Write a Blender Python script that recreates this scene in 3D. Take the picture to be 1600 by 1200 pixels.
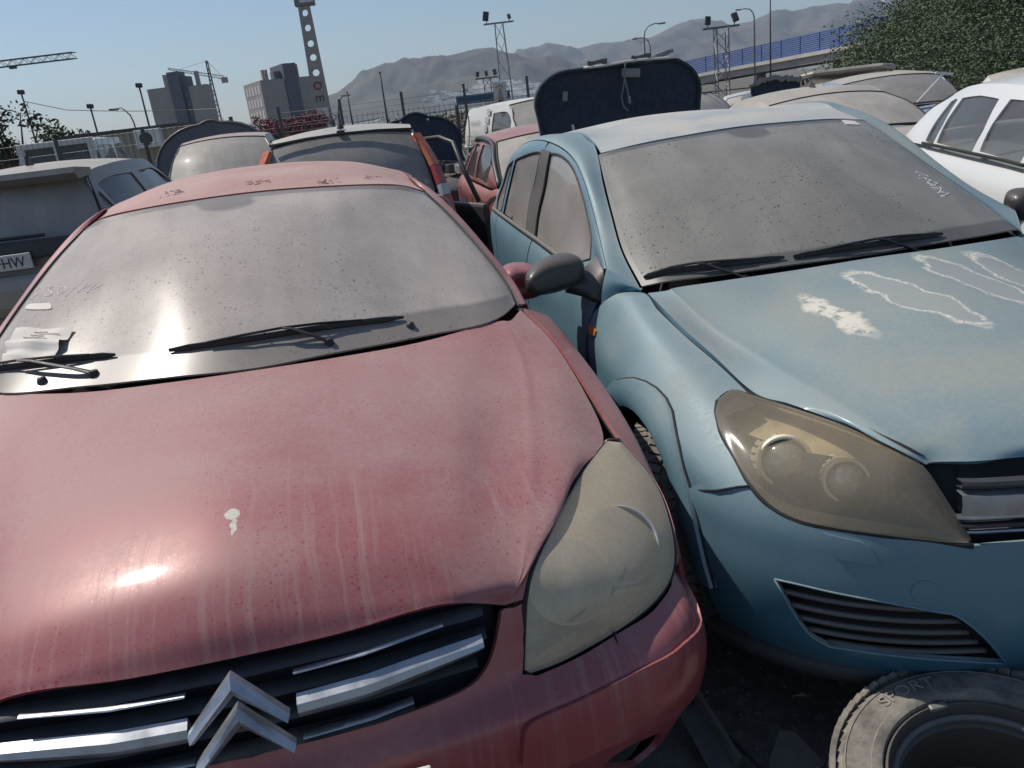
import bpy, bmesh, math, random
import numpy as np
from mathutils import Vector, Matrix, Euler
from mathutils.geometry import delaunay_2d_cdt

for o in list(bpy.data.objects): bpy.data.objects.remove(o)
SC = bpy.context.scene
COL = SC.collection
RAD = math.radians

# ------------------------------------------------------------------ camera
cam_d = bpy.data.cameras.new('camera')
cam_d.sensor_width = 36.0
cam_d.lens = 36.0*1233/1600
cam_d.clip_start = .05
cam_d.clip_end = 40000
cam = bpy.data.objects.new('camera', cam_d)
COL.objects.link(cam)
cam.location = (0, 0, 1.585)
_p, _r = RAD(19.37), RAD(-6.91)
_f = Vector((0, math.cos(_p), -math.sin(_p)))
_x = Vector((1, 0, 0)); _u = _x.cross(_f)
_x2 = _x*math.cos(_r)+_u*math.sin(_r); _u2 = _u*math.cos(_r)-_x*math.sin(_r)
cam.rotation_euler = Matrix((_x2, _u2, -_f)).transposed().to_euler()
SC.camera = cam

# ------------------------------------------------------------------ sky, sun, exposure
SUN_DIR = Vector((-.50, .315, .805)).normalized()          # towards the sun
elev = math.asin(SUN_DIR.z)
azim = math.atan2(SUN_DIR.x, SUN_DIR.y)
world = bpy.data.worlds.new('World'); SC.world = world
world.use_nodes = True
wn = world.node_tree.nodes; wl = world.node_tree.links
wn.clear()
sky = wn.new('ShaderNodeTexSky'); sky.sky_type = 'NISHITA'
sky.sun_disc = False
sky.sun_elevation = elev
sky.sun_rotation = azim
sky.altitude = 20; sky.air_density = 1.0; sky.dust_density = .6; sky.ozone_density = 3.0
bg = wn.new('ShaderNodeBackground'); bg.inputs['Strength'].default_value = .086
wo = wn.new('ShaderNodeOutputWorld')
wl.new(sky.outputs[0], bg.inputs[0]); wl.new(bg.outputs[0], wo.inputs[0])
sun_d = bpy.data.lights.new('sun', 'SUN'); sun_d.energy = 3.8; sun_d.angle = RAD(.53); sun_d.color = (1, .93, .83)
sun = bpy.data.objects.new('sun', sun_d); COL.objects.link(sun)
sun.rotation_euler = (-SUN_DIR).to_track_quat('-Z', 'Y').to_euler()
sun.location = (0, 0, 30)
SC.view_settings.view_transform = 'Standard'
SC.view_settings.look = 'None'
SC.view_settings.exposure = .08
SC.view_settings.gamma = 1.0
SC.view_settings.use_curve_mapping = False
SC.render.engine = 'CYCLES'

# ------------------------------------------------------------------ mesh helpers
def link(o, parent=None):
    COL.objects.link(o)
    if parent is not None: o.parent = parent
    return o

def thing(name, label, cat, loc=(0, 0, 0), rot=(0, 0, 0), group=None):
    o = bpy.data.objects.new(name, None); o.empty_display_size = .2
    link(o); o.location = loc; o.rotation_euler = rot
    o['label'] = label; o['category'] = cat
    if group: o['group'] = group
    return o

def tag(o, label, cat, group=None):
    o['label'] = label; o['category'] = cat
    if group: o['group'] = group
    return o

def mobj(name, V, F, mat, parent=None, smooth=True, uv=None):
    me = bpy.data.meshes.new(name)
    me.from_pydata([tuple(map(float, v)) for v in V], [], [tuple(map(int, f)) for f in F])
    if uv is not None:
        lay = me.uv_layers.new(name='UVMap')
        idx = np.empty(len(me.loops), dtype=np.int32); me.loops.foreach_get('vertex_index', idx)
        lay.data.foreach_set('uv', np.asarray(uv, np.float32)[idx].ravel())
    me.materials.append(mat)
    if smooth: me.polygons.foreach_set('use_smooth', [True]*len(me.polygons))
    me.update()
    return link(bpy.data.objects.new(name, me), parent)

class MB:
    """collects verts / faces into one mesh"""
    def __init__(s): s.V = []; s.F = []
    def add(s, V, F):
        n = len(s.V); s.V += [tuple(v) for v in V]; s.F += [tuple(i+n for i in f) for f in F]; return s
    def box(s, c, d, rot=None, bev=0):
        x, y, z = [q/2 for q in d]
        if bev:
            bm = bmesh.new(); bmesh.ops.create_cube(bm, size=1)
            for v in bm.verts: v.co = Vector((v.co.x*d[0], v.co.y*d[1], v.co.z*d[2]))
            bmesh.ops.bevel(bm, geom=bm.edges[:], offset=bev, segments=2, affect='EDGES', profile=.5)
            P = [v.co.copy() for v in bm.verts]; F = [[v.index for v in f.verts] for f in bm.faces]; bm.free()
        else:
            P = [Vector((a, b, e)) for a in (-x, x) for b in (-y, y) for e in (-z, z)]
            F = [(0, 1, 3, 2), (4, 6, 7, 5), (0, 4, 5, 1), (2, 3, 7, 6), (0, 2, 6, 4), (1, 5, 7, 3)]
        if rot is not None:
            M = Euler(rot).to_matrix(); P = [M@p for p in P]
        return s.add([p+Vector(c) for p in P], F)
    def tube(s, pts, r, n=8, cap=True, flat=1.0):
        pts = [Vector(p) for p in pts]; R = r if hasattr(r, '__len__') else [r]*len(pts)
        V = []; F = []; up = Vector((0, 0, 1)); prev = None
        for i, p in enumerate(pts):
            t = (pts[min(i+1, len(pts)-1)]-pts[max(i-1, 0)])
            if t.length < 1e-9: t = Vector((0, 0, 1))
            t.normalize()
            if prev is None:
                a = t.cross(up)
                if a.length < .05: a = t.cross(Vector((1, 0, 0)))
            else: a = prev-t*prev.dot(t)
            a.normalize(); prev = a; b = t.cross(a)
            for k in range(n):
                an = 2*math.pi*k/n; V.append(p+a*math.cos(an)*R[i]+b*math.sin(an)*R[i]*flat)
        for i in range(len(pts)-1):
            for k in range(n):
                F.append((i*n+k, i*n+(k+1) % n, (i+1)*n+(k+1) % n, (i+1)*n+k))
        if cap: F += [tuple(range(n))[::-1], tuple((len(pts)-1)*n+k for k in range(n))]
        return s.add(V, F)
    def lathe(s, prof, n=48, axis='x', cen=(0, 0, 0), closed=False):
        V = []; F = []; m = len(prof)
        for k in range(n):
            a = 2*math.pi*k/n
            for (r, h) in prof:
                if axis == 'x': p = (h, r*math.cos(a), r*math.sin(a))
                elif axis == 'z': p = (r*math.cos(a), r*math.sin(a), h)
                else: p = (r*math.cos(a), h, r*math.sin(a))
                V.append(tuple(p[i]+cen[i] for i in range(3)))
        for k in range(n):
            for i in range(m-1 if not closed else m):
                j = (i+1) % m
                F.append((k*m+i, k*m+j, ((k+1) % n)*m+j, ((k+1) % n)*m+i))
        return s.add(V, F)
    def prism(s, poly, h0, h1, f=lambda a, b, h: (a, b, h)):
        n = len(poly)
        V = [f(a, b, h0) for a, b in poly]+[f(a, b, h1) for a, b in poly]
        F = [tuple(range(n))[::-1], tuple(range(n, 2*n))]+[(i, (i+1) % n, n+(i+1) % n, n+i) for i in range(n)]
        return s.add(V, F)
    def build(s, name, mat, parent=None, smooth=False, fix=True):
        o = mobj(name, s.V, s.F, mat, parent, smooth)
        if fix:
            bm = bmesh.new(); bm.from_mesh(o.data); bmesh.ops.recalc_face_normals(bm, faces=bm.faces[:]); bm.to_mesh(o.data); bm.free()
        return o

def autosmooth(o, ang=35):
    """sharp edges where faces meet steeply, smooth elsewhere"""
    me = o.data
    me.polygons.foreach_set('use_smooth', [True]*len(me.polygons))
    bm = bmesh.new(); bm.from_mesh(me)
    for e in bm.edges:
        e.smooth = not (len(e.link_faces) == 2 and e.calc_face_angle(0) > RAD(ang))
    bm.to_mesh(me); bm.free()
    return o

# ------------------------------------------------------------------ spline surfaces
def cr(P, t):
    P = np.asarray(P, float); n = len(P); t = np.asarray(t, float)
    sh = (-1,)+(1,)*(P.ndim-1)
    if n == 2:
        s = t.reshape(sh); return P[0]*(1-s)+P[1]*s
    i = np.clip(np.floor(t).astype(int), 0, n-2); s = (t-i).reshape(sh)
    E = np.concatenate([[2*P[0]-P[1]], P, [2*P[-1]-P[-2]]])
    a, b, c, d = E[i], E[i+1], E[i+2], E[i+3]
    return .5*((2*b)+(c-a)*s+(2*a-5*b+4*c-d)*s*s+(3*b-a-3*c+d)*s**3)

class Loft:
    """smooth surface through a net of control points: u across the curves, v along them"""
    def __init__(s, C):
        s.C = np.array(C, float)
        d = np.linalg.norm(np.diff(s.C, axis=0), axis=2).mean(1); s.h = np.maximum(d, 1e-4)
    def __call__(s, u, v):
        u = np.atleast_1d(np.asarray(u, float)); v = np.atleast_1d(np.asarray(v, float))
        nc, nk = s.C.shape[:2]
        A = cr(np.swapaxes(s.C, 0, 1), v*(nk-1))
        if nc == 2: return A[:, 0]*(1-u[:, None])+A[:, 1]*u[:, None]
        h = s.h[None, :, None]; D = np.diff(A, axis=1)/h
        T = np.concatenate([D[:, :1], (D[:, 1:]*h[:, :-1]+D[:, :-1]*h[:, 1:])/(h[:, :-1]+h[:, 1:]), D[:, -1:]], 1)
        tu = u*(nc-1); i = np.clip(np.floor(tu).astype(int), 0, nc-2); q = (tu-i)[:, None]; k = np.arange(len(u)); hh = s.h[i][:, None]
        a, b, ta, tb = A[k, i], A[k, i+1], T[k, i]*hh, T[k, i+1]*hh
        return a*(2*q**3-3*q*q+1)+ta*(q**3-2*q*q+q)+b*(3*q*q-2*q**3)+tb*(q**3-q*q)
    def normal(s, u, v, out):
        e = 1e-3
        u = np.atleast_1d(u); v = np.atleast_1d(v)
        du = s(np.clip(u+e, 0, 1), v)-s(np.clip(u-e, 0, 1), v); dv = s(u, np.clip(v+e, 0, 1))-s(u, np.clip(v-e, 0, 1))
        n = np.cross(du, dv); n /= np.maximum(np.linalg.norm(n, axis=1), 1e-12)[:, None]
        sg = np.sign((n@np.asarray(out, float)).sum()) or 1
        return n*sg, sg

MX = np.array([-1., 1, 1])
def full(C):
    """half net (centre line first) to a full-width net"""
    C = np.array(C, float); C[0, :, 0] = 0
    return np.concatenate([(C[1:]*MX)[::-1], C])

def boundary_flange(V, F, N, d):
    """turn the open border of a panel inward so that its edge has thickness"""
    cnt = {}
    for f in F:
        for a, b in zip(f, f[1:]+f[:1]):
            cnt[(a, b)] = 1
    bd = [(a, b) for (a, b) in cnt if (b, a) not in cnt]
    mp = {}; V2 = list(map(tuple, V)); F2 = list(F)
    for a, b in bd:
        for k in (a, b):
            if k not in mp:
                mp[k] = len(V2); V2.append(tuple(np.asarray(V[k])-np.asarray(N[k])*d))
        F2.append((b, a, mp[a], mp[b]))
    return V2, F2

def emit(name, V, F, N, mat, parent, flange, mirror, uv=None, weld=False):
    """mirror: None = as is, 'x' = mirrored copy only, 'merge' = both halves in one mesh"""
    F = [tuple(f) for f in F]
    n0 = len(V)
    if flange: V, F = boundary_flange(V, F, N, flange)
    V = np.array(V, float)
    if uv is not None: uv = list(map(tuple, uv))+[(.5, .5)]*(len(V)-n0)
    if mirror == 'x': V = V*MX; F = [f[::-1] for f in F]
    o = mobj(name, V, F, mat, parent, uv=uv)
    if flange:
        bm = bmesh.new(); bm.from_mesh(o.data)
        for e in bm.edges:
            if len(e.link_faces) == 2 and e.calc_face_angle(0) > RAD(42): e.smooth = False
        bm.to_mesh(o.data); bm.free()
    return o

def panel(name, S, mat, parent, out=(0, 0, 1), u=(0, 1), v=(0, 1), n=(30, 30), flange=.008, mirror=None, off=0.0, uvmap=False):
    U, W = np.meshgrid(np.linspace(u[0], u[1], n[0]), np.linspace(v[0], v[1], n[1]), indexing='ij')
    U = U.ravel(); W = W.ravel()
    V = S(U, W); N, sg = S.normal(U, W, out)
    if off: V = V+N*off
    a, b = n; F = []
    for i in range(a-1):
        for j in range(b-1):
            f = (i*b+j, (i+1)*b+j, (i+1)*b+j+1, i*b+j+1)
            F.append(f if sg > 0 else f[::-1])
    return emit(name, V, F, N, mat, parent, flange, mirror, np.c_[U, W] if uvmap else None)

def inpoly(pts, poly):
    x, y = pts[:, 0], pts[:, 1]; r = np.zeros(len(pts), bool); n = len(poly)
    for i in range(n):
        x1, y1 = poly[i]; x2, y2 = poly[(i+1) % n]
        if y1 == y2: continue
        c = ((y1 > y) != (y2 > y)) & (x < (x2-x1)*(y-y1)/(y2-y1)+x1)
        r ^= c
    return r

def trim(name, S, poly, mat, parent, out=(0, -1, 0), holes=(), step=.018, flange=.008, mirror=None, off=0.0, shrink=0.0, clip0=True, uvmap=False):
    """cut a panel out of a surface along an outline given in surface parameters"""
    poly = np.array(poly, float); holes = [np.array(h, float) for h in holes]
    lu = np.linalg.norm(np.diff(S(np.linspace(0, 1, 20), np.full(20, .5)), axis=0), axis=1).sum()
    lv = np.linalg.norm(np.diff(S(np.full(20, .5), np.linspace(0, 1, 20)), axis=0), axis=1).sum()
    sc = np.array([lu, lv])
    def dens(p):
        q = [];
        for a, b in zip(p, np.roll(p, -1, 0)):
            m = max(1, int(np.linalg.norm((b-a)*sc)/step))
            q += [a+(b-a)*k/m for k in range(m)]
        return np.array(q)
    loops = [dens(poly)]+[dens(h) for h in holes]
    if shrink:
        for li, L in enumerate(loops):
            t = (np.roll(L, -1, 0)-np.roll(L, 1, 0))*sc; t /= np.maximum(np.linalg.norm(t, axis=1), 1e-9)[:, None]
            area = (L[:, 0]*np.roll(L[:, 1], -1)-np.roll(L[:, 0], -1)*L[:, 1]).sum()
            nn = np.c_[-t[:, 1], t[:, 0]]*(1 if area > 0 else -1)*(1 if li == 0 else -1)
            loops[li] = L+nn*shrink/sc
    pts = []; edges = []
    for L in loops:
        b = len(pts); pts += L.tolist(); m = len(L); edges += [(b+i, b+(i+1) % m) for i in range(m)]
    lo = loops[0].min(0); hi = loops[0].max(0)
    gu = np.arange(lo[0], hi[0], step/lu); gv = np.arange(lo[1], hi[1], step/lv)
    G = np.array([(a, b) for a in gu for b in gv])
    if len(G):
        k = inpoly(G, loops[0])
        for h in loops[1:]: k &= ~inpoly(G, h)
        G = G[k]
        B = np.array(pts)*sc
        if len(G):
            dd = np.min(np.linalg.norm((G*sc)[:, None, :]-B[None], axis=2), axis=1)
            G = G[dd > step*.55]
            pts += G.tolist()
    r = delaunay_2d_cdt([Vector((p[0]*lu, p[1]*lv)) for p in pts], edges, [], 0, 1e-6)
    P = np.array([(v[0]/lu, v[1]/lv) for v in r[0]]); T = [tuple(f) for f in r[2]]
    cen = np.array([P[list(f)].mean(0) for f in T])
    k = inpoly(cen, loops[0])
    for h in loops[1:]: k &= ~inpoly(cen, h)
    T = [f for f, q in zip(T, k) if q]
    P = np.clip(P, 0, 1)
    V = S(P[:, 0], P[:, 1]); N, sg = S.normal(P[:, 0], P[:, 1], out)
    if off: V = V+N*off
    F = [f if sg > 0 else f[::-1] for f in T]
    if mirror == 'merge':
        n = len(V); seam = np.abs(V[:, 0]) < 1e-3
        V[seam, 0] = 0
        # drop the seam from the flange by welding the two halves first
        idx = np.arange(n)+n; idx[seam] = np.where(seam)[0]
        V2 = np.concatenate([V, V*MX]); N2 = np.concatenate([N, N*MX])
        F = F+[tuple(int(idx[i]) for i in f[::-1]) for f in F]
        used = np.zeros(2*n, bool); used[[i for f in F for i in f]] = True
        mp = np.cumsum(used)-1
        F = [tuple(int(mp[i]) for i in f) for f in F]
        return emit(name, V2[used], F, N2[used], mat, parent, flange, None)
    used = np.zeros(len(V), bool); used[[i for f in F for i in f]] = True; mp = np.cumsum(used)-1
    return emit(name, V[used], [tuple(int(mp[i]) for i in f) for f in F], N[used], mat, parent, flange, mirror, P[used] if uvmap else None)

def edge_tube(name, S, poly, r, mat, parent, mirror=None, closed=True, off=0, out=(0, 0, 1), flat=1):
    poly = np.array(poly, float); P = S(poly[:, 0], poly[:, 1])
    if off: P = P+S.normal(poly[:, 0], poly[:, 1], out)[0]*off
    if mirror == 'x': P = P*MX
    pts = [tuple(p) for p in P]
    if closed: pts.append(pts[0])
    return MB().tube(pts, r, 6, flat=flat).build(name, mat, parent, True)
# ------------------------------------------------------------------ materials
class NT:
    def __init__(s, name):
        s.m = bpy.data.materials.new(name); s.m.use_nodes = True
        s.t = s.m.node_tree; s.t.nodes.clear()
        s.out = s.t.nodes.new('ShaderNodeOutputMaterial')
    def n(s, typ, **kw):
        nd = s.t.nodes.new('ShaderNode'+typ)
        for k, v in kw.items():
            if k == 'ins':
                for a, b in v.items(): s.put(nd.inputs[a], b)
            else: setattr(nd, k, v)
        return nd
    def put(s, sock, v):
        if isinstance(v, bpy.types.NodeSocket): s.t.links.new(v, sock)
        elif isinstance(v, bpy.types.Node): s.t.links.new(v.outputs[0], sock)
        elif isinstance(v, (tuple, list)) and len(v) == 3 and sock.type == 'RGBA': sock.default_value = (*v, 1)
        else: sock.default_value = v
    def math(s, op, a, b=0.0, c=None, clamp=False):
        nd = s.n('Math', operation=op, use_clamp=clamp); s.put(nd.inputs[0], a); s.put(nd.inputs[1], b)
        if c is not None: s.put(nd.inputs[2], c)
        return nd.outputs[0]
    def mul(s, a, b): return s.math('MULTIPLY', a, b)
    def add(s, a, b): return s.math('ADD', a, b)
    def sub(s, a, b): return s.math('SUBTRACT', a, b)
    def rng(s, v, a, b, c=0.0, d=1.0, smooth=False):
        nd = s.n('MapRange', interpolation_type='SMOOTHSTEP' if smooth else 'LINEAR')
        s.put(nd.inputs[0], v)
        for i, q in enumerate((a, b, c, d)): s.put(nd.inputs[i+1], q)
        return nd.outputs[0]
    def mix(s, f, a, b):
        nd = s.n('Mix', data_type='RGBA'); s.put(nd.inputs[0], f); s.put(nd.inputs[6], a); s.put(nd.inputs[7], b); return nd.outputs[2]
    def obj(s): return s.n('TexCoord').outputs['Object']
    def sepz(s, v):
        nd = s.n('SeparateXYZ'); s.put(nd.inputs[0], v); return nd.outputs
    def map(s, v, sc=(1, 1, 1), loc=(0, 0, 0), rot=(0, 0, 0)):
        nd = s.n('Mapping'); s.put(nd.inputs[0], v); nd.inputs[1].default_value = loc; nd.inputs[2].default_value = rot; nd.inputs[3].default_value = sc; return nd.outputs[0]
    def noise(s, v, scale, detail=3, rough=.55, dist=0):
        nd = s.n('TexNoise'); s.put(nd.inputs['Vector'], v)
        nd.inputs['Scale'].default_value = scale; nd.inputs['Detail'].default_value = detail; nd.inputs['Roughness'].default_value = rough; nd.inputs['Distortion'].default_value = dist
        return nd.outputs[0]
    def vor(s, v, scale, feat='F1', rnd=1.0):
        nd = s.n('TexVoronoi', feature=feat); s.put(nd.inputs['Vector'], v); nd.inputs['Scale'].default_value = scale; nd.inputs['Randomness'].default_value = rnd
        return nd
    def bump(s, h, st, dist=.01):
        nd = s.n('Bump'); nd.inputs['Strength'].default_value = st; nd.inputs['Distance'].default_value = dist; s.put(nd.inputs['Height'], h); return nd.outputs[0]
    def prin(s, **kw):
        nd = s.n('BsdfPrincipled')
        for k, v in kw.items(): s.put(nd.inputs[k.replace('_', ' ')], v)
        return nd
    def done(s, sh):
        s.t.links.new(sh if isinstance(sh, bpy.types.NodeSocket) else sh.outputs[0], s.out.inputs[0]); return s.m

def simple(name, col, rough=.6, metal=0.0, var=.25, scale=8, bump=0.0, spec=.5):
    t = NT(name); v = t.obj(); n = t.noise(v, scale, 5, .6)
    c = t.mix(t.rng(n, .3, .7), [q*(1-var) for q in col], [min(1, q*(1+var)) for q in col])
    kw = dict(Base_Color=c, Roughness=t.rng(n, .3, .7, rough*.85, min(1, rough*1.15)), Metallic=metal, Specular_IOR_Level=spec)
    if bump: kw['Normal'] = t.bump(t.noise(v, scale*6, 4), bump)
    return t.done(t.prin(**kw))

def drops(t, v, scale, lo, hi):
    """dried rain drops: 1 inside a drop, with sizes that differ from drop to drop"""
    vo = t.vor(v, scale); r = t.sepz(vo.outputs['Color'])[0]
    rad = t.add(lo, t.mul(t.math('POWER', r, 3.0), hi-lo))
    d = vo.outputs['Distance']
    inner = t.rng(d, rad, t.mul(rad, .75), 0, 1)
    ring = t.mul(t.rng(d, t.mul(rad, 1.55), t.mul(rad, 1.15), 0, 1), t.rng(d, t.mul(rad, .85), rad, 0, 1))
    return inner, ring

DUST = (.40, .345, .295)
def paint(name, col, dust=DUST, amt=.6, spots=1.0, streak=0.0, metal=.35, rough=.32, coat=.5, extra=None, front=(-.95, -.35), up=(.1, .85, .35, 1.0), flake=True):
    """weathered car paint: colour coat, settled dust (more on faces that look up), dried drops, rain runs"""
    t = NT(name); v = t.obj()
    nz = t.sepz(t.n('NewGeometry').outputs['Normal'])[2]
    f = t.mul(t.rng(nz, *up), amt)
    f = t.mul(f, t.rng(t.noise(v, 2.3, 4, .6, .4), .32, .68, .72, 1.14))
    f = t.mul(f, t.rng(t.noise(v, 85, 3, .7), .3, .7, .82, 1.12))
    if spots:
        i1, r1 = drops(t, v, 105, .10, .46); i2, r2 = drops(t, t.map(v, loc=(3.1, 1.7, .4)), 210, .16, .48)
        patch = t.rng(t.noise(v, 3.7, 3), .35, .6, .3, 1)
        k = t.math('MAXIMUM', t.mul(i1, .8), t.mul(i2, .65)); rg = t.math('MAXIMUM', r1, t.mul(r2, .6))
        f = t.mul(f, t.sub(1.0, t.mul(t.mul(k, patch), .62*spots)))
        f = t.add(f, t.mul(t.mul(rg, patch), .10*spots*amt))
    if streak:
        y = t.sepz(v)[1]
        wob = t.n('VectorMath', operation='ADD'); t.put(wob.inputs[0], v)
        sv = t.n('VectorMath', operation='SCALE'); t.put(sv.inputs[0], t.n('TexNoise', ins={'Vector': v, 'Scale': 9.0}).outputs[1]); sv.inputs[3].default_value = .02
        t.put(wob.inputs[1], sv.outputs[0])
        s1 = t.noise(t.map(wob.outputs[0], (42, 1.6, 1.6)), 1.0, 3, .55)
        s2 = t.noise(t.map(wob.outputs[0], (95, 2.2, 2.2), (5, 2, 0)), 1.0, 2, .5)
        sm = t.add(t.rng(s1, .55, .66, 0, 1), t.mul(t.rng(s2, .57, .68, 0, 1), .6))
        msk = t.mul(t.rng(y, front[1], front[0]+.15, 0, 1, True), t.rng(t.noise(v, 4.0, 2), .38, .58, .15, 1))
        f = t.add(t.mul(f, t.sub(1.0, t.mul(msk, .42))), t.mul(t.mul(sm, msk), streak))
    f = t.math('MINIMUM', f, .97)
    base = col
    if flake: base = t.mix(t.rng(t.noise(v, 900, 1), .35, .65), [q*.86 for q in col], [min(1, q*1.14) for q in col])
    c = t.mix(f, base, dust); ro = t.rng(f, 0, 1, rough, .62); me = t.rng(f, 0, .9, metal, 0); co = t.rng(f, 0, .9, coat, coat*.25)
    kw = dict(Base_Color=c, Roughness=ro, Metallic=me, Coat_Weight=co, Coat_Roughness=.12, Specular_IOR_Level=t.rng(f, 0, .9, .5, .12), Normal=t.bump(t.noise(v, 260, 2), .02, .002))
    if extra: kw = extra(t, v, kw)
    return t.done(t.prin(**kw))

def screen(name, dust, thick, frit=None, spots=1.0, clear=(.02, .022, .022), rough=.16, coat=1.0, film_patch=None):
    """window glass under a film of dust: dark clear glass shows where the film is thin"""
    t = NT(name); v = t.obj()
    f = t.mul(thick, t.rng(t.noise(v, 2.0, 4, .6, .5), .3, .7, .88, 1.06))
    f = t.mul(f, t.rng(t.noise(t.map(v, (14, 2.5, 2.5)), 1.0, 3), .3, .7, .93, 1.05))
    f = t.mul(f, t.rng(t.noise(v, 130, 3, .7), .3, .7, .92, 1.05))
    if spots:
        i1, r1 = drops(t, v, 70, .09, .40); i2, r2 = drops(t, t.map(v, loc=(2, 5, 1)), 150, .12, .42)
        patch = t.rng(t.noise(v, 2.6, 3), .38, .6, .2, 1)
        f = t.mul(f, t.sub(1.0, t.mul(t.mul(t.math('MAXIMUM', i1, t.mul(i2, .7)), patch), .70*spots)))
    if film_patch is not None: f = film_patch(t, v, f)
    f = t.math('MINIMUM', f, .98)
    dcol = t.mix(t.rng(t.noise(v, 5, 4), .3, .7), [q*.9 for q in dust], [q*1.08 for q in dust])
    film = t.prin(Base_Color=dcol, Roughness=.8, Specular_IOR_Level=.15, Coat_Weight=coat, Coat_Roughness=rough, Coat_IOR=1.5)
    glass = t.n('MixShader'); fr = t.n('Fresnel'); fr.inputs[0].default_value = 1.45
    tr = t.n('BsdfTransparent'); tr.inputs[0].default_value = (.55, .58, .57, 1)
    gl = t.n('BsdfGlossy'); gl.inputs['Roughness'].default_value = .05
    t.put(glass.inputs[0], fr.outputs[0]); t.put(glass.inputs[1], tr.outputs[0]); t.put(glass.inputs[2], gl.outputs[0])
    if frit:
        uv = t.n('TexCoord').outputs['UV']; sp = t.sepz(uv)
        wob = t.mul(t.sub(t.noise(v, 6, 3), .5), .02)
        du = t.add(t.sub(.5, t.math('ABSOLUTE', t.sub(sp[0], .5))), wob)
        a = t.rng(du, frit[0], frit[0]*.8, 0, 1); b = t.rng(t.add(sp[1], wob), frit[1], frit[1]*.85, 0, 1); c = t.rng(t.add(sp[1], wob), 1-frit[2], 1-frit[2]*.8, 0, 1)
        fm = t.math('MAXIMUM', t.math('MAXIMUM', a, b), c)
        if len(frit) > 3:     # mirror mount printed at the top centre
            hx = t.math('ABSOLUTE', t.sub(sp[0], frit[3])); fm = t.math('MAXIMUM', fm, t.mul(t.rng(t.add(hx, wob), .045, .035, 0, 1), t.rng(t.add(sp[1], t.mul(t.mul(hx, hx), -25)), .83, .86, 0, 1)))
        black = t.prin(Base_Color=(.012, .012, .013), Roughness=.35)
        g2 = t.n('MixShader'); t.put(g2.inputs[0], fm); t.put(g2.inputs[1], glass.outputs[0]); t.put(g2.inputs[2], black.outputs[0]); glass = g2
        f = t.mul(f, t.sub(1.0, t.mul(fm, .45)))
    mx = t.n('MixShader'); t.put(mx.inputs[0], f); t.put(mx.inputs[1], glass.outputs[0]); t.put(mx.inputs[2], film.outputs[0])
    return t.done(mx)

def lens(name, tint, haze, rough=.1):
    """hazed polycarbonate headlight lens"""
    t = NT(name); v = t.obj()
    f = t.mul(haze, t.rng(t.noise(v, 6, 4, .6, .6), .3, .7, .88, 1.08))
    f = t.math('MINIMUM', t.mul(f, t.rng(t.noise(v, 120, 3), .3, .7, .9, 1.08)), .95)
    fd = t.prin(Base_Color=tint, Roughness=.45, Coat_Weight=.5, Coat_Roughness=rough); tl = t.n('BsdfTranslucent'); t.put(tl.inputs[0], tint)
    film = t.n('MixShader'); film.inputs[0].default_value = .4; t.put(film.inputs[1], fd.outputs[0]); t.put(film.inputs[2], tl.outputs[0])
    tr = t.n('BsdfTransparent'); tr.inputs[0].default_value = (.92, .88, .78, 1)
    gl = t.n('BsdfGlossy'); gl.inputs['Roughness'].default_value = rough
    fr = t.n('Fresnel'); fr.inputs[0].default_value = 1.5
    g = t.n('MixShader'); t.put(g.inputs[0], fr.outputs[0]); t.put(g.inputs[1], tr.outputs[0]); t.put(g.inputs[2], gl.outputs[0])
    mx = t.n('MixShader'); t.put(mx.inputs[0], f); t.put(mx.inputs[1], g.outputs[0]); t.put(mx.inputs[2], film.outputs[0])
    return t.done(mx)

def peel(t, v, kw):
    """peeling clear coat on the blue bonnet: bare chalky patches with ragged pale rims"""
    wob = t.n('VectorMath', operation='ADD'); t.put(wob.inputs[0], v)
    sv = t.n('VectorMath', operation='SCALE'); nn = t.n('TexNoise'); t.put(nn.inputs['Vector'], v); nn.inputs['Scale'].default_value = 11; nn.inputs['Detail'].default_value = 5
    sub = t.n('VectorMath', operation='SUBTRACT'); t.put(sub.inputs[0], nn.outputs[1]); sub.inputs[1].default_value = (.5, .5, .5)
    t.put(sv.inputs[0], sub.outputs[0]); sv.inputs[3].default_value = .10; t.put(wob.inputs[1], sv.outputs[0])
    rims = 0.0; fills = 0.0; bare = 0.0
    for (cx, cy, rx, ry, rz, fill) in PEEL:
        p = t.map(wob.outputs[0], (1/rx, 1/ry, 0), (0, 0, 0)); 
        nd = t.n('Mapping', vector_type='TEXTURE'); t.put(nd.inputs[0], wob.outputs[0]); nd.inputs[1].default_value = (cx, cy, 0); nd.inputs[2].default_value = (0, 0, rz); nd.inputs[3].default_value = (rx, ry, 1e4)
        ln = t.n('VectorMath', operation='LENGTH'); t.put(ln.inputs[0], nd.outputs[0]); d = ln.outputs['Value']
        if fill: fills = t.math('MAXIMUM', fills, t.rng(d, 1.05, .75, 0, 1))
        else:
            rims = t.math('MAXIMUM', rims, t.mul(t.rng(d, 1.20, 1.03, 0, 1), t.rng(d, .90, .99, 0, 1)))
            bare = t.math('MAXIMUM', bare, t.rng(d, 1.0, .94, 0, 1))
    holes = t.rng(t.noise(v, 42, 3, .6), .50, .56, 1, .0)
    fills = t.mul(fills, t.rng(t.noise(v, 30, 4, .65), .38, .5, .0, 1))
    rag = t.rng(t.noise(v, 95, 4, .75), .40, .52, 0, 1)
    c = t.mix(t.mul(bare, .5), kw['Base_Color'], (.35, .36, .345))
    m = t.math('MAXIMUM', t.mul(rims, rag), fills)
    c = t.mix(t.mul(m, .95), c, (.66, .62, .54))
    kw['Base_Color'] = c
    kw['Roughness'] = t.math('MAXIMUM', kw['Roughness'], t.mul(m, .8))
    kw['Metallic'] = t.mul(kw['Metallic'], t.sub(1.0, m))
    return kw
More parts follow.
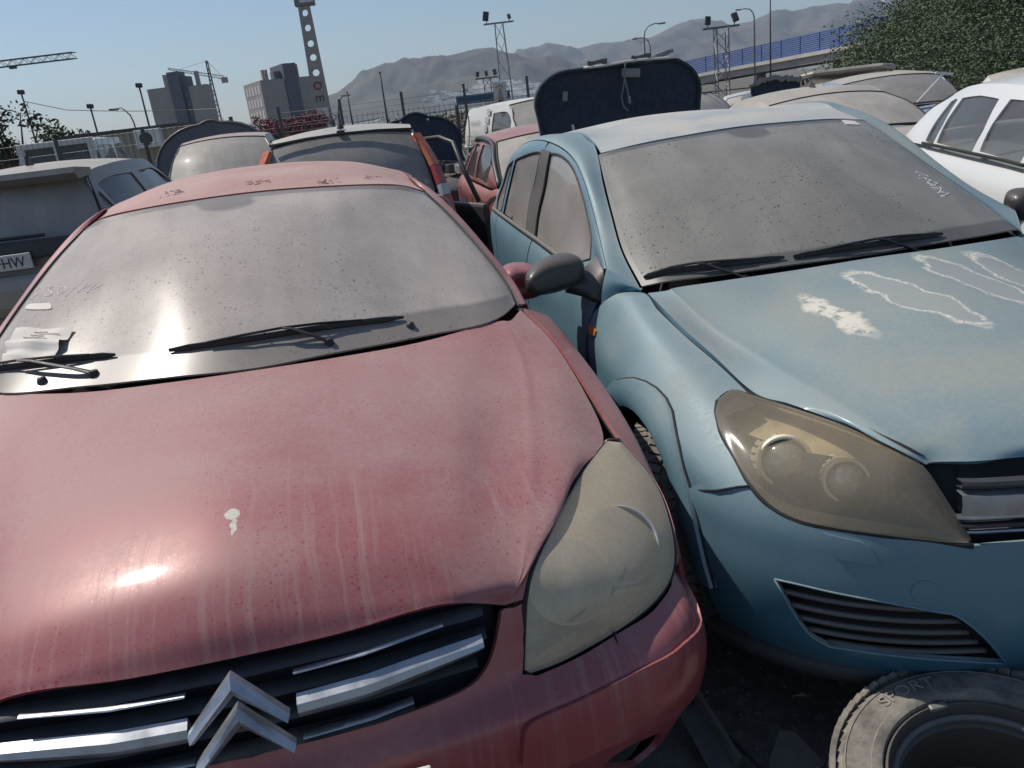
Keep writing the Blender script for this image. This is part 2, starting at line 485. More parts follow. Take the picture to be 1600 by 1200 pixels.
# centre x, centre y, half width, half length, turn, solid
PEEL = [(-.284, -.103, .040, .175, .09, 1), (-.070, -.115, .056, .225, .21, 0), (.175, -.06, .066, .215, .12, 0), (.36, -.03, .07, .20, .1, 0)]

def splat(t, v, kw):
    """one bird dropping on the red bonnet"""
    wob = t.n('VectorMath', operation='ADD'); t.put(wob.inputs[0], v)
    sv = t.n('VectorMath', operation='SCALE'); nn = t.n('TexNoise'); t.put(nn.inputs['Vector'], v); nn.inputs['Scale'].default_value = 60
    t.put(sv.inputs[0], nn.outputs[1]); sv.inputs[3].default_value = .012; t.put(wob.inputs[1], sv.outputs[0])
    m = 0.0
    for (cx, cy, r, ry) in ((.006, -.694, .014, .017), (.009, -.728, .006, .024)):
        nd = t.n('Mapping', vector_type='TEXTURE'); t.put(nd.inputs[0], wob.outputs[0]); nd.inputs[1].default_value = (cx, cy, 0); nd.inputs[3].default_value = (r, ry, 1e4)
        ln = t.n('VectorMath', operation='LENGTH'); t.put(ln.inputs[0], nd.outputs[0]); m = t.math('MAXIMUM', m, t.rng(ln.outputs['Value'], 1, .85, 0, 1))
    kw['Base_Color'] = t.mix(m, kw['Base_Color'], t.mix(t.rng(t.noise(v, 220, 3), .35, .65), (.42, .40, .34), (.60, .58, .50)))
    return kw

def scuff(t, v, kw):
    """pale scrape on the corner of the bumper"""
    p = t.n('VectorMath', operation='ABSOLUTE'); t.put(p.inputs[0], v)
    nd = t.n('Mapping', vector_type='TEXTURE'); t.put(nd.inputs[0], v); nd.inputs[1].default_value = (.885, -.755, .475); nd.inputs[3].default_value = (.05, .07, .062)
    ln = t.n('VectorMath', operation='LENGTH'); t.put(ln.inputs[0], nd.outputs[0])
    rag = t.noise(t.map(v, (25, 25, 110)), 1.0, 4, .7)
    m = t.mul(t.rng(ln.outputs['Value'], 1.15, .6, 0, 1), t.rng(rag, .46, .56, 0, 1))
    kw['Base_Color'] = t.mix(m, kw['Base_Color'], (.42, .40, .40)); kw['Metallic'] = t.mul(kw['Metallic'], t.sub(1.0, m))
    return kw

M = {}
RCOL = (.30, .026, .04); RDUST = (.42, .305, .28)
M['red_hood'] = paint('dusty_red_bonnet', RCOL, RDUST, .76, 1.15, .26, extra=splat, rough=.32, coat=.30, metal=.08)
M['red'] = paint('dusty_red_paint', RCOL, RDUST, .60, .8, .0, rough=.3)
M['red_low'] = paint('dusty_red_bumper', RCOL, RDUST, .52, .7, .20, rough=.28, front=(-1.1, -.5), extra=scuff)
BCOL = (.06, .225, .34); BDUST = (.305, .325, .295)
M['blue_hood'] = paint('faded_blue_bonnet', BCOL, BDUST, .86, .25, 0, extra=peel, rough=.42, coat=.12, metal=.3)
M['blue'] = paint('faded_blue_paint', BCOL, BDUST, .62, .2, 0, rough=.34, coat=.3, metal=.4, up=(-.25, .75, .12, 1.25))
M['blue_roof'] = paint('faded_blue_roof', BCOL, (.50, .48, .44), .97, .3, 0, rough=.5, coat=.05, metal=.2)
M['red_roof'] = paint('dusty_red_roof', RCOL, (.50, .37, .325), .92, .5, 0, rough=.5, coat=.1)
M['black'] = simple('black_plastic', (.042, .043, .046), .5, 0, .3, 20)
M['void'] = simple('dark_inner_shell', (.028, .029, .033), .9)
M['trim'] = paint('dusty_grey_trim', (.05, .05, .05), (.34, .31, .28), .55, .4, 0, metal=0, rough=.5, coat=0, flake=False)
M['rubber'] = simple('black_rubber', (.02, .02, .02), .7, 0, .3, 30)
M['chrome'] = simple('dull_chrome', (.44, .46, .50), .40, .8, .2, 22)
M['mirror_black'] = paint('dusty_black_mirror', (.026, .025, .025), (.28, .25, .22), .34, .2, 0, metal=0, rough=.36, coat=.15, flake=False)
M['seat'] = simple('dark_seat_cloth', (.05, .05, .055), .9, 0, .3, 30)
M['dash'] = simple('dash_plastic', (.035, .035, .035), .7, 0, .3, 30)
# ------------------------------------------------------------------ ground, hills, air
from mathutils import noise as mnoise
random.seed(7)
def ground_mat():
    t = NT('oily_dirt_ground'); v = t.obj(); n = t.noise(v, .9, 6, .65); n2 = t.noise(v, 22, 6, .7)
    c = t.mix(t.rng(n, .35, .65), (.055, .052, .05), (.17, .155, .135)); c = t.mix(t.rng(n2, .48, .78, 0, .6), c, (.30, .27, .23))
    return t.done(t.prin(Base_Color=c, Roughness=.95, Normal=t.bump(n2, .5, .02)))
g = mobj('ground', [(-5000, -60, 0), (5500, -60, 0), (5500, 6300, 0), (-5000, 6300, 0)], [(0, 1, 2, 3)], ground_mat(), smooth=False)
g['kind'] = 'structure'
def hill_mat(name, a, b, c):
    t = NT(name); v = t.obj(); n = t.noise(v, .004, 8, .65); n2 = t.noise(v, .03, 6, .7)
    col = t.mix(t.rng(n, .38, .62), a, b); col = t.mix(t.rng(n2, .55, .72, 0, .7), col, c)
    return t.done(t.prin(Base_Color=col, Roughness=1, Specular_IOR_Level=.1))
def ridge(name, prof, D, near, far, mat, seed, rough):
    xs_ = np.array([p[0] for p in prof]); zs_ = np.array([p[1] for p in prof])
    NX, NY = 260, 60
    X = np.linspace(xs_[0], xs_[-1], NX); V = []; F = []
    def h(x, y):
        z = float(np.interp(x, xs_, zs_)); t_ = (y-D)
        k = math.exp(-(t_/near)**2*1.1) if t_ < 0 else math.exp(-(t_/far)**2)
        amp = rough*min(1, abs(t_)/250)*k
        return z*k+amp*(mnoise.fractal(Vector((x*.004+seed, y*.004, seed)), .9, 2.1, 6)-.25)*2-4
    for i, x in enumerate(X):
        for j in range(NY):
            y = D-near*1.6+(near*1.6+far*1.4)*j/(NY-1); V.append((x, y, h(x, y)))
    for i in range(NX-1):
        for j in range(NY-1): F.append((i*NY+j, (i+1)*NY+j, (i+1)*NY+j+1, i*NY+j+1))
    o = mobj(name, V, F, mat); o['kind'] = 'structure'; return h
RA = [(-1100, 0), (-900, 40), (-760, 85), (-631, 122), (-486, 167), (-456, 181), (-400, 190), (-328, 217), (-277, 227), (-209, 229), (-101, 227), (-32, 235), (23, 243), (91, 241), (116, 226), (181, 203), (273, 170), (434, 132), (704, 76), (1000, 20), (1200, 0)]
RB = [(-500, 60), (-150, 200), (161, 271), (262, 289), (342, 306), (446, 327), (536, 288), (619, 289), (638, 280), (773, 297), (897, 276), (961, 287), (1103, 297), (1270, 353), (1435, 364), (1489, 326), (1598, 310), (1712, 315), (1814, 347), (1916, 336), (2010, 343), (2084, 360), (2151, 356), (2240, 360), (2335, 343), (2464, 332), (2566, 335), (2793, 339), (3069, 316), (3390, 245), (4200, 160), (5200, 60)]
hA = ridge('near_hills', RA, 3600, 620, 300, hill_mat('dry_hill_scrub', (.075, .065, .05), (.13, .115, .09), (.16, .14, .12)), 3.3, 38)
ridge('far_hills', RB, 5200, 900, 420, hill_mat('far_hill_rock', (.08, .075, .06), (.14, .125, .10), (.22, .20, .17)), 8.1, 60)
# white town on the foot of the near hills: a speckle of far houses
t = MB()
for k in range(520):
    x = random.gauss(95, 120); y = random.uniform(2700, 2990); z = hA(x, y)
    if not -190 < x < 330: continue
    w, d, hh = random.uniform(8, 22), random.uniform(7, 12), random.uniform(6, 13)
    t.box((x, y, max(z, 0)+hh/2-1), (w, d, hh))
o = t.build('hillside_town', simple('whitewash', (.80, .76, .70), .8, 0, .25, .02), fix=False); tag(o, 'pale speckle of far white houses on the hillside', 'town'); o['kind'] = 'stuff'
# hazy summer air round the whole place
hz = MB().box((250, 3100, 196), (11000, 6700, 396)).build('haze', simple('x', (1, 1, 1)))
tz = NT('summer_haze'); pv = tz.n('VolumePrincipled'); pv.inputs['Color'].default_value = (.64, .80, 1.0, 1); pv.inputs['Density'].default_value = 1.2e-4; pv.inputs['Anisotropy'].default_value = .25
tz.t.links.new(pv.outputs[0], tz.out.inputs['Volume']); hz.data.materials.clear(); hz.data.materials.append(tz.m); hz['kind'] = 'stuff'
# ------------------------------------------------------------------ far structures
M['concrete'] = simple('grey_concrete', (.36, .325, .30), .85, 0, .15, .6)
M['concrete_dark'] = simple('dark_cladding', (.12, .12, .15), .7, 0, .15, .5)
M['bldg'] = simple('taupe_render', (.34, .30, .28), .85, 0, .12, .3)
M['steel'] = simple('galvanised_steel', (.22, .225, .23), .55, .6, .2, 5)
M['steel_dark'] = simple('weathered_dark_steel', (.07, .072, .075), .6, .4, .2, 5)
M['glass_far'] = simple('far_window_glass', (.10, .115, .135), .2, 0, .2, 1)
M['white_paint'] = simple('white_metal_paint', (.62, .62, .60), .55, 0, .08, 3)
M['crane'] = simple('crane_steel', (.22, .21, .17), .6, .2, .15, 2)
def block(parent, name, x0, x1, y0, y1, z0, z1, mat): return MB().box(((x0+x1)/2, (y0+y1)/2, (z0+z1)/2), (x1-x0, y1-y0, z1-z0)).build(name, mat, parent)
# taupe block with dark stair tower
b = thing('apartment_block', 'taupe windowless block with dark stair tower beside the yellow tower crane', 'building', (-76.5, 222, 0), (0, 0, RAD(-4)))
block(b, 'wall', -8.6, -2.6, 0, 5, 0, 16.0, M['bldg']); block(b, 'wall', 2.4, 7.0, 0, 4, 0, 15.6, M['bldg'])
block(b, 'stair_tower', -2.4, .6, -.4, 4, 0, 19.4, M['concrete_dark']); block(b, 'stair_tower', .7, 2.3, .6, 4, 0, 18.1, M['concrete_dark'])
for x in (-4.6, 3.9): block(b, 'chimney', x-.45, x+.45, 3, 4, 15.5, 19.2, M['bldg'])
for z in np.arange(1.5, 15, 2.3): block(b, 'window', 1.0, 2.0, .52, .58, z, z+1.3, M['glass_far'])
b = thing('apartment_block', 'taupe block with slatted side windows and twin chimneys behind the concrete pole', 'building', (-45.6, 201, 0), (0, 0, RAD(30)))
block(b, 'wall', -4.8, 1.0, 0, 15, 0, 13.5, M['bldg']); block(b, 'wall', 4.4, 8.5, 0, 6, 0, 13.5, M['bldg'])
block(b, 'stair_tower', 1.1, 4.3, -.3, 10, 0, 16.7, M['concrete_dark']); block(b, 'roof_room', -.6, 1.0, 2, 5, 13.4, 15.3, M['concrete_dark'])
for x in (-2.8, -2.0, 4.8, 5.5): block(b, 'chimney', x-.28, x+.28, 3, 4, 13.4, 16.6 if x > 0 else 15.9, M['bldg'])
for k, y in enumerate(np.arange(1.5, 14, 2.6)):
    for z in (2.2, 5.0, 7.8, 10.6): block(b, 'window', -4.87, -4.80, y, y+1.3, z, z+1.9, M['white_paint'])
def lattice(bld, a, c, w, n, r, w2=None, up=Vector((0, 0, 1))):
    """square lattice mast from a to c: four chords, zigzag braces"""
    a = Vector(a); c = Vector(c); d = (c-a).normalized(); s1 = d.cross(Vector((0, 1, 0)) if abs(d.y) < .9 else Vector((1, 0, 0))).normalized(); s2 = d.cross(s1)
    w2 = w if w2 is None else w2
    cor = [(-1, -1), (1, -1), (1, 1), (-1, 1)]
    P = lambda t, k: a.lerp(c, t)+(s1*cor[k % 4][0]+s2*cor[k % 4][1])*(w+(w2-w)*t)/2
    for k in range(4): bld.tube([P(0, k), P(1, k)], r, 5)
    for i in range(n):
        for k in range(4):
            q = (P(i/n, k), P((i+1)/n, k+1)) if i % 2 else (P(i/n, k+1), P((i+1)/n, k))
            bld.tube(q, r*.55, 4); 
    return bld
cr_ = thing('tower_crane', 'small tower crane with its jib crossing the taupe block', 'crane', (-80.3, 262, 0))
lattice(MB(), (0, 0, 0), (0, 0, 24.6), 1.3, 16, .13, .5).build('mast', M['crane'], cr_)
lattice(MB(), (4.2, 0, 19.3), (-12, 0, 23.6), .9, 16, .10, .5).build('jib', M['crane'], cr_)
MB().box((4.2, 0, 18.6), (1.7, 1.4, 1.6), None, .1).build('counterweight', M['concrete'], cr_)
MB().tube([(0, 0, 24.6), (-9, 0, 22.9)], .05, 4).tube([(0, 0, 24.6), (3.6, 0, 19.8)], .05, 4).build('stay_cable', M['steel_dark'], cr_)
cr_ = thing('tower_crane', 'long crane jib high in the sky at the left edge', 'crane', (-118, 155, 0))
lattice(MB(), (50, -5, 18.1), (0, 0, 18.7), 1.0, 46, .09).build('jib', M['steel_dark'], cr_)
lattice(MB(), (0, 0, 0), (0, 0, 23), 1.5, 16, .13).build('mast', M['steel_dark'], cr_)
lattice(MB(), (-1, 0, 18.7), (-13, 1, 18.9), 1.2, 10, .1).build('counter_jib', M['steel_dark'], cr_); MB().box((-12, 1, 17.6), (2.4, 1.4, 2)).build('counterweight', M['concrete'], cr_)
MB().tube([(0, 0, 23), (30, -3, 19.4)], .05, 4).build('stay_cable', M['steel_dark'], cr_); MB().box((38.5, -4, 17.5), (1.0, .8, .5)).build('trolley', M['steel_dark'], cr_)
# perforated concrete pole
py = thing('concrete_pole', 'tall tapered concrete pole pierced by round holes, sign box on its head', 'pole', (-11.05, 60, 0), (0, 0, RAD(3)))
Spl = Loft([[(-.62, 0, 0), (-.36, 0, 10.6)], [(.62, 0, 0), (.36, 0, 10.6)]])
hol = []
for z in (5.25, 6.25, 7.15, 8.15, 4.35, 9.1):
    hol.append([(.5+.27*math.cos(a), z/10.6+.0215*math.sin(a)) for a in np.linspace(0, 2*math.pi, 18)[:-1]])
trim('shaft', Spl, [(0, 0), (1, 0), (1, 1), (0, 1)], M['concrete'], py, out=(0, -1, 0), holes=[h for i, h in enumerate(hol) if i != 4], step=.3, flange=.42)
Sb = Loft([[(-.62, .42, 0), (-.36, .42, 10.6)], [(.62, .42, 0), (.36, .42, 10.6)]])
trim('shaft_back', Sb, [(0, 0), (1, 0), (1, 1), (0, 1)], M['concrete'], py, out=(0, 1, 0), holes=[h for i, h in enumerate(hol) if i != 4], step=.3, flange=0)
MB().box((.1, .2, 9.9), (1.35, .7, .75), None, .05).build('sign_box', M['steel'], py); MB().box((.25, -.17, 9.95), (.9, .06, .5)).build('sign_face', M['white_paint'], py)
M['red_mark'] = simple('red_letter_paint', (.30, .05, .04), .7); M['dark_mark'] = simple('dark_letter_paint', (.07, .06, .06), .7)
MB().tube([(-.05+.24*math.cos(a), -.02, 4.38+.24*math.sin(a)) for a in np.linspace(.6, 5.6, 16)], .045, 5).tube([(.2, -.02, 4.25), (.24, -.02, 4.62)], .04, 5).build('red_letters', M['red_mark'], py)
MB().tube([(-.28, -.02, 3.3), (-.28, -.02, 3.7), (-.02, -.02, 3.66), (-.02, -.02, 3.34)], .04, 5).tube([(-.02, -.02, 3.66), (.22, -.02, 3.68), (.22, -.02, 3.36)], .04, 5).build('dark_letters', M['dark_mark'], py)
MB().box((-.02, -.04, 2.15), (.86, .06, 1.5)).build('notice_board', M['white_paint'], py)
# floodlight masts
def floodmast(label, loc, h, w, heads, yaw, mat, sign=False, w2=None):
    m = thing('floodlight_mast', label, 'light mast', loc, (0, 0, yaw), 'lattice floodlight masts')
    lattice(MB(), (0, 0, 0), (0, 0, h), w, int(h/w*.9), .035, w2).build('lattice', mat, m)
    xs2 = [p[0] for p in heads]
    MB().box((0, 0, h), (max(xs2)-min(xs2)+.5, .12, .10)).build('crossbar', mat, m)
    for (x, s) in heads:
        f = MB().box((x, -.1, h+.32*s+.1), (.33*s, .18*s, .48*s), (RAD(-25), RAD(12 if x < 0 else -12), 0), .03).build('floodlight', M['steel_dark'], m)
        MB().tube([(x, 0, h), (x, -.02, h+.2)], .03, 5).build('bracket', mat, f)
    if sign:
        s = MB().box((-.45, -.5, 2.35), (.95, .05, 1.65)).build('banner', M['white_paint'], m)
        MB().tube([(-.62, -.535, 1.85), (-.45, -.535, 2.75), (-.28, -.535, 1.85)], .06, 5).tube([(-.58, -.535, 2.1), (-.32, -.535, 2.1)], .05, 5).tube([(-.45+.22*math.cos(a), -.535, 2.78+.18*math.sin(a)) for a in np.linspace(0, 3.14, 8)], .04, 5).build('emblem', simple('ochre_print', (.42, .20, .07), .7), s)
floodmast('slim lattice floodlight mast with a white banner at its foot', (2.1, 60, 0), 7.0, .95, [(-.85, 1.25), (.75, .7)], 0, M['steel'], True, .55)
floodmast('lattice floodlight mast with two heads left of the blue barrier', (13.2, 45, 0), 4.15, .62, [(-.72, .9), (.72, .95)], 0, M['steel'])
floodmast('low distant floodlight mast with three lamp heads in a row', (1.0, 72, 0), 3.95, .6, [(-.75, .85), (0, .85), (.72, .95)], 0, M['steel_dark'])
# street lamps and poles
def lamp(label, loc, h, kind='curve', yaw=0.0, r=.06, mat=None, arm=1.5):
    m = thing('street_lamp', label, 'street lamp', loc, (0, 0, yaw), 'street lamps and poles')
    mat = mat or M['steel_dark']
    if kind == 'curve':
        MB().tube([(0, 0, 0), (0, 0, h-1.1), (-.12, 0, h-.55), (-.45, 0, h-.15), (-arm*.7, 0, h), (-arm, 0, h-.03)], [r*1.3, r, r*.9, r*.8, r*.7, r*.7], 7).build('post', mat, m, True)
        MB().box((-arm-.25, 0, h-.05), (.65, .26, .14), (0, .05, 0), .04).build('lantern', M['steel'], m)
    elif kind == 'pole': MB().tube([(0, 0, 0), (0, 0, h)], [r*1.3, r*.8], 7).build('post', mat, m, True); MB().tube([(0, 0, h), (0, 0, h+.05)], r*1.2, 7).build('cap', mat, m)
    else:
        MB().tube([(0, 0, 0), (0, 0, h)], [r*1.3, r], 7).build('post', mat, m, True)
        MB().box((0, 0, h+.1), (.34, .3, .26), (0, .1, 0), .06).build('lantern', M['steel_dark'], m)
lamp('curved street lamp rising behind the raised dark bonnet', (16.2, 80, 0), 7.15, 'curve', RAD(180), .07, M['steel'])
lamp('second curved street lamp close behind the raised dark bonnet', (20.9, 100, 0), 7.2, 'curve', 0, .07, M['steel'])
lamp('curved street lamp left of the tall bare pole', (31.6, 95, 0), 8.6, 'curve', 0, .075, M['steel'])
lamp('tall bare pole above the blue barrier', (33.4, 95, 0), 11.5, 'pole', 0, .075)
lamp('bare pole at the end of the blue barrier by the shrubs', (49.0, 95, 0), 9.5, 'pole', 0, .07)
lamp('street lamp standing over the tree at the left edge', (-26.3, 50, 0), 5.4, 'head', 0, .045)
lamp('short street lamp above the bushes left of the cabin', (-22.6, 50, 0), 4.2, 'head', 0, .05)
lamp('curved lamp with one arm behind the cabin', (-24.4, 60, 0), 4.5, 'curve', 0, .05, None, .9)
lamp('tall thin lamp post in front of the taupe block', (-19.5, 50, 0), 5.0, 'head', 0, .05)
lamp('lamp post in the middle in front of the hills', (-5.5, 50, 0), 4.2, 'pole', 0, .055)
lamp('pole right of the concrete pole before the hill slope', (-7.9, 52, 0), 3.4, 'pole', 0, .05)
lamp('small curved lamp just right of the concrete pole', (-11.6, 70, 0), 3.9, 'curve', RAD(180), .05, None, .6)
# overpass with blue barrier
PO = [(32.34, 118.0, 2.73), (34.0, 114.9, 2.87), (35.6, 112.0, 2.99), (37.1, 108.9, 3.10), (38.5, 105.7, 3.21), (39.7, 102.6, 3.32), (40.8, 99.5, 3.41), (41.8, 96.4, 3.50), (42.6, 93.4, 3.62), (43.4, 90.2, 3.80), (44.0, 87.0, 4.0), (44.5, 84, 4.2), (44.9, 81, 4.4)]
PO = [(PO[0][0]-1.75*k*1.02, PO[0][1]+3.2*k, PO[0][2]-.16*k) for k in range(4, 0, -1)]+PO
ov = thing('road_overpass', 'concrete overpass with a white kerb beam under the blue barrier', 'bridge', PO[6])
o6 = Vector(PO[6])
def along(off_n, z0, z1, depth):
    b = MB(); n = len(PO); V = []; F = []
    for i in range(n):
        p = Vector(PO[i])-o6; d = Vector(PO[min(i+1, n-1)])-Vector(PO[max(i-1, 0)]); nrm = Vector((-d.y, d.x, 0)).normalized()
        if nrm.x > 0: nrm = -nrm
        a = p+nrm*off_n; q = p+nrm*(off_n-depth)
        V += [a+Vector((0, 0, z0)), a+Vector((0, 0, z1)), q+Vector((0, 0, z1)), q+Vector((0, 0, z0))]
    for i in range(n-1):
        for k in range(4): F.append((i*4+k, i*4+(k+1) % 4, (i+1)*4+(k+1) % 4, (i+1)*4+k))
    F += [(0, 1, 2, 3), tuple((n-1)*4+k for k in range(4))]
    return b.add(V, F)
along(.35, -.42, -.02, 9).build('deck_edge', simple('pale_kerb_concrete', (.52, .50, .46), .8, 0, .1, .8), ov)
along(.0, -1.25, -.42, 8.5).build('girder', M['concrete'], ov)
for k in (1, 6, 10): MB().box(Vector(PO[k])-o6+Vector((3, 1.5, -3.4)), (1.0, 1.0, 4.4)).build('pier', M['concrete'], ov)
fb = thing('blue_barrier', 'blue slatted barrier fence on posts running along the overpass', 'fence', PO[6])
M['blue_fence'] = simple('blue_barrier_paint', (.055, .105, .30), .5, 0, .12, 2)
for i, p in enumerate(PO):
    q = Vector(p)-o6
    MB().box(q+Vector((0, 0, 1.0)), (.13, .13, 2.15)).build('post', M['blue_fence'], fb)
    if i+1 < len(PO):
        r_ = Vector(PO[i+1])-o6; d = r_-q; me_ = (q+r_)/2; an = math.atan2(d.y, d.x); el = -math.asin(d.z/d.length)
        for k in range(9):
            MB().box(me_+Vector((0, 0, .16+k*.225)), (d.length-.05, .05, .165), (0, el, an)).build('slat', M['blue_fence'], fb)
# embankment and its shrubs
def emb(x, y):
    return max(0, min(7.5, (x-.44*y-.13*max(0, y-25)+.3)*.95, (y-18.5)*.55))
V = []; F = []; NXe, NYe = 50, 50
for i in range(NXe):
    for j in range(NYe):
        x = 5+80*i/(NXe-1); y = 13+88*j/(NYe-1); z = emb(x, y)
        V.append((x, y, z+.25*mnoise.noise(Vector((x*.4, y*.4, 0)))*(1 if z > .1 else 0)-.12))
for i in range(NXe-1):
    for j in range(NYe-1): F.append((i*NYe+j, (i+1)*NYe+j, (i+1)*NYe+j+1, i*NYe+j+1))
o = mobj('embankment', V, F, simple('grassy_bank_soil', (.085, .10, .055), .95, 0, .35, .8)); o['kind'] = 'structure'
def leaf_mat(name, a, b, c=None):
    t = NT(name); oi = t.n('NewGeometry'); rnd = oi.outputs['Random Per Island']
    v = t.obj(); n = t.noise(v, .7, 3)
    col = t.mix(rnd, a, b); col = t.mix(t.rng(n, .4, .65), col, [q*.75 for q in b])
    if c is not None: col = t.mix(t.math('GREATER_THAN', t.math('FRACT', t.mul(rnd, 7.31)), .45), col, c)
    return t.done(t.prin(Base_Color=col, Roughness=.75, Specular_IOR_Level=.25))
M['leaf_bank'] = leaf_mat('scrub_leaves', (.095, .125, .068), (.135, .165, .098))
M['leaf_tree'] = leaf_mat('tree_leaves', (.03, .045, .02), (.075, .09, .045))
M['leaf_pink'] = leaf_mat('bougainvillea_leaves', (.05, .06, .03), (.09, .09, .05), (.30, .055, .13))
M['leaf_dry'] = leaf_mat('dry_bush_leaves', (.10, .095, .05), (.17, .15, .085))
M['bark'] = simple('bark', (.10, .075, .055), .9, 0, .3, 12)
NR = np.random.RandomState(5)
def leaves(V, F, cen, rad, n, size, rng):
    """n leaf-sized faces spread through an ellipsoid"""
    d = NR.normal(size=(n, 3)); d /= np.linalg.norm(d, axis=1)[:, None]
    p = np.asarray(cen)+d*np.asarray(rad)*(NR.rand(n)**.45)[:, None]
    a = NR.uniform(-1, 1, (n, 3))*[1, 1, .6]; a /= np.linalg.norm(a, axis=1)[:, None]
    b = np.cross(a, NR.uniform(-1, 1, (n, 3))); b /= np.linalg.norm(b, axis=1)[:, None]
    s_ = (size*NR.uniform(.6, 1.4, n))[:, None]
    V.append(np.stack([p-a*s_, p+b*s_*.45, p+a*s_, p-b*s_*.45], 1).reshape(-1, 3))
def leaf_obj(name, V, mat, parent=None):
    V = np.concatenate(V).astype(np.float32); n = len(V)//4
    me = bpy.data.meshes.new(name); me.vertices.add(len(V)); me.vertices.foreach_set('co', V.ravel())
    me.loops.add(4*n); me.loops.foreach_set('vertex_index', np.arange(4*n, dtype=np.int32)); me.polygons.add(n); me.polygons.foreach_set('loop_start', np.arange(0, 4*n, 4, dtype=np.int32))
    me.update(calc_edges=True); me.materials.append(mat); return link(bpy.data.objects.new(name, me), parent)
rng = random.Random(11)
V = []; F = []
for k in range(1500):
    y = 16+66*rng.random()**1.3; x = .44*y+.13*max(0, y-25)+rng.uniform(-.4, .45*y)
    z = emb(x, y)
    if z < .05: continue
    r_ = rng.uniform(.5, 1.25)*(1+y*.006)
    for q in range(4):
        leaves(V, F, (x+rng.uniform(-.6, .6)*r_, y+rng.uniform(-.6, .6)*r_, z+r_*.45+rng.uniform(-.2, .5)*r_), (r_*.65, r_*.65, r_*.55), 110, .022+.0009*y, rng)
o = leaf_obj('bank_shrubs', V, M['leaf_bank']); tag(o, 'mass of grey green scrub covering the bank on the right', 'shrubs'); o['kind'] = 'stuff'
def bush(name, label, cat, loc, clumps, mat, n, size, trunk=None, group=None, seed=1):
    m = thing(name, label, cat, loc, group=group); rg = random.Random(seed); V = []; F = []
    for (x, y, z, rx, ry, rz) in clumps: leaves(V, F, (x, y, z), (rx, ry, rz), n, size, rg)
    leaf_obj('crown', V, mat, m)
    b = MB()
    for (x, y, z, rx, ry, rz) in clumps: b.tube([(0, 0, 0), (x*.4, y*.4, z*.5), (x, y, z)], [.09 if trunk else .04, .05, .015], 5)
    b.build('trunk', M['bark'], m, True)
rg0 = random.Random(5)
def clumps(w, h, z0, n, r): return [(rg0.uniform(-w, w), rg0.uniform(-w*.5, w*.5), z0+rg0.uniform(0, h), r*rg0.uniform(.7, 1.2), r*rg0.uniform(.7, 1.2), r*rg0.uniform(.6, 1)) for _ in range(n)]
bush('broadleaf_tree', 'dark broadleaf tree with loose branches at the left edge', 'tree', (-16.1, 29, 0), clumps(1.6, 2.0, 1.6, 26, .48), M['leaf_tree'], 90, .085, True, 'trees and bushes behind the fence', 2)
bush('flowering_bush', 'red flecked bush under the tree at the left edge', 'bush', (-14.6, 28, 0), clumps(1.5, 1.1, .7, 16, .5), leaf_mat('red_flecked_leaves', (.04, .05, .025), (.09, .095, .05), (.16, .06, .045)), 100, .07, None, 'trees and bushes behind the fence', 3)
bush('round_tree', 'rounded green tree left of the short street lamp', 'tree', (-20.2, 42, 0), clumps(1.7, 1.0, 1.6, 20, .62), M['leaf_tree'], 90, .1, True, 'trees and bushes behind the fence', 4)
bush('round_tree', 'low dull tree behind the white van roof', 'tree', (-23.5, 44, 0), clumps(2.2, .8, 1.2, 18, .7), M['leaf_dry'], 90, .1, True, 'trees and bushes behind the fence', 5)
bush('dry_bush', 'dry brown bush right of the cabin', 'bush', (-13.3, 38, 0), clumps(1.6, 1.0, .9, 16, .6), M['leaf_dry'], 90, .09, None, 'trees and bushes behind the fence', 6)
bush('bougainvillea', 'pink bougainvillea in front of the slatted block', 'bush', (-6.0, 26.5, 0), clumps(1.15, .75, 1.2, 34, .36), M['leaf_pink'], 150, .05, None, 'trees and bushes behind the fence', 7)
bush('bougainvillea', 'smaller pink bougainvillea beside the taupe block', 'bush', (-7.7, 27, 0), clumps(.7, .5, 1.1, 14, .34), M['leaf_pink'], 110, .05, None, 'trees and bushes behind the fence', 8)
bush('dry_bush', 'yellowish bush at the foot of the concrete pole', 'bush', (-5.4, 34, 0), clumps(1.3, .7, .5, 16, .5), M['leaf_dry'], 100, .07, None, 'trees and bushes behind the fence', 9)
bush('dry_bush', 'olive bush behind the wire fence by the white van', 'bush', (.6, 30, 0), clumps(2.2, .7, .5, 22, .55), M['leaf_dry'], 100, .08, None, 'trees and bushes behind the fence', 10)
bush('dry_bush', 'olive bush below the blue container', 'bush', (-1.9, 44, 0), clumps(3.0, .9, .5, 22, .7), M['leaf_dry'], 90, .1, None, 'trees and bushes behind the fence', 12)
# site cabin with air conditioner
cb = thing('site_cabin', 'beige corrugated site cabin with air conditioner behind the wire fence', 'cabin', (-11.3, 26.4, 0), (0, 0, RAD(4)))
M['cabin'] = simple('beige_sheet', (.36, .31, .25), .7, 0, .1, 3)
b = MB().box((0, 1.2, 1.08), (3.4, 2.4, 2.16))
for k in range(16): b.box((-1.6+k*.208, -.01, 1.08), (.09, .04, 2.1))
b.build('wall', M['cabin'], cb); MB().box((0, 1.2, 2.2), (3.6, 2.6, .09)).build('roof', M['steel_dark'], cb)
ac = MB().box((.95, -.16, 1.88), (.82, .28, .55), None, .03).build('air_conditioner', M['white_paint'], cb); MB().lathe([(.001, -.30), (.06, -.31), (.07, -.305), (.17, -.31), (.20, -.305), (.20, -.29)], 24, 'y', (.88, 0, 1.88)).build('fan_grille', M['steel_dark'], ac)
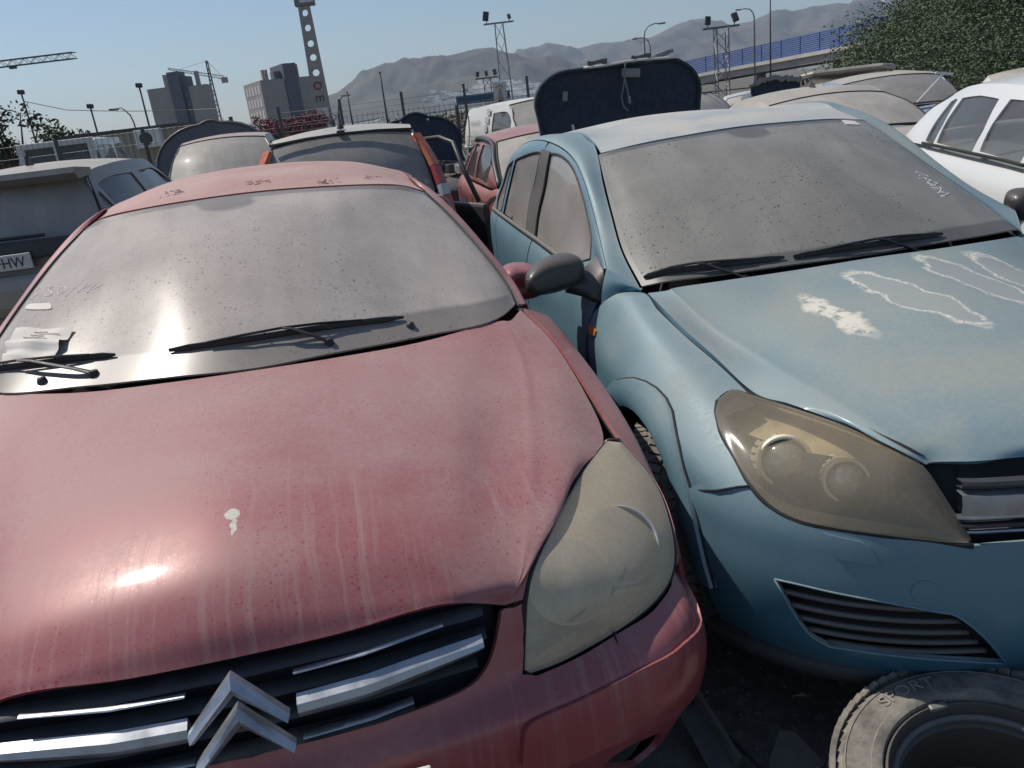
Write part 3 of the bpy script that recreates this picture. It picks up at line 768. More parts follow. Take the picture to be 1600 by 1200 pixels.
# blue container far off
MB_ = MB().box((0, 0, 0), (5.6, 2.3, .85))
for k in range(20): MB_.box((-2.7+k*.284, -1.17, 0), (.1, .06, .75))
o = MB_.build('freight_container', simple('container_blue', (.03, .10, .20), .6, 0, .15, 2)); o.location = (.6, 88, 2.6); tag(o, 'blue container on the rise below the hillside town', 'container')
# wire fences
M['wire'] = simple('fence_wire', (.13, .13, .13), .6, .5, .15, 6); M['post'] = simple('fence_post', (.085, .085, .09), .6, .3, .2, 6)
def wire_fence(label, a, b, n, h, step=.11, lean=0.0, rails=(.05, .5, .97), vert=True, post_r=.035, ext=.0, barbs=0):
    a = Vector(a); b = Vector(b); m = thing('wire_fence', label, 'fence', a, group='wire mesh fences'); d = b-a; L = d.length; u = d.normalized()
    for k in range(n+1):
        p = u*L*k/n; MB().tube([p, p+Vector((lean, 0, h+ext))], post_r, 6).build('post', M['post'], m)
    w = MB()
    for f_ in rails: w.tube([Vector((lean*f_, 0, h*f_)), u*L+Vector((lean*f_, 0, h*f_))], .006, 4)
    if vert:
        k = 0
        while k*step < L:
            p = u*(k*step); w.tube([p+Vector((0, 0, .04)), p+Vector((lean, 0, h))], .0045, 3, cap=False); k += 1
    for q in range(barbs): w.tube([Vector((0, 0, h+.08+q*.12)), u*L+Vector((0, 0, h+.08+q*.12))], .006, 3)
    ms = w.build('wire_mesh', M['wire'], m, fix=False); ms['kind'] = 'stuff'
wire_fence('wire mesh fence in front of the white van and cabin on the left', (-11.0, 15.6, 0), (-4.4, 15.0, 0), 4, 1.95, .11, 0, (.05, .3, .5, .7, .86, .97))
wire_fence('dark bar fence in front of the pink bougainvillea', (-9.2, 24.6, 0), (-4.2, 24.2, 0), 6, 1.75, .13, 0, (.1, .9, .98))
wire_fence('wire fence with barbed strands between concrete pole and white van', (-4.6, 19.5, 0), (2.6, 19.0, 0), 5, 1.80, .12, 0, (.05, .5, .97), ext=.35, barbs=2)
wire_fence('railed fence panels behind the white van', (-.6, 23.5, 0), (5.6, 24, 0), 5, 1.75, .3, 0, (.15, .45, .75, .97), True, .05)
# overhead cable
o = MB().tube([(-22.4, 50, 4.02), (-19.9, 50, 3.72), (-17, 50, 3.45), (-15, 49.5, 3.3)], .02, 4).tube([(-26.3, 50, 5.0), (-24, 50, 4.25), (-22.4, 50, 4.02)], .02, 4).build('overhead_cable', M['steel_dark']); tag(o, 'sagging overhead cable across the sky left of the taupe block', 'cable')
# ---- control nets and panel outlines of the two foreground cars (metres, car axes)
CTRL={
 'red_hood':[[[.002,-.938,.787],[0,-.905,.835],[0,-.83,.888],[0,-.72,.925],[0,-.58,.955],[0,-.42,.98],[0,-.25,.996],[0,-.1,1.006],[0,-.01,1.01]],
  [[.17,-.931,.786],[.178,-.899,.822],[.189,-.826,.87],[.202,-.718,.904],[.216,-.579,.932],[.231,-.419,.956],[.246,-.247,.975],[.261,-.087,.99],[.216,.025,1.003]],
  [[.347,-.903,.781],[.347,-.883,.798],[.368,-.814,.836],[.392,-.713,.865],[.42,-.577,.889],[.45,-.416,.912],[.479,-.24,.936],[.508,-.051,.959],[.464,.127,.987]],
  [[.458,-.88,.736],[.492,-.859,.77],[.515,-.797,.797],[.54,-.705,.821],[.575,-.574,.842],[.618,-.412,.862],[.659,-.23,.893],[.705,0,.926],[.729,.246,.987]],
  [[.458,-.88,.736],[.495,-.859,.77],[.525,-.797,.796],[.56,-.705,.818],[.6,-.574,.839],[.643,-.412,.859],[.684,-.23,.89],[.725,0,.924],[.734,.246,.986]],
  [[.458,-.88,.736],[.497,-.859,.769],[.533,-.797,.794],[.574,-.705,.815],[.618,-.574,.834],[.661,-.412,.855],[.702,-.23,.885],[.739,0,.92],[.738,.246,.985]],
  [[.458,-.88,.736],[.501,-.859,.769],[.545,-.797,.791],[.6,-.705,.809],[.65,-.574,.828],[.693,-.412,.848],[.734,-.23,.879],[.765,0,.915],[.744,.246,.984]],
  [[.497,-.876,.738],[.52,-.839,.77],[.576,-.749,.785],[.649,-.631,.793],[.737,-.512,.802],[.843,-.367,.795],[.865,-.156,.847],[.858,.126,.923],[.813,.37,.986]]],
 'red_windshield':[[[0,-.005,1.004],[0,.22,1.125],[0,.46,1.235],[0,.72,1.333],[.067,1.004,1.401]],
  [[.216,.032,1.005],[.2,.25,1.118],[.21,.49,1.228],[.22,.745,1.325],[.329,1.008,1.389]],
  [[.465,.134,.989],[.43,.35,1.097],[.425,.58,1.205],[.42,.82,1.3],[.522,1.051,1.368]],
  [[.738,.253,.99],[.765,.471,1.062],[.721,.695,1.152],[.669,.92,1.246],[.603,1.135,1.339]],
  [[.803,.357,.997],[.806,.521,1.044],[.76,.745,1.143],[.701,.972,1.242],[.64,1.183,1.322]]],
 'red_roof':[[[.067,1.009,1.403],[0,1.2,1.438],[0,1.5,1.462],[0,1.9,1.468],[0,2.3,1.45],[0,2.65,1.41]],
  [[.329,1.013,1.391],[.24,1.21,1.43],[.24,1.5,1.454],[.24,1.9,1.46],[.24,2.3,1.442],[.24,2.65,1.402]],
  [[.523,1.056,1.37],[.42,1.24,1.403],[.42,1.52,1.43],[.42,1.9,1.437],[.42,2.3,1.42],[.42,2.65,1.38]],
  [[.644,1.188,1.324],[.622,1.32,1.345],[.618,1.56,1.373],[.612,1.9,1.38],[.6,2.3,1.363],[.58,2.65,1.323]]],
 'red_rail':[[[.81,.36,.993],[.808,.522,1.045],[.765,.745,1.143],[.706,.971,1.242],[.646,1.193,1.321],[.626,1.33,1.345],[.622,1.56,1.373],[.616,1.9,1.38],[.604,2.3,1.363],[.584,2.65,1.323]],
  [[.841,.382,.99],[.836,.542,1.045],[.798,.762,1.132],[.741,.99,1.236],[.674,1.215,1.327],[.616,1.406,1.375],[.655,1.65,1.36],[.65,1.95,1.362],[.64,2.35,1.345],[.62,2.7,1.295]],
  [[.86,.44,.955],[.84,.6,1.015],[.8,.82,1.105],[.755,1.04,1.2],[.71,1.27,1.28],[.7,1.46,1.305],[.695,1.7,1.32],[.69,2,1.318],[.685,2.4,1.295],[.66,2.75,1.245]]],
 'red_headlight':[[[.475,-.919,.613],[.488,-.897,.676],[.502,-.872,.736],[.526,-.834,.768],[.58,-.749,.782],[.653,-.631,.789],[.74,-.511,.798],[.848,-.369,.795]],
  [[.476,-.92,.612],[.518,-.901,.657],[.58,-.869,.701],[.63,-.823,.726],[.685,-.744,.741],[.743,-.633,.758],[.8,-.512,.778],[.856,-.371,.794]],
  [[.477,-.92,.611],[.545,-.9,.632],[.653,-.855,.656],[.729,-.8,.671],[.786,-.726,.687],[.829,-.626,.716],[.859,-.508,.753],[.863,-.372,.793]],
  [[.478,-.921,.61],[.567,-.893,.601],[.716,-.83,.601],[.815,-.762,.603],[.873,-.693,.621],[.903,-.607,.665],[.911,-.498,.722],[.87,-.374,.793]]],
 'red_fender':[[[.879,-.692,.612],[.91,-.607,.663],[.916,-.497,.721],[.874,-.369,.794],[.871,-.156,.846],[.864,.125,.922],[.82,.368,.988]],
  [[.909,-.645,.597],[.927,-.577,.624],[.935,-.445,.699],[.936,-.315,.765],[.939,-.113,.821],[.933,.139,.879],[.922,.406,.93]],
  [[.921,-.645,.507],[.939,-.577,.534],[.947,-.445,.609],[.948,-.315,.675],[.951,-.113,.731],[.945,.139,.789],[.934,.406,.84]],
  [[.897,-.635,.45],[.897,-.567,.478],[.897,-.435,.507],[.897,-.305,.535],[.897,-.103,.563],[.897,.149,.592],[.897,.416,.62]],
  [[.885,-.635,.25],[.885,-.567,.25],[.885,-.435,.25],[.885,-.305,.25],[.885,-.103,.25],[.885,.149,.25],[.885,.416,.25]]],
 'red_bumper':[[[0,-.91,.82],[.19,-.9,.82],[.36,-.865,.82],[.5,-.81,.82],[.63,-.73,.82],[.73,-.65,.82],[.79,-.53,.82],[.82,-.38,.82]],
  [[0,-.952,.74],[.2,-.942,.74],[.39,-.905,.74],[.53,-.85,.74],[.67,-.765,.74],[.78,-.665,.74],[.84,-.54,.74],[.865,-.39,.74]],
  [[0,-.983,.66],[.2,-.973,.66],[.4,-.935,.66],[.55,-.875,.66],[.69,-.785,.66],[.8,-.68,.66],[.862,-.55,.66],[.885,-.4,.66]],
  [[0,-1,.615],[.2,-.99,.615],[.4,-.955,.615],[.55,-.898,.615],[.688,-.82,.615],[.79,-.74,.615],[.86,-.61,.615],[.89,-.42,.615]],
  [[0,-1.03,.575],[.2,-1.02,.575],[.4,-.992,.575],[.551,-.958,.575],[.681,-.914,.575],[.79,-.862,.575],[.876,-.745,.575],[.9,-.45,.575]],
  [[0,-1.045,.5],[.2,-1.035,.5],[.4,-1.01,.5],[.555,-.978,.5],[.69,-.937,.5],[.805,-.883,.5],[.893,-.765,.5],[.912,-.46,.5]],
  [[0,-1.045,.42],[.2,-1.035,.42],[.4,-1.01,.42],[.555,-.978,.42],[.69,-.937,.42],[.8,-.88,.42],[.885,-.765,.42],[.905,-.46,.42]],
  [[0,-1.03,.33],[.2,-1.02,.33],[.4,-.995,.33],[.55,-.96,.33],[.68,-.915,.33],[.78,-.855,.33],[.855,-.74,.33],[.88,-.46,.33]],
  [[0,-.97,.24],[.2,-.96,.24],[.39,-.93,.24],[.53,-.895,.24],[.65,-.85,.24],[.745,-.79,.24],[.81,-.68,.24],[.84,-.46,.24]]],
 'blue_hood':[[[0,-.8,.765],[0,-.775,.8],[0,-.72,.83],[0,-.625,.86],[0,-.49,.893],[0,-.325,.925],[0,-.145,.955],[0,.05,.982],[0,.205,1.004]],
  [[-.238,-.76,.77],[-.173,-.758,.797],[-.183,-.703,.824],[-.191,-.61,.851],[-.2,-.479,.88],[-.209,-.318,.908],[-.217,-.138,.934],[-.23,.058,.961],[-.254,.239,.994]],
  [[-.339,-.739,.769],[-.32,-.717,.791],[-.338,-.662,.815],[-.354,-.575,.836],[-.369,-.453,.858],[-.386,-.3,.879],[-.401,-.122,.9],[-.425,.079,.926],[-.478,.279,.988]],
  [[-.408,-.698,.76],[-.416,-.67,.788],[-.437,-.614,.808],[-.458,-.534,.825],[-.479,-.422,.84],[-.502,-.28,.853],[-.522,-.103,.868],[-.558,.102,.894],[-.618,.34,.975]],
  [[-.412,-.698,.759],[-.432,-.67,.785],[-.457,-.614,.805],[-.478,-.534,.822],[-.499,-.422,.837],[-.522,-.28,.85],[-.542,-.103,.865],[-.574,.102,.891],[-.624,.34,.974]],
  [[-.415,-.698,.758],[-.443,-.67,.781],[-.471,-.614,.799],[-.492,-.534,.816],[-.513,-.422,.831],[-.536,-.28,.844],[-.556,-.103,.859],[-.585,.102,.886],[-.628,.34,.972]],
  [[-.414,-.694,.753],[-.444,-.657,.777],[-.478,-.587,.791],[-.52,-.498,.802],[-.575,-.379,.808],[-.618,-.266,.804],[-.65,-.063,.86],[-.676,.144,.907],[-.692,.389,.956]]],
 'blue_windshield':[[[0,.215,1],[0,.42,1.122],[0,.65,1.23],[0,.89,1.325],[0,1.15,1.391]],
  [[-.251,.246,.997],[-.235,.445,1.115],[-.235,.675,1.222],[-.235,.91,1.317],[-.239,1.161,1.384]],
  [[-.475,.286,.99],[-.445,.49,1.1],[-.43,.715,1.205],[-.415,.94,1.3],[-.4,1.175,1.375]],
  [[-.638,.342,.98],[-.626,.565,1.075],[-.601,.779,1.173],[-.578,.997,1.277],[-.552,1.208,1.361]],
  [[-.693,.392,.964],[-.689,.61,1.052],[-.66,.821,1.148],[-.627,1.033,1.251],[-.593,1.234,1.352]]],
 'blue_roof':[[[0,1.155,1.394],[0,1.4,1.427],[0,1.8,1.448],[0,2.3,1.445],[0,2.75,1.4],[0,3,1.365]],
  [[-.238,1.166,1.386],[-.23,1.4,1.421],[-.225,1.8,1.443],[-.17,2.3,1.44],[-.17,2.75,1.395],[-.17,3,1.36]],
  [[-.398,1.179,1.377],[-.4,1.42,1.41],[-.4,1.8,1.43],[-.355,2.3,1.424],[-.35,2.75,1.38],[-.34,3,1.345]],
  [[-.58,1.23,1.354],[-.567,1.386,1.392],[-.577,1.605,1.43],[-.58,2.2,1.405],[-.575,2.72,1.36],[-.56,2.97,1.315]]],
 'blue_green':[[[-.696,.396,.958],[-.694,.609,1.053],[-.665,.821,1.149],[-.633,1.033,1.252],[-.594,1.232,1.345],[-.564,1.432,1.39],[-.573,1.662,1.429],[-.585,2.2,1.405],[-.58,2.72,1.36],[-.565,3,1.31],[-.56,3.2,1.2]],
  [[-.771,.536,1.015],[-.738,.731,1.09],[-.714,.91,1.177],[-.697,1.092,1.273],[-.689,1.274,1.339],[-.697,1.516,1.385],[-.728,1.821,1.409],[-.73,2.3,1.375],[-.725,2.75,1.305],[-.705,3.05,1.215],[-.68,3.25,1.1]],
  [[-.77,.6,.97],[-.765,.8,1.02],[-.75,.97,1.06],[-.745,1.14,1.11],[-.755,1.32,1.15],[-.765,1.55,1.17],[-.78,1.85,1.175],[-.79,2.35,1.175],[-.79,2.8,1.145],[-.775,3.1,1.095],[-.75,3.3,1.02]],
  [[-.8,.66,.945],[-.805,.86,.95],[-.808,1.03,.952],[-.81,1.2,.955],[-.815,1.38,.957],[-.82,1.6,.96],[-.83,1.9,.963],[-.84,2.4,.965],[-.845,2.85,.965],[-.835,3.15,.96],[-.8,3.33,.955]]],
 'blue_side':[[[-.565,-.62,.735],[-.63,-.46,.775],[-.63,-.289,.813],[-.642,-.117,.845],[-.665,.035,.877],[-.687,.242,.92],[-.692,.411,.95],[-.8,.66,.945],[-.808,1.03,.952],[-.815,1.4,.957],[-.83,1.9,.963],[-.84,2.4,.965],[-.845,2.85,.965],[-.835,3.15,.96],[-.8,3.33,.955]],
  [[-.655,-.62,.7],[-.71,-.46,.745],[-.722,-.29,.793],[-.732,-.115,.829],[-.745,.045,.86],[-.755,.25,.902],[-.758,.44,.934],[-.83,.68,.905],[-.835,1.03,.91],[-.84,1.4,.915],[-.85,1.9,.92],[-.86,2.4,.92],[-.865,2.85,.92],[-.855,3.15,.91],[-.82,3.35,.9]],
  [[-.73,-.62,.65],[-.785,-.46,.685],[-.815,-.3,.715],[-.83,-.12,.74],[-.835,.05,.765],[-.838,.25,.785],[-.842,.45,.805],[-.855,.68,.82],[-.862,1.03,.825],[-.867,1.4,.83],[-.872,1.9,.835],[-.877,2.4,.84],[-.878,2.85,.84],[-.865,3.15,.835],[-.83,3.36,.82]],
  [[-.765,-.62,.56],[-.815,-.46,.59],[-.843,-.3,.61],[-.855,-.12,.625],[-.86,.05,.64],[-.862,.25,.65],[-.865,.45,.66],[-.87,.68,.67],[-.873,1.03,.675],[-.877,1.4,.68],[-.88,1.9,.68],[-.882,2.4,.68],[-.88,2.85,.68],[-.865,3.15,.67],[-.83,3.37,.66]],
  [[-.765,-.62,.42],[-.82,-.46,.42],[-.848,-.3,.42],[-.857,-.15,.42],[-.86,.05,.42],[-.86,.25,.42],[-.86,.43,.42],[-.862,.66,.42],[-.862,1.03,.42],[-.862,1.4,.42],[-.862,1.9,.42],[-.865,2.4,.42],[-.86,2.85,.42],[-.84,3.15,.42],[-.8,3.33,.42]],
  [[-.74,-.62,.22],[-.79,-.46,.2],[-.81,-.3,.2],[-.82,-.15,.2],[-.82,.05,.2],[-.82,.25,.2],[-.82,.43,.2],[-.82,.66,.2],[-.82,1.03,.2],[-.82,1.4,.2],[-.82,1.9,.2],[-.82,2.4,.2],[-.82,2.85,.2],[-.8,3.15,.2],[-.76,3.33,.2]]],
 'blue_headlight':[[[-.711,-.271,.802],[-.658,-.25,.815],[-.629,-.291,.812],[-.575,-.379,.804],[-.52,-.498,.799],[-.477,-.586,.788],[-.443,-.656,.774],[-.417,-.695,.748],[-.386,-.754,.664],[-.364,-.788,.605]],
  [[-.716,-.281,.798],[-.691,-.297,.802],[-.674,-.355,.792],[-.639,-.444,.777],[-.596,-.543,.764],[-.555,-.619,.75],[-.512,-.681,.739],[-.465,-.722,.717],[-.411,-.771,.656],[-.369,-.795,.608]],
  [[-.722,-.291,.793],[-.72,-.338,.784],[-.715,-.41,.765],[-.697,-.498,.74],[-.665,-.576,.717],[-.625,-.639,.701],[-.575,-.694,.693],[-.508,-.739,.679],[-.433,-.782,.642],[-.375,-.801,.611]],
  [[-.728,-.301,.788],[-.744,-.371,.761],[-.745,-.45,.729],[-.742,-.534,.691],[-.72,-.589,.658],[-.682,-.639,.64],[-.625,-.689,.636],[-.541,-.743,.632],[-.449,-.784,.623],[-.381,-.808,.615]]],
 'blue_bumper':[[[0,-.79,.78],[-.172,-.778,.78],[-.31,-.75,.78],[-.43,-.705,.78],[-.542,-.63,.78],[-.632,-.53,.78],[-.688,-.42,.78],[-.718,-.32,.78],[-.735,-.24,.78]],
  [[0,-.825,.7],[-.193,-.813,.7],[-.347,-.785,.7],[-.482,-.74,.7],[-.608,-.665,.7],[-.709,-.565,.7],[-.772,-.455,.7],[-.806,-.355,.7],[-.825,-.275,.7]],
  [[0,-.85,.62],[-.201,-.838,.62],[-.361,-.81,.62],[-.501,-.765,.62],[-.632,-.69,.62],[-.737,-.59,.62],[-.802,-.48,.62],[-.838,-.38,.62],[-.858,-.3,.62]],
  [[0,-.862,.55],[-.202,-.85,.55],[-.363,-.822,.55],[-.504,-.777,.55],[-.635,-.702,.55],[-.741,-.602,.55],[-.806,-.492,.55],[-.842,-.392,.55],[-.862,-.312,.55]],
  [[0,-.87,.47],[-.202,-.858,.47],[-.364,-.83,.47],[-.505,-.785,.47],[-.636,-.71,.47],[-.742,-.61,.47],[-.808,-.5,.47],[-.843,-.4,.47],[-.864,-.32,.47]],
  [[0,-.862,.39],[-.201,-.85,.39],[-.362,-.822,.39],[-.502,-.777,.39],[-.633,-.702,.39],[-.739,-.602,.39],[-.804,-.492,.39],[-.839,-.392,.39],[-.859,-.312,.39]],
  [[0,-.85,.32],[-.198,-.838,.32],[-.356,-.81,.32],[-.495,-.765,.32],[-.624,-.69,.32],[-.728,-.59,.32],[-.792,-.48,.32],[-.827,-.38,.32],[-.846,-.3,.32]],
  [[0,-.815,.25],[-.193,-.803,.25],[-.347,-.775,.25],[-.482,-.73,.25],[-.608,-.655,.25],[-.709,-.555,.25],[-.772,-.445,.25],[-.806,-.345,.25],[-.825,-.265,.25]]],
}
TRIM={
 'red_bumper':[(1.0000,0.0000),(0.3224,0.0000),(0.3209,0.0063),(0.3194,0.0125),(0.3188,0.0248),(0.3200,0.0460),(0.3221,0.0731),(0.3238,0.1030),(0.3251,0.1370),(0.3258,0.1737),(0.3248,0.2055),(0.3224,0.2292),(0.3183,0.2480),(0.3099,0.2636),(0.2960,0.2755),(0.2779,0.2842),(0.2574,0.2930),(0.2332,0.3034),(0.2065,0.3140),(0.1831,0.3232),(0.1661,0.3302),(0.1523,0.3359),(0.1386,0.3416),(0.1354,0.3481),(0.1387,0.3546),(0.1420,0.3611),(0.1443,0.3677),(0.1451,0.3744),(0.1449,0.3812),(0.1448,0.3880),(0.2324,0.3610),(0.3621,0.3473),(0.3944,0.3740),(0.4002,0.4016),(0.4060,0.4293),(0.4108,0.4576),(0.4138,0.4867),(0.4157,0.5165),(0.4177,0.5471),(0.4202,0.5785),(0.4227,0.6106),(0.4252,0.6444),(0.4274,0.6819),(0.4295,0.7209),(0.4321,0.7565),(0.4353,0.7859),(0.4389,0.8118),(0.4425,0.8377),(0.3000,0.8800),(0.2800,1.0000),(0.5000,1.0000),(1.0000,1.0000)],
 'red_strip':[(0.6371,0.3143),(0.6104,0.3167),(0.5837,0.3192),(0.5614,0.3225),(0.5453,0.3262),(0.5335,0.3308),(0.5252,0.3385),(0.5207,0.3505),(0.5197,0.3656),(0.5195,0.3817),(0.5196,0.3950),(0.5205,0.4094),(0.5216,0.4342),(0.5221,0.4756),(0.5228,0.5274),(0.5246,0.5797),(0.5277,0.6311),(0.5320,0.6829),(0.5373,0.7296),(0.5441,0.7678),(0.5520,0.8009),(0.5598,0.8340),(0.5100,0.9000),(0.5200,0.9700),(0.7400,0.9700),(0.7300,0.9000),(0.7683,0.7606),(0.7575,0.7211),(0.7466,0.6816),(0.7367,0.6427),(0.7282,0.6035),(0.7207,0.5648),(0.7140,0.5304),(0.7077,0.5026),(0.7021,0.4791),(0.6985,0.4564),(0.6978,0.4338),(0.6990,0.4120),(0.7002,0.3902)],
 'red_fog':[(0.7781,0.4701),(0.7711,0.4836),(0.7641,0.4970),(0.7598,0.5118),(0.7593,0.5286),(0.7615,0.5468),(0.7657,0.5659),(0.7720,0.5879),(0.7802,0.6109),(0.7894,0.6290),(0.7986,0.6395),(0.8087,0.6450),(0.8210,0.6470),(0.8382,0.6461),(0.8576,0.6417),(0.8726,0.6332),(0.8794,0.6192),(0.8818,0.6011),(0.8842,0.5830)],
 'b_win_front':[(0.9961,0.5251),(0.9349,0.5297),(0.8737,0.5342),(0.8147,0.5367),(0.7583,0.5355),(0.7041,0.5322),(0.6525,0.5290),(0.6031,0.5261),(0.5562,0.5233),(0.5135,0.5212),(0.4770,0.5204),(0.4448,0.5204),(0.4126,0.5203),(0.4055,0.5066),(0.3985,0.4929),(0.3929,0.4785),(0.3893,0.4629),(0.3873,0.4465),(0.3866,0.4303),(0.3877,0.4147),(0.3903,0.3993),(0.3935,0.3837),(0.3970,0.3678),(0.4012,0.3518),(0.4061,0.3353),(0.4121,0.3178),(0.4189,0.2997),(0.4252,0.2825),(0.4302,0.2672),(0.4349,0.2527),(0.4411,0.2363),(0.4499,0.2161),(0.4602,0.1940),(0.4710,0.1737),(0.4823,0.1571),(0.4940,0.1423),(0.5058,0.1274),(0.5714,0.1120),(0.6834,0.0849),(0.9900,0.1700),(0.9881,0.2137),(0.9863,0.2574),(0.9850,0.3000),(0.9846,0.3407),(0.9848,0.3804),(0.9850,0.4200)],
 'b_win_rear':[(0.9961,0.5946),(0.9488,0.5975),(0.9015,0.6003),(0.8533,0.6023),(0.8037,0.6037),(0.7532,0.6043),(0.7027,0.6023),(0.6517,0.5960),(0.6006,0.5872),(0.5521,0.5792),(0.5079,0.5734),(0.4662,0.5684),(0.4246,0.5634),(0.4281,0.5773),(0.4315,0.5911),(0.4363,0.6062),(0.4433,0.6234),(0.4516,0.6418),(0.4595,0.6602),(0.4662,0.6782),(0.4725,0.6963),(0.4788,0.7143),(0.6100,0.7297),(0.6707,0.7323),(0.7313,0.7349),(0.7915,0.7375),(0.8510,0.7400),(0.9101,0.7426),(0.9691,0.7452)],
 'b_win_quarter':[(0.9691,0.7645),(0.8998,0.7619),(0.8304,0.7593),(0.7645,0.7568),(0.7020,0.7545),(0.6429,0.7522),(0.5907,0.7490),(0.5488,0.7445),(0.5138,0.7390),(0.4788,0.7336),(0.4858,0.7502),(0.4928,0.7668),(0.5058,0.7799),(0.5271,0.7874),(0.5544,0.7914),(0.5869,0.7954),(0.6261,0.8002),(0.6704,0.8051),(0.7143,0.8108),(0.7553,0.8194),(0.7959,0.8288),(0.8378,0.8340),(0.8820,0.8317),(0.9275,0.8251),(0.9730,0.8185)],
 'b_bumper':[(0.3000,0.0000),(0.3000,0.2200),(0.3044,0.2626),(0.2979,0.2833),(0.2914,0.3040),(0.2853,0.3271),(0.2797,0.3543),(0.2746,0.3839),(0.2703,0.4131),(0.2671,0.4415),(0.2647,0.4695),(0.2625,0.4954),(0.2612,0.5185),(0.2601,0.5396),(0.2562,0.5595),(0.2481,0.5781),(0.2372,0.5957),(0.2240,0.6131),(0.2079,0.6309),(0.1896,0.6486),(0.1713,0.6663),(0.2000,0.7800),(0.3320,0.9344),(0.3900,0.9073),(0.4517,0.8842),(0.5135,0.8649),(0.5753,0.8494),(0.6371,0.8340),(0.7027,0.8185),(0.7761,0.8069),(0.8533,0.7992),(0.9305,0.7838),(1.0000,0.7683),(1.0000,0.0000)],
 'b_fog':[(0.5379,0.6048),(0.5361,0.5859),(0.5342,0.5671),(0.5348,0.5407),(0.5387,0.5005),(0.5449,0.4528),(0.5531,0.4094),(0.5638,0.3755),(0.5764,0.3458),(0.5890,0.3162),(0.5924,0.3072),(0.5958,0.2982),(0.6084,0.2872),(0.6347,0.2725),(0.6703,0.2557),(0.7112,0.2396),(0.7613,0.2244),(0.8168,0.2099),(0.8615,0.1986),(0.8866,0.1924),(0.9010,0.1893),(0.9153,0.1863),(0.9029,0.2077),(0.8906,0.2291),(0.8791,0.2540),(0.8683,0.2851),(0.8584,0.3198),(0.8505,0.3540),(0.8450,0.3882),(0.8416,0.4220),(0.8402,0.4505),(0.8415,0.4703),(0.8448,0.4850),(0.8481,0.4996),(0.8332,0.5120),(0.8183,0.5243),(0.7969,0.5360),(0.7639,0.5468),(0.7244,0.5569),(0.6872,0.5661),(0.6559,0.5740),(0.6268,0.5811),(0.5978,0.5881)],
 'b_cap':[(0.4970,0.3197),(0.5042,0.3204),(0.5114,0.3211),(0.5180,0.3224),(0.5242,0.3244),(0.5299,0.3269),(0.5347,0.3298),(0.5384,0.3330),(0.5413,0.3366),(0.5430,0.3403),(0.5434,0.3440),(0.5427,0.3479),(0.5409,0.3515),(0.5379,0.3549),(0.5339,0.3581),(0.5290,0.3608),(0.5233,0.3631),(0.5168,0.3649),(0.5100,0.3661),(0.5029,0.3667),(0.4955,0.3666),(0.4883,0.3661),(0.4814,0.3648),(0.4747,0.3631),(0.4688,0.3608),(0.4637,0.3581),(0.4594,0.3549),(0.4561,0.3516),(0.4539,0.3480),(0.4529,0.3442),(0.4530,0.3404),(0.4543,0.3367),(0.4568,0.3331),(0.4602,0.3299),(0.4649,0.3272),(0.4705,0.3248),(0.4761,0.3224)],
 'b_washer':[(0.2768,0.5118),(0.2940,0.4468),(0.3026,0.4408),(0.3112,0.4349),(0.3244,0.4292),(0.3456,0.4239),(0.3714,0.4189),(0.3972,0.4138),(0.3878,0.4827),(0.3748,0.4880),(0.3619,0.4933),(0.3459,0.4984),(0.3249,0.5030),(0.3008,0.5074),(0.2768,0.5118)],
 'b_grille':[(0.0200,0.0000),(0.0266,0.1864),(0.0379,0.3609),(0.0528,0.3530),(0.0677,0.3451),(0.0874,0.3357),(0.1151,0.3231),(0.1475,0.3089),(0.1791,0.2962),(0.2078,0.2867),(0.2357,0.2788),(0.2637,0.2709),(0.2995,0.1821),(0.2700,0.0000)],
 'b_arch_i':[(1.0000,0.3745),(0.9730,0.3822),(0.9266,0.3900),(0.8803,0.3900),(0.8340,0.3900),(0.7915,0.3861),(0.7490,0.3784),(0.7104,0.3707),(0.6718,0.3591),(0.6409,0.3475),(0.6100,0.3320),(0.5714,0.3166),(0.5328,0.3012),(0.5058,0.2819),(0.4865,0.2625),(0.4749,0.2394),(0.4749,0.2162),(0.4903,0.1969),(0.5174,0.1815),(0.5598,0.1622),(0.6062,0.1467),(0.6448,0.1313),(0.6911,0.1197),(0.7375,0.1081),(0.7876,0.1004),(0.8378,0.0965),(0.8842,0.0965),(0.9305,0.1004),(0.9730,0.1042),(1.0000,0.1120)],
 'b_arch_o':[(1.0000,0.4054),(0.9923,0.4170),(0.9382,0.4208),(0.8842,0.4247),(0.8263,0.4208),(0.7722,0.4170),(0.7220,0.4054),(0.6757,0.3938),(0.6332,0.3822),(0.5830,0.3668),(0.5174,0.3475),(0.4633,0.3320),(0.4170,0.3089),(0.3784,0.2896),(0.3436,0.2625),(0.3243,0.2355),(0.3205,0.2085),(0.3359,0.1853),(0.3745,0.1660),(0.4247,0.1429),(0.4903,0.1236),(0.5676,0.1042),(0.6371,0.0888),(0.6988,0.0772),(0.7683,0.0695),(0.8301,0.0618),(0.8880,0.0618),(0.9421,0.0618),(0.9961,0.0695),(1.0000,0.0811)],
 'b_bump_arch':[(0.3320,0.9344),(0.3900,0.9073),(0.4517,0.8842),(0.5135,0.8649),(0.5753,0.8494),(0.6371,0.8340),(0.7027,0.8185),(0.7761,0.8069),(0.8533,0.7992),(0.9305,0.7838),(1.0000,0.7683)],
 'b_shut':[(0.2473,0.4511),(0.2827,0.4558),(0.3180,0.4606),(0.3514,0.4634),(0.3804,0.4630),(0.4075,0.4606),(0.4373,0.4582),(0.4724,0.4561),(0.5103,0.4539),(0.5483,0.4517)],
 'b_joint':[(0.3333,0.0383),(0.3749,0.0467),(0.4165,0.0551),(0.4603,0.0668),(0.5079,0.0843),(0.5577,0.1051),(0.6076,0.1259)],
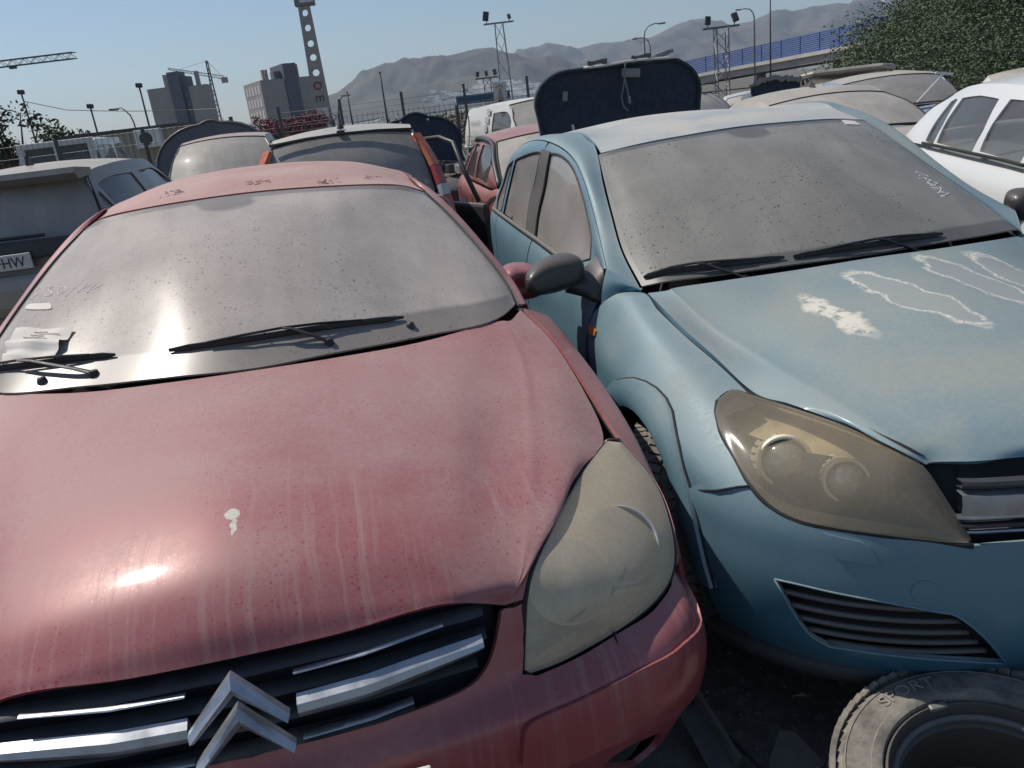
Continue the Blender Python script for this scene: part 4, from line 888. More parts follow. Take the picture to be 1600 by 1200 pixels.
 'b_hl_outer':[(0.0000,0.1415),(0.0162,0.1483),(0.0325,0.1552),(0.0546,0.1593),(0.0886,0.1591),(0.1285,0.1561),(0.1620,0.1524),(0.1836,0.1489),(0.1988,0.1447),(0.2121,0.1389),(0.2247,0.1311),(0.2354,0.1217),(0.2454,0.1116),(0.2535,0.1007),(0.2609,0.0890),(0.2721,0.0769),(0.2900,0.0643),(0.3116,0.0513),(0.3333,0.0383)],
 'b_repeater':[(0.3843,0.4601),(0.3736,0.4443),(0.3841,0.4348),(0.4056,0.4338),(0.4177,0.4458),(0.4189,0.4559)],
 'mk_r0':[(0.1103,0.5865),(0.0909,0.5870),(0.0715,0.5876),(0.0576,0.5865),(0.0523,0.5823),(0.0524,0.5764),(0.0551,0.5714),(0.0598,0.5676),(0.0669,0.5647),(0.0752,0.5639),(0.0849,0.5666),(0.0958,0.5715),(0.1053,0.5764),(0.1125,0.5821),(0.1184,0.5878),(0.1227,0.5889),(0.1253,0.5820),(0.1264,0.5704),(0.1269,0.5593),(0.1279,0.5502),(0.1284,0.5415),(0.1266,0.5345),(0.1212,0.5301),(0.1134,0.5273),(0.1055,0.5244),(0.0980,0.5209),(0.0904,0.5174),(0.0827,0.5138)],
 'mk_r1':[(0.1404,0.5764),(0.1439,0.5767),(0.1474,0.5770),(0.1504,0.5764),(0.1526,0.5748),(0.1543,0.5725),(0.1548,0.5695),(0.1533,0.5662),(0.1506,0.5622),(0.1498,0.5570),(0.1525,0.5501),(0.1570,0.5420),(0.1606,0.5337),(0.1626,0.5242),(0.1636,0.5146),(0.1629,0.5088),(0.1598,0.5095),(0.1549,0.5142),(0.1501,0.5189)],
 'mk_r2':[(0.1779,0.5414),(0.1752,0.5459),(0.1724,0.5505),(0.1704,0.5514),(0.1697,0.5465),(0.1698,0.5379),(0.1704,0.5288),(0.1717,0.5189),(0.1735,0.5084),(0.1754,0.5013),(0.1774,0.4993),(0.1794,0.5008),(0.1810,0.5041),(0.1822,0.5093),(0.1830,0.5164),(0.1830,0.5233),(0.1819,0.5294),(0.1799,0.5354),(0.1779,0.5414)],
 'mk_r3':[(0.1980,0.5439),(0.1973,0.5344),(0.1965,0.5249),(0.1955,0.5163),(0.1938,0.5090),(0.1918,0.5026),(0.1902,0.4959),(0.1892,0.4886),(0.1886,0.4812),(0.1880,0.4737)],
 'mk_r4':[(0.2105,0.5188),(0.2088,0.5142),(0.2070,0.5096),(0.2055,0.5038),(0.2044,0.4959),(0.2035,0.4868),(0.2026,0.4778)],
 'mk_r5':[(0.2055,0.4987),(0.2069,0.4978),(0.2083,0.4969),(0.2117,0.4998),(0.2137,0.5035),(0.2156,0.5073)],
 'mk_r6':[(0.2233,0.5044),(0.2212,0.4990),(0.2191,0.4936),(0.2173,0.4873),(0.2163,0.4794),(0.2156,0.4705),(0.2149,0.4617)],
 'mk_r7':[(0.2181,0.4775),(0.2202,0.4776),(0.2223,0.4778),(0.2246,0.4791),(0.2273,0.4824),(0.2302,0.4868),(0.2331,0.4912)],
 'mk_b0':[(0.2226,0.4484),(0.2198,0.4449),(0.2170,0.4413),(0.2137,0.4381),(0.2097,0.4353),(0.2051,0.4329),(0.2006,0.4304)],
 'mk_b1':[(0.2285,0.4182),(0.2209,0.4193),(0.2134,0.4203),(0.2072,0.4195),(0.2033,0.4155),(0.2007,0.4096),(0.1981,0.4037)],
 'mk_b2':[(0.2406,0.3960),(0.2326,0.3979),(0.2247,0.3997),(0.2190,0.3997),(0.2172,0.3964),(0.2176,0.3912),(0.2180,0.3860)],
 'mk_b3':[(0.2133,0.3828),(0.2088,0.3814),(0.2043,0.3800),(0.2037,0.3778),(0.2103,0.3745),(0.2208,0.3703),(0.2281,0.3657),(0.2291,0.3602),(0.2270,0.3541),(0.2249,0.3488),(0.2231,0.3444),(0.2213,0.3408),(0.2212,0.3384),(0.2240,0.3378),(0.2286,0.3383),(0.2332,0.3388)],
 'mk_b4':[(0.2048,0.3630),(0.2000,0.3621),(0.1952,0.3612),(0.1946,0.3586),(0.2023,0.3527),(0.2142,0.3452),(0.2218,0.3385),(0.2202,0.3339),(0.2142,0.3303),(0.2096,0.3268),(0.2077,0.3227),(0.2071,0.3187),(0.2094,0.3169),(0.2159,0.3186),(0.2253,0.3223),(0.2346,0.3261)],
 'mk_b5':[(0.2325,0.3142),(0.2231,0.3163),(0.2137,0.3183),(0.2094,0.3169),(0.2153,0.3084),(0.2264,0.2965),(0.2325,0.2887),(0.2289,0.2890),(0.2204,0.2934),(0.2118,0.2977)],
 'mk_b6':[(0.2392,0.2886),(0.2331,0.2886),(0.2270,0.2885),(0.2209,0.2878),(0.2136,0.2865),(0.2064,0.2845),(0.2035,0.2819),(0.2084,0.2779),(0.2176,0.2732),(0.2258,0.2697),(0.2318,0.2687),(0.2367,0.2688),(0.2390,0.2679),(0.2371,0.2647),(0.2325,0.2605),(0.2279,0.2563)],
 'mk_sticker':[(0.1203,0.4737),(0.1245,0.4785),(0.1287,0.4832),(0.1351,0.4838),(0.1454,0.4773),(0.1579,0.4665),(0.1704,0.4558),(0.1754,0.4361),(0.1765,0.4297),(0.1775,0.4233),(0.1779,0.4185),(0.1773,0.4164),(0.1746,0.4155),(0.1293,0.4583)],
 'mk_wsticker':[(0.2130,0.9724),(0.1729,0.9524),(0.1779,0.8997),(0.2242,0.9173)],
 'mk_paper':[(0.1469,0.3339),(0.2168,0.2710),(0.2159,0.1995),(0.2115,0.1587),(0.2059,0.1136),(0.1477,0.1412),(0.1429,0.2518),(0.1387,0.2892)],
}
# ------------------------------------------------------------------ foreground cars
def dusty_ring(name, pts, r, mat, parent, flat=1.0): return MB().tube(pts, r, 6, flat=flat).build(name, mat, parent, True)

def wheel(parent, loc, steer=0.0, r=.315, w=.20, side=-1, tread=True, rim_mat=None, tyre_mat=None):
    """wheel > tyre, rim ; axle along x, outer face towards side"""
    prof = [(r*.66, -w*.42), (r*.72, -w*.5), (r*.85, -w*.515), (r*.955, -w*.46), (r*.985, -w*.36), (r*.993, -w*.12), (r*.993, w*.12), (r*.985, w*.36), (r*.955, w*.46), (r*.85, w*.515), (r*.72, w*.5), (r*.66, w*.42)]
    a = MB().lathe(prof, 56)
    if tread:
        for k in range(64):
            an = 2*math.pi*k/64
            for (x, l, sk) in ((-.38, .2, .12), (-.13, .17, -.1), (.13, .17, .1), (.38, .2, -.12)):
                m = MB().box((0, 0, 0), (w*l, .021*r/.3, .012), (0, 0, sk*3), 0)
                M_ = Matrix.Rotation(an+(x*.15), 3, 'X')
                rr = r*(.994 if abs(x) < .3 else .982)
                a.add([M_@(Vector(p)+Vector((x*w*1.02, 0, rr))) for p in m.V], m.F)
    o = a.build('wheel', tyre_mat or M['tyre'], parent); autosmooth(o, 30)
    o.location = loc; o.rotation_euler = (0, 0, steer)
    s = side
    pr = [(r*.66, s*w*.44), (r*.63, s*w*.40), (r*.60, s*w*.25), (r*.58, -s*w*.1), (r*.45, s*w*.05), (r*.30, s*w*.28), (r*.14, s*w*.34), (r*.12, s*w*.38), (0.001, s*w*.38)]
    rm = MB().lathe(pr, 40)
    for k in range(7):
        an = 2*math.pi*k/7; m = MB().box((0, 0, r*.38), (w*.12, r*.10, r*.46), None, .006); Mr = Matrix.Rotation(an, 3, 'X')
        rm.add([Mr@Vector(p)+Vector((s*w*.30, 0, 0)) for p in m.V], m.F)
    q = rm.build('rim', rim_mat or M['alloy'], o); autosmooth(q, 30)
    return o

M['alloy'] = simple('dusty_alloy', (.33, .33, .32), .45, .7, .15, 12)
def tyre_material(name='dusty_tyre', dust=(.20, .175, .145)):
    t = NT(name); v = t.obj(); n = t.noise(v, 14, 5, .65); n2 = t.noise(v, 70, 3)
    f = t.mul(t.rng(n, .3, .68, .25, .95), t.rng(n2, .3, .7, .75, 1.1))
    return t.done(t.prin(Base_Color=t.mix(f, (.02, .02, .02), dust), Roughness=.85, Normal=t.bump(t.noise(v, 180, 3), .12, .004)))
M['tyre'] = tyre_material(); M['tyre_pale'] = tyre_material('pale_dusty_tyre', (.33, .30, .255))

def seats(parent, ys, xs=(-.36, .36), z=.25, h=.62, back=.2):
    for y in ys:
        for x in xs:
            b = MB().box((x, y, z+.30), (.48, .50, .16), None, .04).box((x, y+back+.12, z+.62), (.46, .14, h), (-.22, 0, 0), .05)
            s = autosmooth(b.build('seat', M['seat'], parent), 50)
            autosmooth(MB().box((x, y+back+.24, z+.30+h+.13), (.26, .10, .17), (-.2, 0, 0), .04).build('headrest', M['seat'], s), 50)

def cabin(parent, ydash, ws, wheel_x):
    d = MB().box((0, ydash, .80), (1.30, .42, .20), (.12, 0, 0), .06).build('dashboard', M['dash'], parent); autosmooth(d, 50)
    c = Vector((wheel_x, ydash+.38, .86)); pts = []
    for k in range(25):
        a = 2*math.pi*k/24; pts.append(c+Vector((math.cos(a)*.185, math.sin(a)*.08, math.sin(a)*.165)))
    st = MB().tube(pts, .016, 8).tube([c, c+Vector((0, -.2, -.08))], .03, 8).box(c, (.30, .03, .06), (-.4, 0, 0), .01).build('steering_wheel', M['black'], parent); autosmooth(st, 40)

def wiper(parent, S, uv, arm_from, mat, lift=.007, r=.0065):
    """blade that lies on the screen with a bridge and an arm to its pivot"""
    P = [Vector(p) for p in S(*np.array(uv, float).T)+S.normal(*np.array(uv, float).T, (0, -1, 1))[0]*lift]
    n = len(P); b = MB().tube(P, [r*.55]+[r]*(n-2)+[r*.45], 6, flat=1.5)
    up = Vector((0, -.45, .9))
    k0, k1 = int(n*.2), int(n*.8); mid = P[n//2]
    b.tube([P[k0]+up*.008, P[int(n*.35)]+up*.016, mid+up*.020, P[int(n*.65)]+up*.016, P[k1]+up*.008], r*.6, 6)
    for i in range(k0, k1, 3): b.tube([P[i], P[i]+up*.012], r*.35, 5)
    o = b.build('wiper', mat, parent); autosmooth(o, 50)
    a = Vector(arm_from)
    q = MB().tube([a+up*.005, a.lerp(mid, .25)+up*.014, a.lerp(mid, .8)+up*.024, mid+up*.020], [.009, .008, .007, .006], 6, flat=.6).lathe([(.001, .014), (.011, .012), (.014, .0), (.014, -.02)], 14, 'z', tuple(a)).build('wiper_arm', mat, o)
    autosmooth(q, 50)
    return o

def lamp_bowl(S, d, depth, mat, parent, mir):
    """hollow lamp housing behind a lens: shallow at the rim, deep in the middle"""
    n, m = 22, 34
    U, W = np.meshgrid(np.linspace(0, 1, n), np.linspace(0, 1, m), indexing='ij'); U = U.ravel(); W = W.ravel()
    k = np.minimum(1, 2.2*np.sin(np.pi*U))*np.minimum(1, 2.2*np.sin(np.pi*W))
    P = S(U, W)+np.asarray(d)*(.006+depth*k)[:, None]
    if mir: P = P*MX
    F = [(i*m+j, (i+1)*m+j, (i+1)*m+j+1, i*m+j+1) for i in range(n-1) for j in range(m-1)]
    return MB().add(P, F).build('housing', mat, parent, True, fix=False)

M['wiper'] = simple('black_wiper_rubber', (.018, .018, .019), .55, 0, .3, 30)
# ============ red saloon
RED = thing('red_saloon_car', 'dusty red saloon car with chevron emblem and yellowed headlight, nose to the viewer', 'car', (-.697, 1.992, 0))
RED.rotation_euler = (Matrix.Rotation(RAD(11.0), 3, 'Z')@Matrix.Rotation(RAD(1.44), 3, 'Y')@Matrix.Rotation(RAD(-.47), 3, 'X')).to_euler()
T = RED
HoodR = Loft(full(CTRL['red_hood']))
panel('hood', HoodR, M['red_hood'], T, n=(101, 61), u=(.005, .995), v=(.0, .991), flange=.014)
WsR = Loft(full(CTRL['red_windshield']))
WS_RED = screen('dusty_windscreen', (.47, .415, .375), .95, (.045, .14, .055, .462), .6, rough=.24, coat=.42)
panel('windshield', WsR, WS_RED, T, out=(0, -.6, .8), n=(61, 31), u=(.006, .994), v=(.012, .99), flange=.006, uvmap=True)
RoofR = Loft(full(CTRL['red_roof']))
panel('roof', RoofR, M['red_roof'], T, n=(41, 41), flange=.01)
FenR = Loft(CTRL['red_fender']); RailR = Loft(CTRL['red_rail']); HlR = Loft(CTRL['red_headlight']); BumR = Loft(CTRL['red_bumper'])
M['lens_red'] = lens('yellowed_lens', (.99, .86, .66), .60, .12)
M['reflector'] = simple('lamp_reflector', (.82, .80, .74), .35, .35, .1, 20)
M['bowl'] = simple('lamp_bowl', (.82, .74, .57), .4, .2, .2, 20)
# dark shell behind the panel gaps
def shell(name, specs, parent, depth=.014):
    b = MB()
    for S, out, u, v, mir in specs:
        U, W = np.meshgrid(np.linspace(*u, 24), np.linspace(*v, 24), indexing='ij'); U = U.ravel(); W = W.ravel()
        P = S(U, W)-S.normal(U, W, out)[0]*depth
        F = [(i*24+j, (i+1)*24+j, (i+1)*24+j+1, i*24+j+1) for i in range(23) for j in range(23)]
        b.add(P, F)
        if mir: b.add(P*MX, F)
    return b.build(name, M['void'], parent, True, fix=False)
shell('bonnet_frame', [(HoodR, (0, 0, 1), (.10, .90), (.15, 1), 0)], T, .03)
shell('inner_panel', [ (FenR, (1, 0, .3), (0, .9), (0, 1), 1), (RailR, (1, 0, 1), (0, 1), (0, 1), 1)], T)
fog = np.array(TRIM['red_fog'])
trim('bumper', BumR, TRIM['red_bumper'], M['red_low'], T, holes=[fog], mirror='merge', flange=.012, shrink=.0)
shell('bumper_backing', [(BumR, (0, -1, 0), (.30, 1), (0, 1), 1)], T, .05)
for mir in (None, 'x'):
    s = 1 if mir is None else -1
    panel('fender', FenR, M['red'], T, out=(1, 0, .2), n=(40, 40), u=(.006, 1), v=(.0, .99), flange=.01, mirror=mir)
    panel('pillar', RailR, M['red'], T, out=(1, 0, 1), n=(16, 60), u=(.10, 1), v=(0, .99), flange=.008, mirror=mir)
    st = panel('windshield_trim', RailR, M['trim'], T, out=(1, 0, 1), n=(5, 40), u=(.0, .085), v=(0, .44), flange=.008, mirror=mir, off=.004)
    hl = panel('headlight', HlR, M['lens_red'], T, out=(.4, -.7, .5), n=(30, 50), u=(.01, .985), v=(.012, .985), flange=.02, mirror=mir, off=.002)
    lamp_bowl(HlR, (-.12, .96, -.12), .15, M['bowl'], hl, mir)
    edge_tube('seal', HlR, [(0, q) for q in np.linspace(0, 1, 30)]+[(1, q) for q in np.linspace(1, 0, 30)], .006, M['rubber'], hl, mirror=mir, off=-.004, out=(.4, -.7, .5))
    for (u_, v_, rr) in ((.42, .33, .085), (.64, .54, .085)):
        c = HlR(u_, v_)[0]+np.array([-.12, .96, -.12])*.082
        pr = [(rr*1.02, -.006), (rr*.98, -.008), (rr*.95, .012), (rr*.8, .04), (rr*.5, .062), (.02, .07), (.018, .03), (.001, .028)]
        b = MB().lathe(pr, 36, 'y')
        R_ = Vector((0, -1, 0)).rotation_difference(Vector((-.05, -.80, .55))).to_matrix()
        b.V = [tuple(R_@Vector(p)+Vector(c)) for p in b.V]
        if s < 0: b.V = [(-x, y, z) for x, y, z in b.V]
        b.build('reflector', M['reflector'], hl, True)
    for k, vv in enumerate(np.linspace(.16, .66, 22)):
        p = HlR(np.array([.86, .92, .965]), np.full(3, vv)); q_ = HlR.normal(np.array([.86, .92, .965]), np.full(3, vv), (.4, -.7, .5))[0]; p = (p-q_*.006)*(MX if mir else 1)
        MB().tube([tuple(a) for a in p], .0028, 5).build('lens_rib', M['reflector'], hl, True)
    trim('bumper_strip', BumR, TRIM['red_strip'], M['red_low'], T, out=(.5, -.8, 0), mirror=mir, flange=.016, off=.011, shrink=.002)
    trim('fog_lamp_recess', BumR, fog, M['black'], T, mirror=mir, flange=0, off=-.04)
    # door mirror
    b = bmesh.new(); bmesh.ops.create_uvsphere(b, u_segments=28, v_segments=16, radius=1)
    for v_ in b.verts:
        x, y, z = [math.copysign(abs(q)**.72, q) for q in v_.co]; y2 = max(y, -.9) if y < 0 else min(y, .45)
        v_.co = Vector((.895+.085*x*(1-.12*z), .72+.075*y2*1.3-.03*abs(x), 1.0+.066*z))
    if s < 0:
        for v_ in b.verts: v_.co.x *= -1
    V = [v_.co.copy() for v_ in b.verts]; F = [[q.index for q in f.verts] for f in b.faces]; b.free()
    mo = MB().add(V, F).build('door_mirror', M['red'], T, True)
    MB().tube([(s*.80, .72, .965), (s*.84, .72, .955), (s*.89, .715, .95)], [.05, .042, .035], 12, flat=.55).build('mirror_foot', M['mirror_black'], mo, True)
# windscreen washer jets, wipers
for (u_, v_) in ((.20, .05), (.742, .065)):
    c = WsR(u_, v_)[0]
    MB().lathe([(.001, .014), (.010, .012), (.013, .004), (.014, -.006)], 12, 'z', tuple(c)).build('washer_jet', M['black'], T, True)
def uvline(a, b, n=13, bow=0.0): return [(a[0]+(b[0]-a[0])*k/(n-1), a[1]+(b[1]-a[1])*k/(n-1)+bow*math.sin(math.pi*k/(n-1))) for k in range(n)]
wiper(T, WsR, uvline((.368, .112), (.737, .105), bow=.012), WsR(.62, .055)[0], M['wiper'])
wiper(T, WsR, uvline((.06, .11), (.285, .122), bow=.01), WsR(.262, .055)[0], M['wiper'])
# grille: dark mesh box, slats, chrome wings, double chevron
gb = MB()
xs = np.linspace(-.44, .44, 41)
def gy(x, z, off): return float(np.interp(abs(x), [0, .2, .4, .5], [-.985, -.975, -.938, -.895]))+off+(z-.66)*.35
def grille_bar(name, z0, z1, x0, x1, off, mat, parent, thick=.02, taper=True, slope=-.05):
    V = []; F = []; n = 24
    for k in range(n+1):
        t_ = k/n; x = x0+(x1-x0)*t_; zc = (z0+z1)/2+slope*abs(x)*abs(x)
        h = (z1-z0)/2*(1-(.45*t_**3 if taper else 0))
        y = gy(x, zc, off)
        for (dy, dz) in ((.0, -h), (-thick*.75, -h*.55), (-thick, 0), (-thick*.8, h*.6), (0, h), (.012, 0)): V.append((x, y+dy, zc+dz))
    for k in range(n):
        for i in range(6): F.append((k*6+i, k*6+(i+1) % 6, (k+1)*6+(i+1) % 6, (k+1)*6+i))
    F += [tuple(range(6)), tuple(n*6+i for i in range(6))]
    o = MB().add(V, F).build(name, mat, parent); return autosmooth(o, 40)
gr = MB()
V = []; F = []
for z in np.linspace(.52, .80, 8):
    for x in xs: V.append((x, gy(x, z, .055), z))
for i in range(7):
    for j in range(40): F.append((i*41+j, i*41+j+1, (i+1)*41+j+1, (i+1)*41+j))
grille = MB().add(V, F).build('grille', M['void'], T, True)
for s in (-1, 1):
    for z, xe in ((.755, .415), (.715, .415), (.675, .39), (.635, .27)):
        grille_bar('slat', z-.009, z+.009, s*.0, s*xe, .03, M['black'], grille, .03, False, -.08)
    grille_bar('chrome_wing', .672, .716, s*.085, s*.405, .0, M['chrome'], grille, .022, True, .06)
    grille_bar('chrome_line', .742, .749, s*.085, s*.34, .0, M['chrome'], grille, .008, True, .05)
    grille_bar('chrome_line', .640, .647, s*.085, s*.27, .0, M['chrome'], grille, .008, True, .05)
def chevron(name, z_top, parent):
    # apex at top centre, arms fall to both sides; ridge along the middle of each arm
    A = [(-.077, -.083), (0, 0), (.077, -.083)]; Bt = [(-.070, -.096), (0, -.033), (.070, -.096)]
    V = []
    for k, ((ax, az), (bx, bz)) in enumerate(zip(A, Bt)):
        mx_, mz_ = (ax+bx)/2, (az+bz)/2
        for (x, z, d) in ((ax, az, 0), (mx_, mz_, -.011), (bx, bz, 0)):
            V.append((x, -1.004+d+(z)*.18, z_top+z))
        for (x, z) in ((ax, az), (bx, bz)): V.append((x, -.990+(z)*.18, z_top+z))
    F = []
    for k in range(2):
        a = k*5; b = a+5
        F += [(a, a+1, b+1, b), (a+1, a+2, b+2, b+1), (a+2, a+4, b+4, b+2), (a, b, b+3, a+3), (a+3, b+3, b+4, a+4)]
    F += [(0, 3, 4, 2, 1), (10, 11, 12, 14, 13)]
    return MB().add(V, F).build(name, M['chrome'], parent)
em = chevron('emblem', .802, T); chevron('emblem_chevron', .743, em)
# number plate peeping out at the bottom
M['plate'] = simple('number_plate', (.62, .62, .58), .4, 0, .08, 10)
pl = MB().box((.02, -1.056, .537), (.52, .008, .11), (.10, 0, 0), .003).build('number_plate', M['plate'], T)
# rest of the body
ys = np.array([.42, .9, 1.4, 1.9, 2.4, 2.9, 3.3, 3.62])
bx_ = np.array([.835, .85, .86, .86, .855, .84, .80, .70]); bz_ = np.array([.945, .95, .955, .96, .97, .98, .985, .96])
side = np.array([np.c_[bx_, ys, bz_], np.c_[bx_+.035, ys, bz_-.09], np.c_[bx_+.045, ys, bz_-.3], np.c_[bx_+.04, ys, np.full(8, .42)], np.c_[bx_, ys, np.full(8, .22)]])
SideR = Loft(side)
grn = np.array([CTRL['red_rail'][2][i] for i in (0, 1, 2, 3, 4, 6, 8, 9)]); bel = np.c_[bx_[[0]*1+[0, 1, 1, 2, 3, 4, 5]]-.005, [.45, .66, .9, 1.1, 1.4, 1.9, 2.5, 3.05], np.linspace(.95, .98, 8)]
GrR = Loft([grn, (grn+bel)/2+[.012, 0, 0], bel])
M['side_glass'] = screen('dusty_side_glass', (.33, .31, .29), .70, None, .5, rough=.12)
for mir in (None, 'x'):
    s = 1 if mir is None else -1
    for k, (a, b) in enumerate(((0, .30), (.302, .57), (.572, 1))):
        panel('front_door' if k == 0 else 'rear_door' if k == 1 else 'quarter_panel', SideR, M['red'], T, out=(1, 0, 0), v=(a, b), n=(14, 24), mirror=mir)
    for k, (a, b) in enumerate(((.03, .55), (.57, .86))):
        panel('side_window', GrR, M['side_glass'], T, out=(1, 0, 0), u=(.05, .97), v=(a, b), n=(8, 20), mirror=mir, flange=.004)
    panel('rear_pillar', GrR, M['red'], T, out=(1, 0, 0), v=(.87, 1), n=(8, 10), mirror=mir)
    wheel(T, (s*.76, 0, .32), 0, .32, .2, s); wheel(T, (s*.76, 2.75, .32), 0, .32, .2, s)
rg = np.array([[(x, 2.66, 1.325+.085*(1-(x/.56)**2)), (x*1.1, 2.95, 1.16), (x*1.25, 3.15, 1.005)] for x in (-.55, -.3, 0, .3, .55)])
panel('rear_window', Loft(rg), M['side_glass'], T, out=(0, .6, .8), n=(12, 12))
tr_ = np.array([[(x, 3.15, 1.0), (x, 3.45, .99), (x*.98, 3.64, .95), (x*.97, 3.68, .7), (x*.96, 3.64, .35)] for x in (-.72, -.4, 0, .4, .72)])
panel('boot_lid', Loft(tr_), M['red'], T, out=(0, .6, .8), n=(16, 24))
MB().box((0, 1.5, .27), (1.5, 3.6, .10), None, .03).build('floor_pan', M['void'], T)
cabin(T, .62, None, .36); seats(T, (1.25, 2.05))
# ============ blue hatchback
BLU = thing('blue_hatchback_car', 'faded light blue hatchback with peeling bonnet and black door mirror, right of the red car', 'car', (1.20, 2.2525, 0), (0, 0, RAD(6.5)))
T = BLU
M['side_glass_b'] = screen('dusty_side_glass_pale', (.36, .335, .31), .84, None, .4, rough=.10)
HoodB = Loft(full(CTRL['blue_hood'])); WsB = Loft(full(CTRL['blue_windshield'])); RoofB = Loft(full(CTRL['blue_roof']))
GrB = Loft(CTRL['blue_green']); SideB = Loft(CTRL['blue_side']); HlB = Loft(CTRL['blue_headlight']); BumB = Loft(CTRL['blue_bumper'])
panel('hood', HoodB, M['blue_hood'], T, n=(91, 61), u=(.009, .991), v=(0, .988), flange=.014)
def blue_film_patch(t, v, f):
    """a wiped, thinner patch in the dust on the driver's side"""
    wob = t.mul(t.sub(t.noise(v, 3.0, 3), .5), .25)
    nd = t.n('Mapping', vector_type='TEXTURE'); t.put(nd.inputs[0], v); nd.inputs[1].default_value = (.33, .62, 0); nd.inputs[2].default_value = (0, 0, .35); nd.inputs[3].default_value = (.16, .33, 1e4)
    ln = t.n('VectorMath', operation='LENGTH'); t.put(ln.inputs[0], nd.outputs[0])
    return t.add(f, t.mul(t.rng(t.add(ln.outputs['Value'], wob), 1.0, .85, 0, 1), .10))
WS_BLUE = screen('dusty_windscreen_grey', (.275, .267, .245), .86, (.040, .085, .05, .5), 1.0, rough=.3, coat=.35, film_patch=blue_film_patch)
panel('windshield', WsB, WS_BLUE, T, out=(0, -.6, .8), n=(61, 31), u=(.005, .995), v=(.012, .988), flange=.006, uvmap=True)
panel('roof', RoofB, M['blue_roof'], T, n=(41, 41), flange=.01)
a_i = np.array(TRIM['b_arch_i'])[:26]; a_o = np.array(TRIM['b_arch_o'])[:26]; shut = TRIM['b_shut']; joint = TRIM['b_joint']; hlo = TRIM['b_hl_outer']
vs = .455
fen = [(0.0, q) for q in np.linspace(hlo[0][1], .428, 12)]+[(.10, .434), (.20, .442)]+list(shut)+[(.80, .463), (1, .463)]+[(1, .385)]+[tuple(p) for p in a_i[2:21]]+[tuple(p) for p in joint[::-1]]+[tuple(p) for p in hlo[::-1][1:-1]]
shell('inner_panel', [(HoodB, (0, 0, 1), (0, 1), (.03, 1), 0), (GrB, (-1, 0, .6), (0, .36), (0, 1), 1), (SideB, (-1, 0, .2), (0, .30), (.13, 1), 1)], T, .016)
shell('door_inner', [(SideB, (-1, 0, .2), (0, 1), (.46, .86), 1), (GrB, (-1, 0, .2), (.0, .36), (0, 1), 1)], T, .02)
shell('bumper_backing', [(BumB, (0, -1, 0), (0, .98), (0, .93), 1)], T, .055)
M['lens_blue'] = lens('brown_hazed_lens', (.82, .72, .53), .28, .08)
M['lamp_black'] = simple('lamp_bezel', (.46, .40, .30), .4, .1, .2, 20)
M['lamp_glass'] = simple('projector_glass', (.42, .43, .42), .12, .55, .35, 60)
M['amber'] = simple('amber_lens', (.55, .17, .03), .25, 0, .15, 30)
M['pale_dirt'] = simple('mud_splash', (.62, .57, .49), .9, 0, .15, 40)
fogo = np.array(TRIM['b_fog'])
trim('bumper', BumB, TRIM['b_bumper'], M['blue'], T, holes=[fogo], mirror='merge', flange=.012)
win_f, win_r, win_q = [np.array(TRIM[k]) for k in ('b_win_front', 'b_win_rear', 'b_win_quarter')]
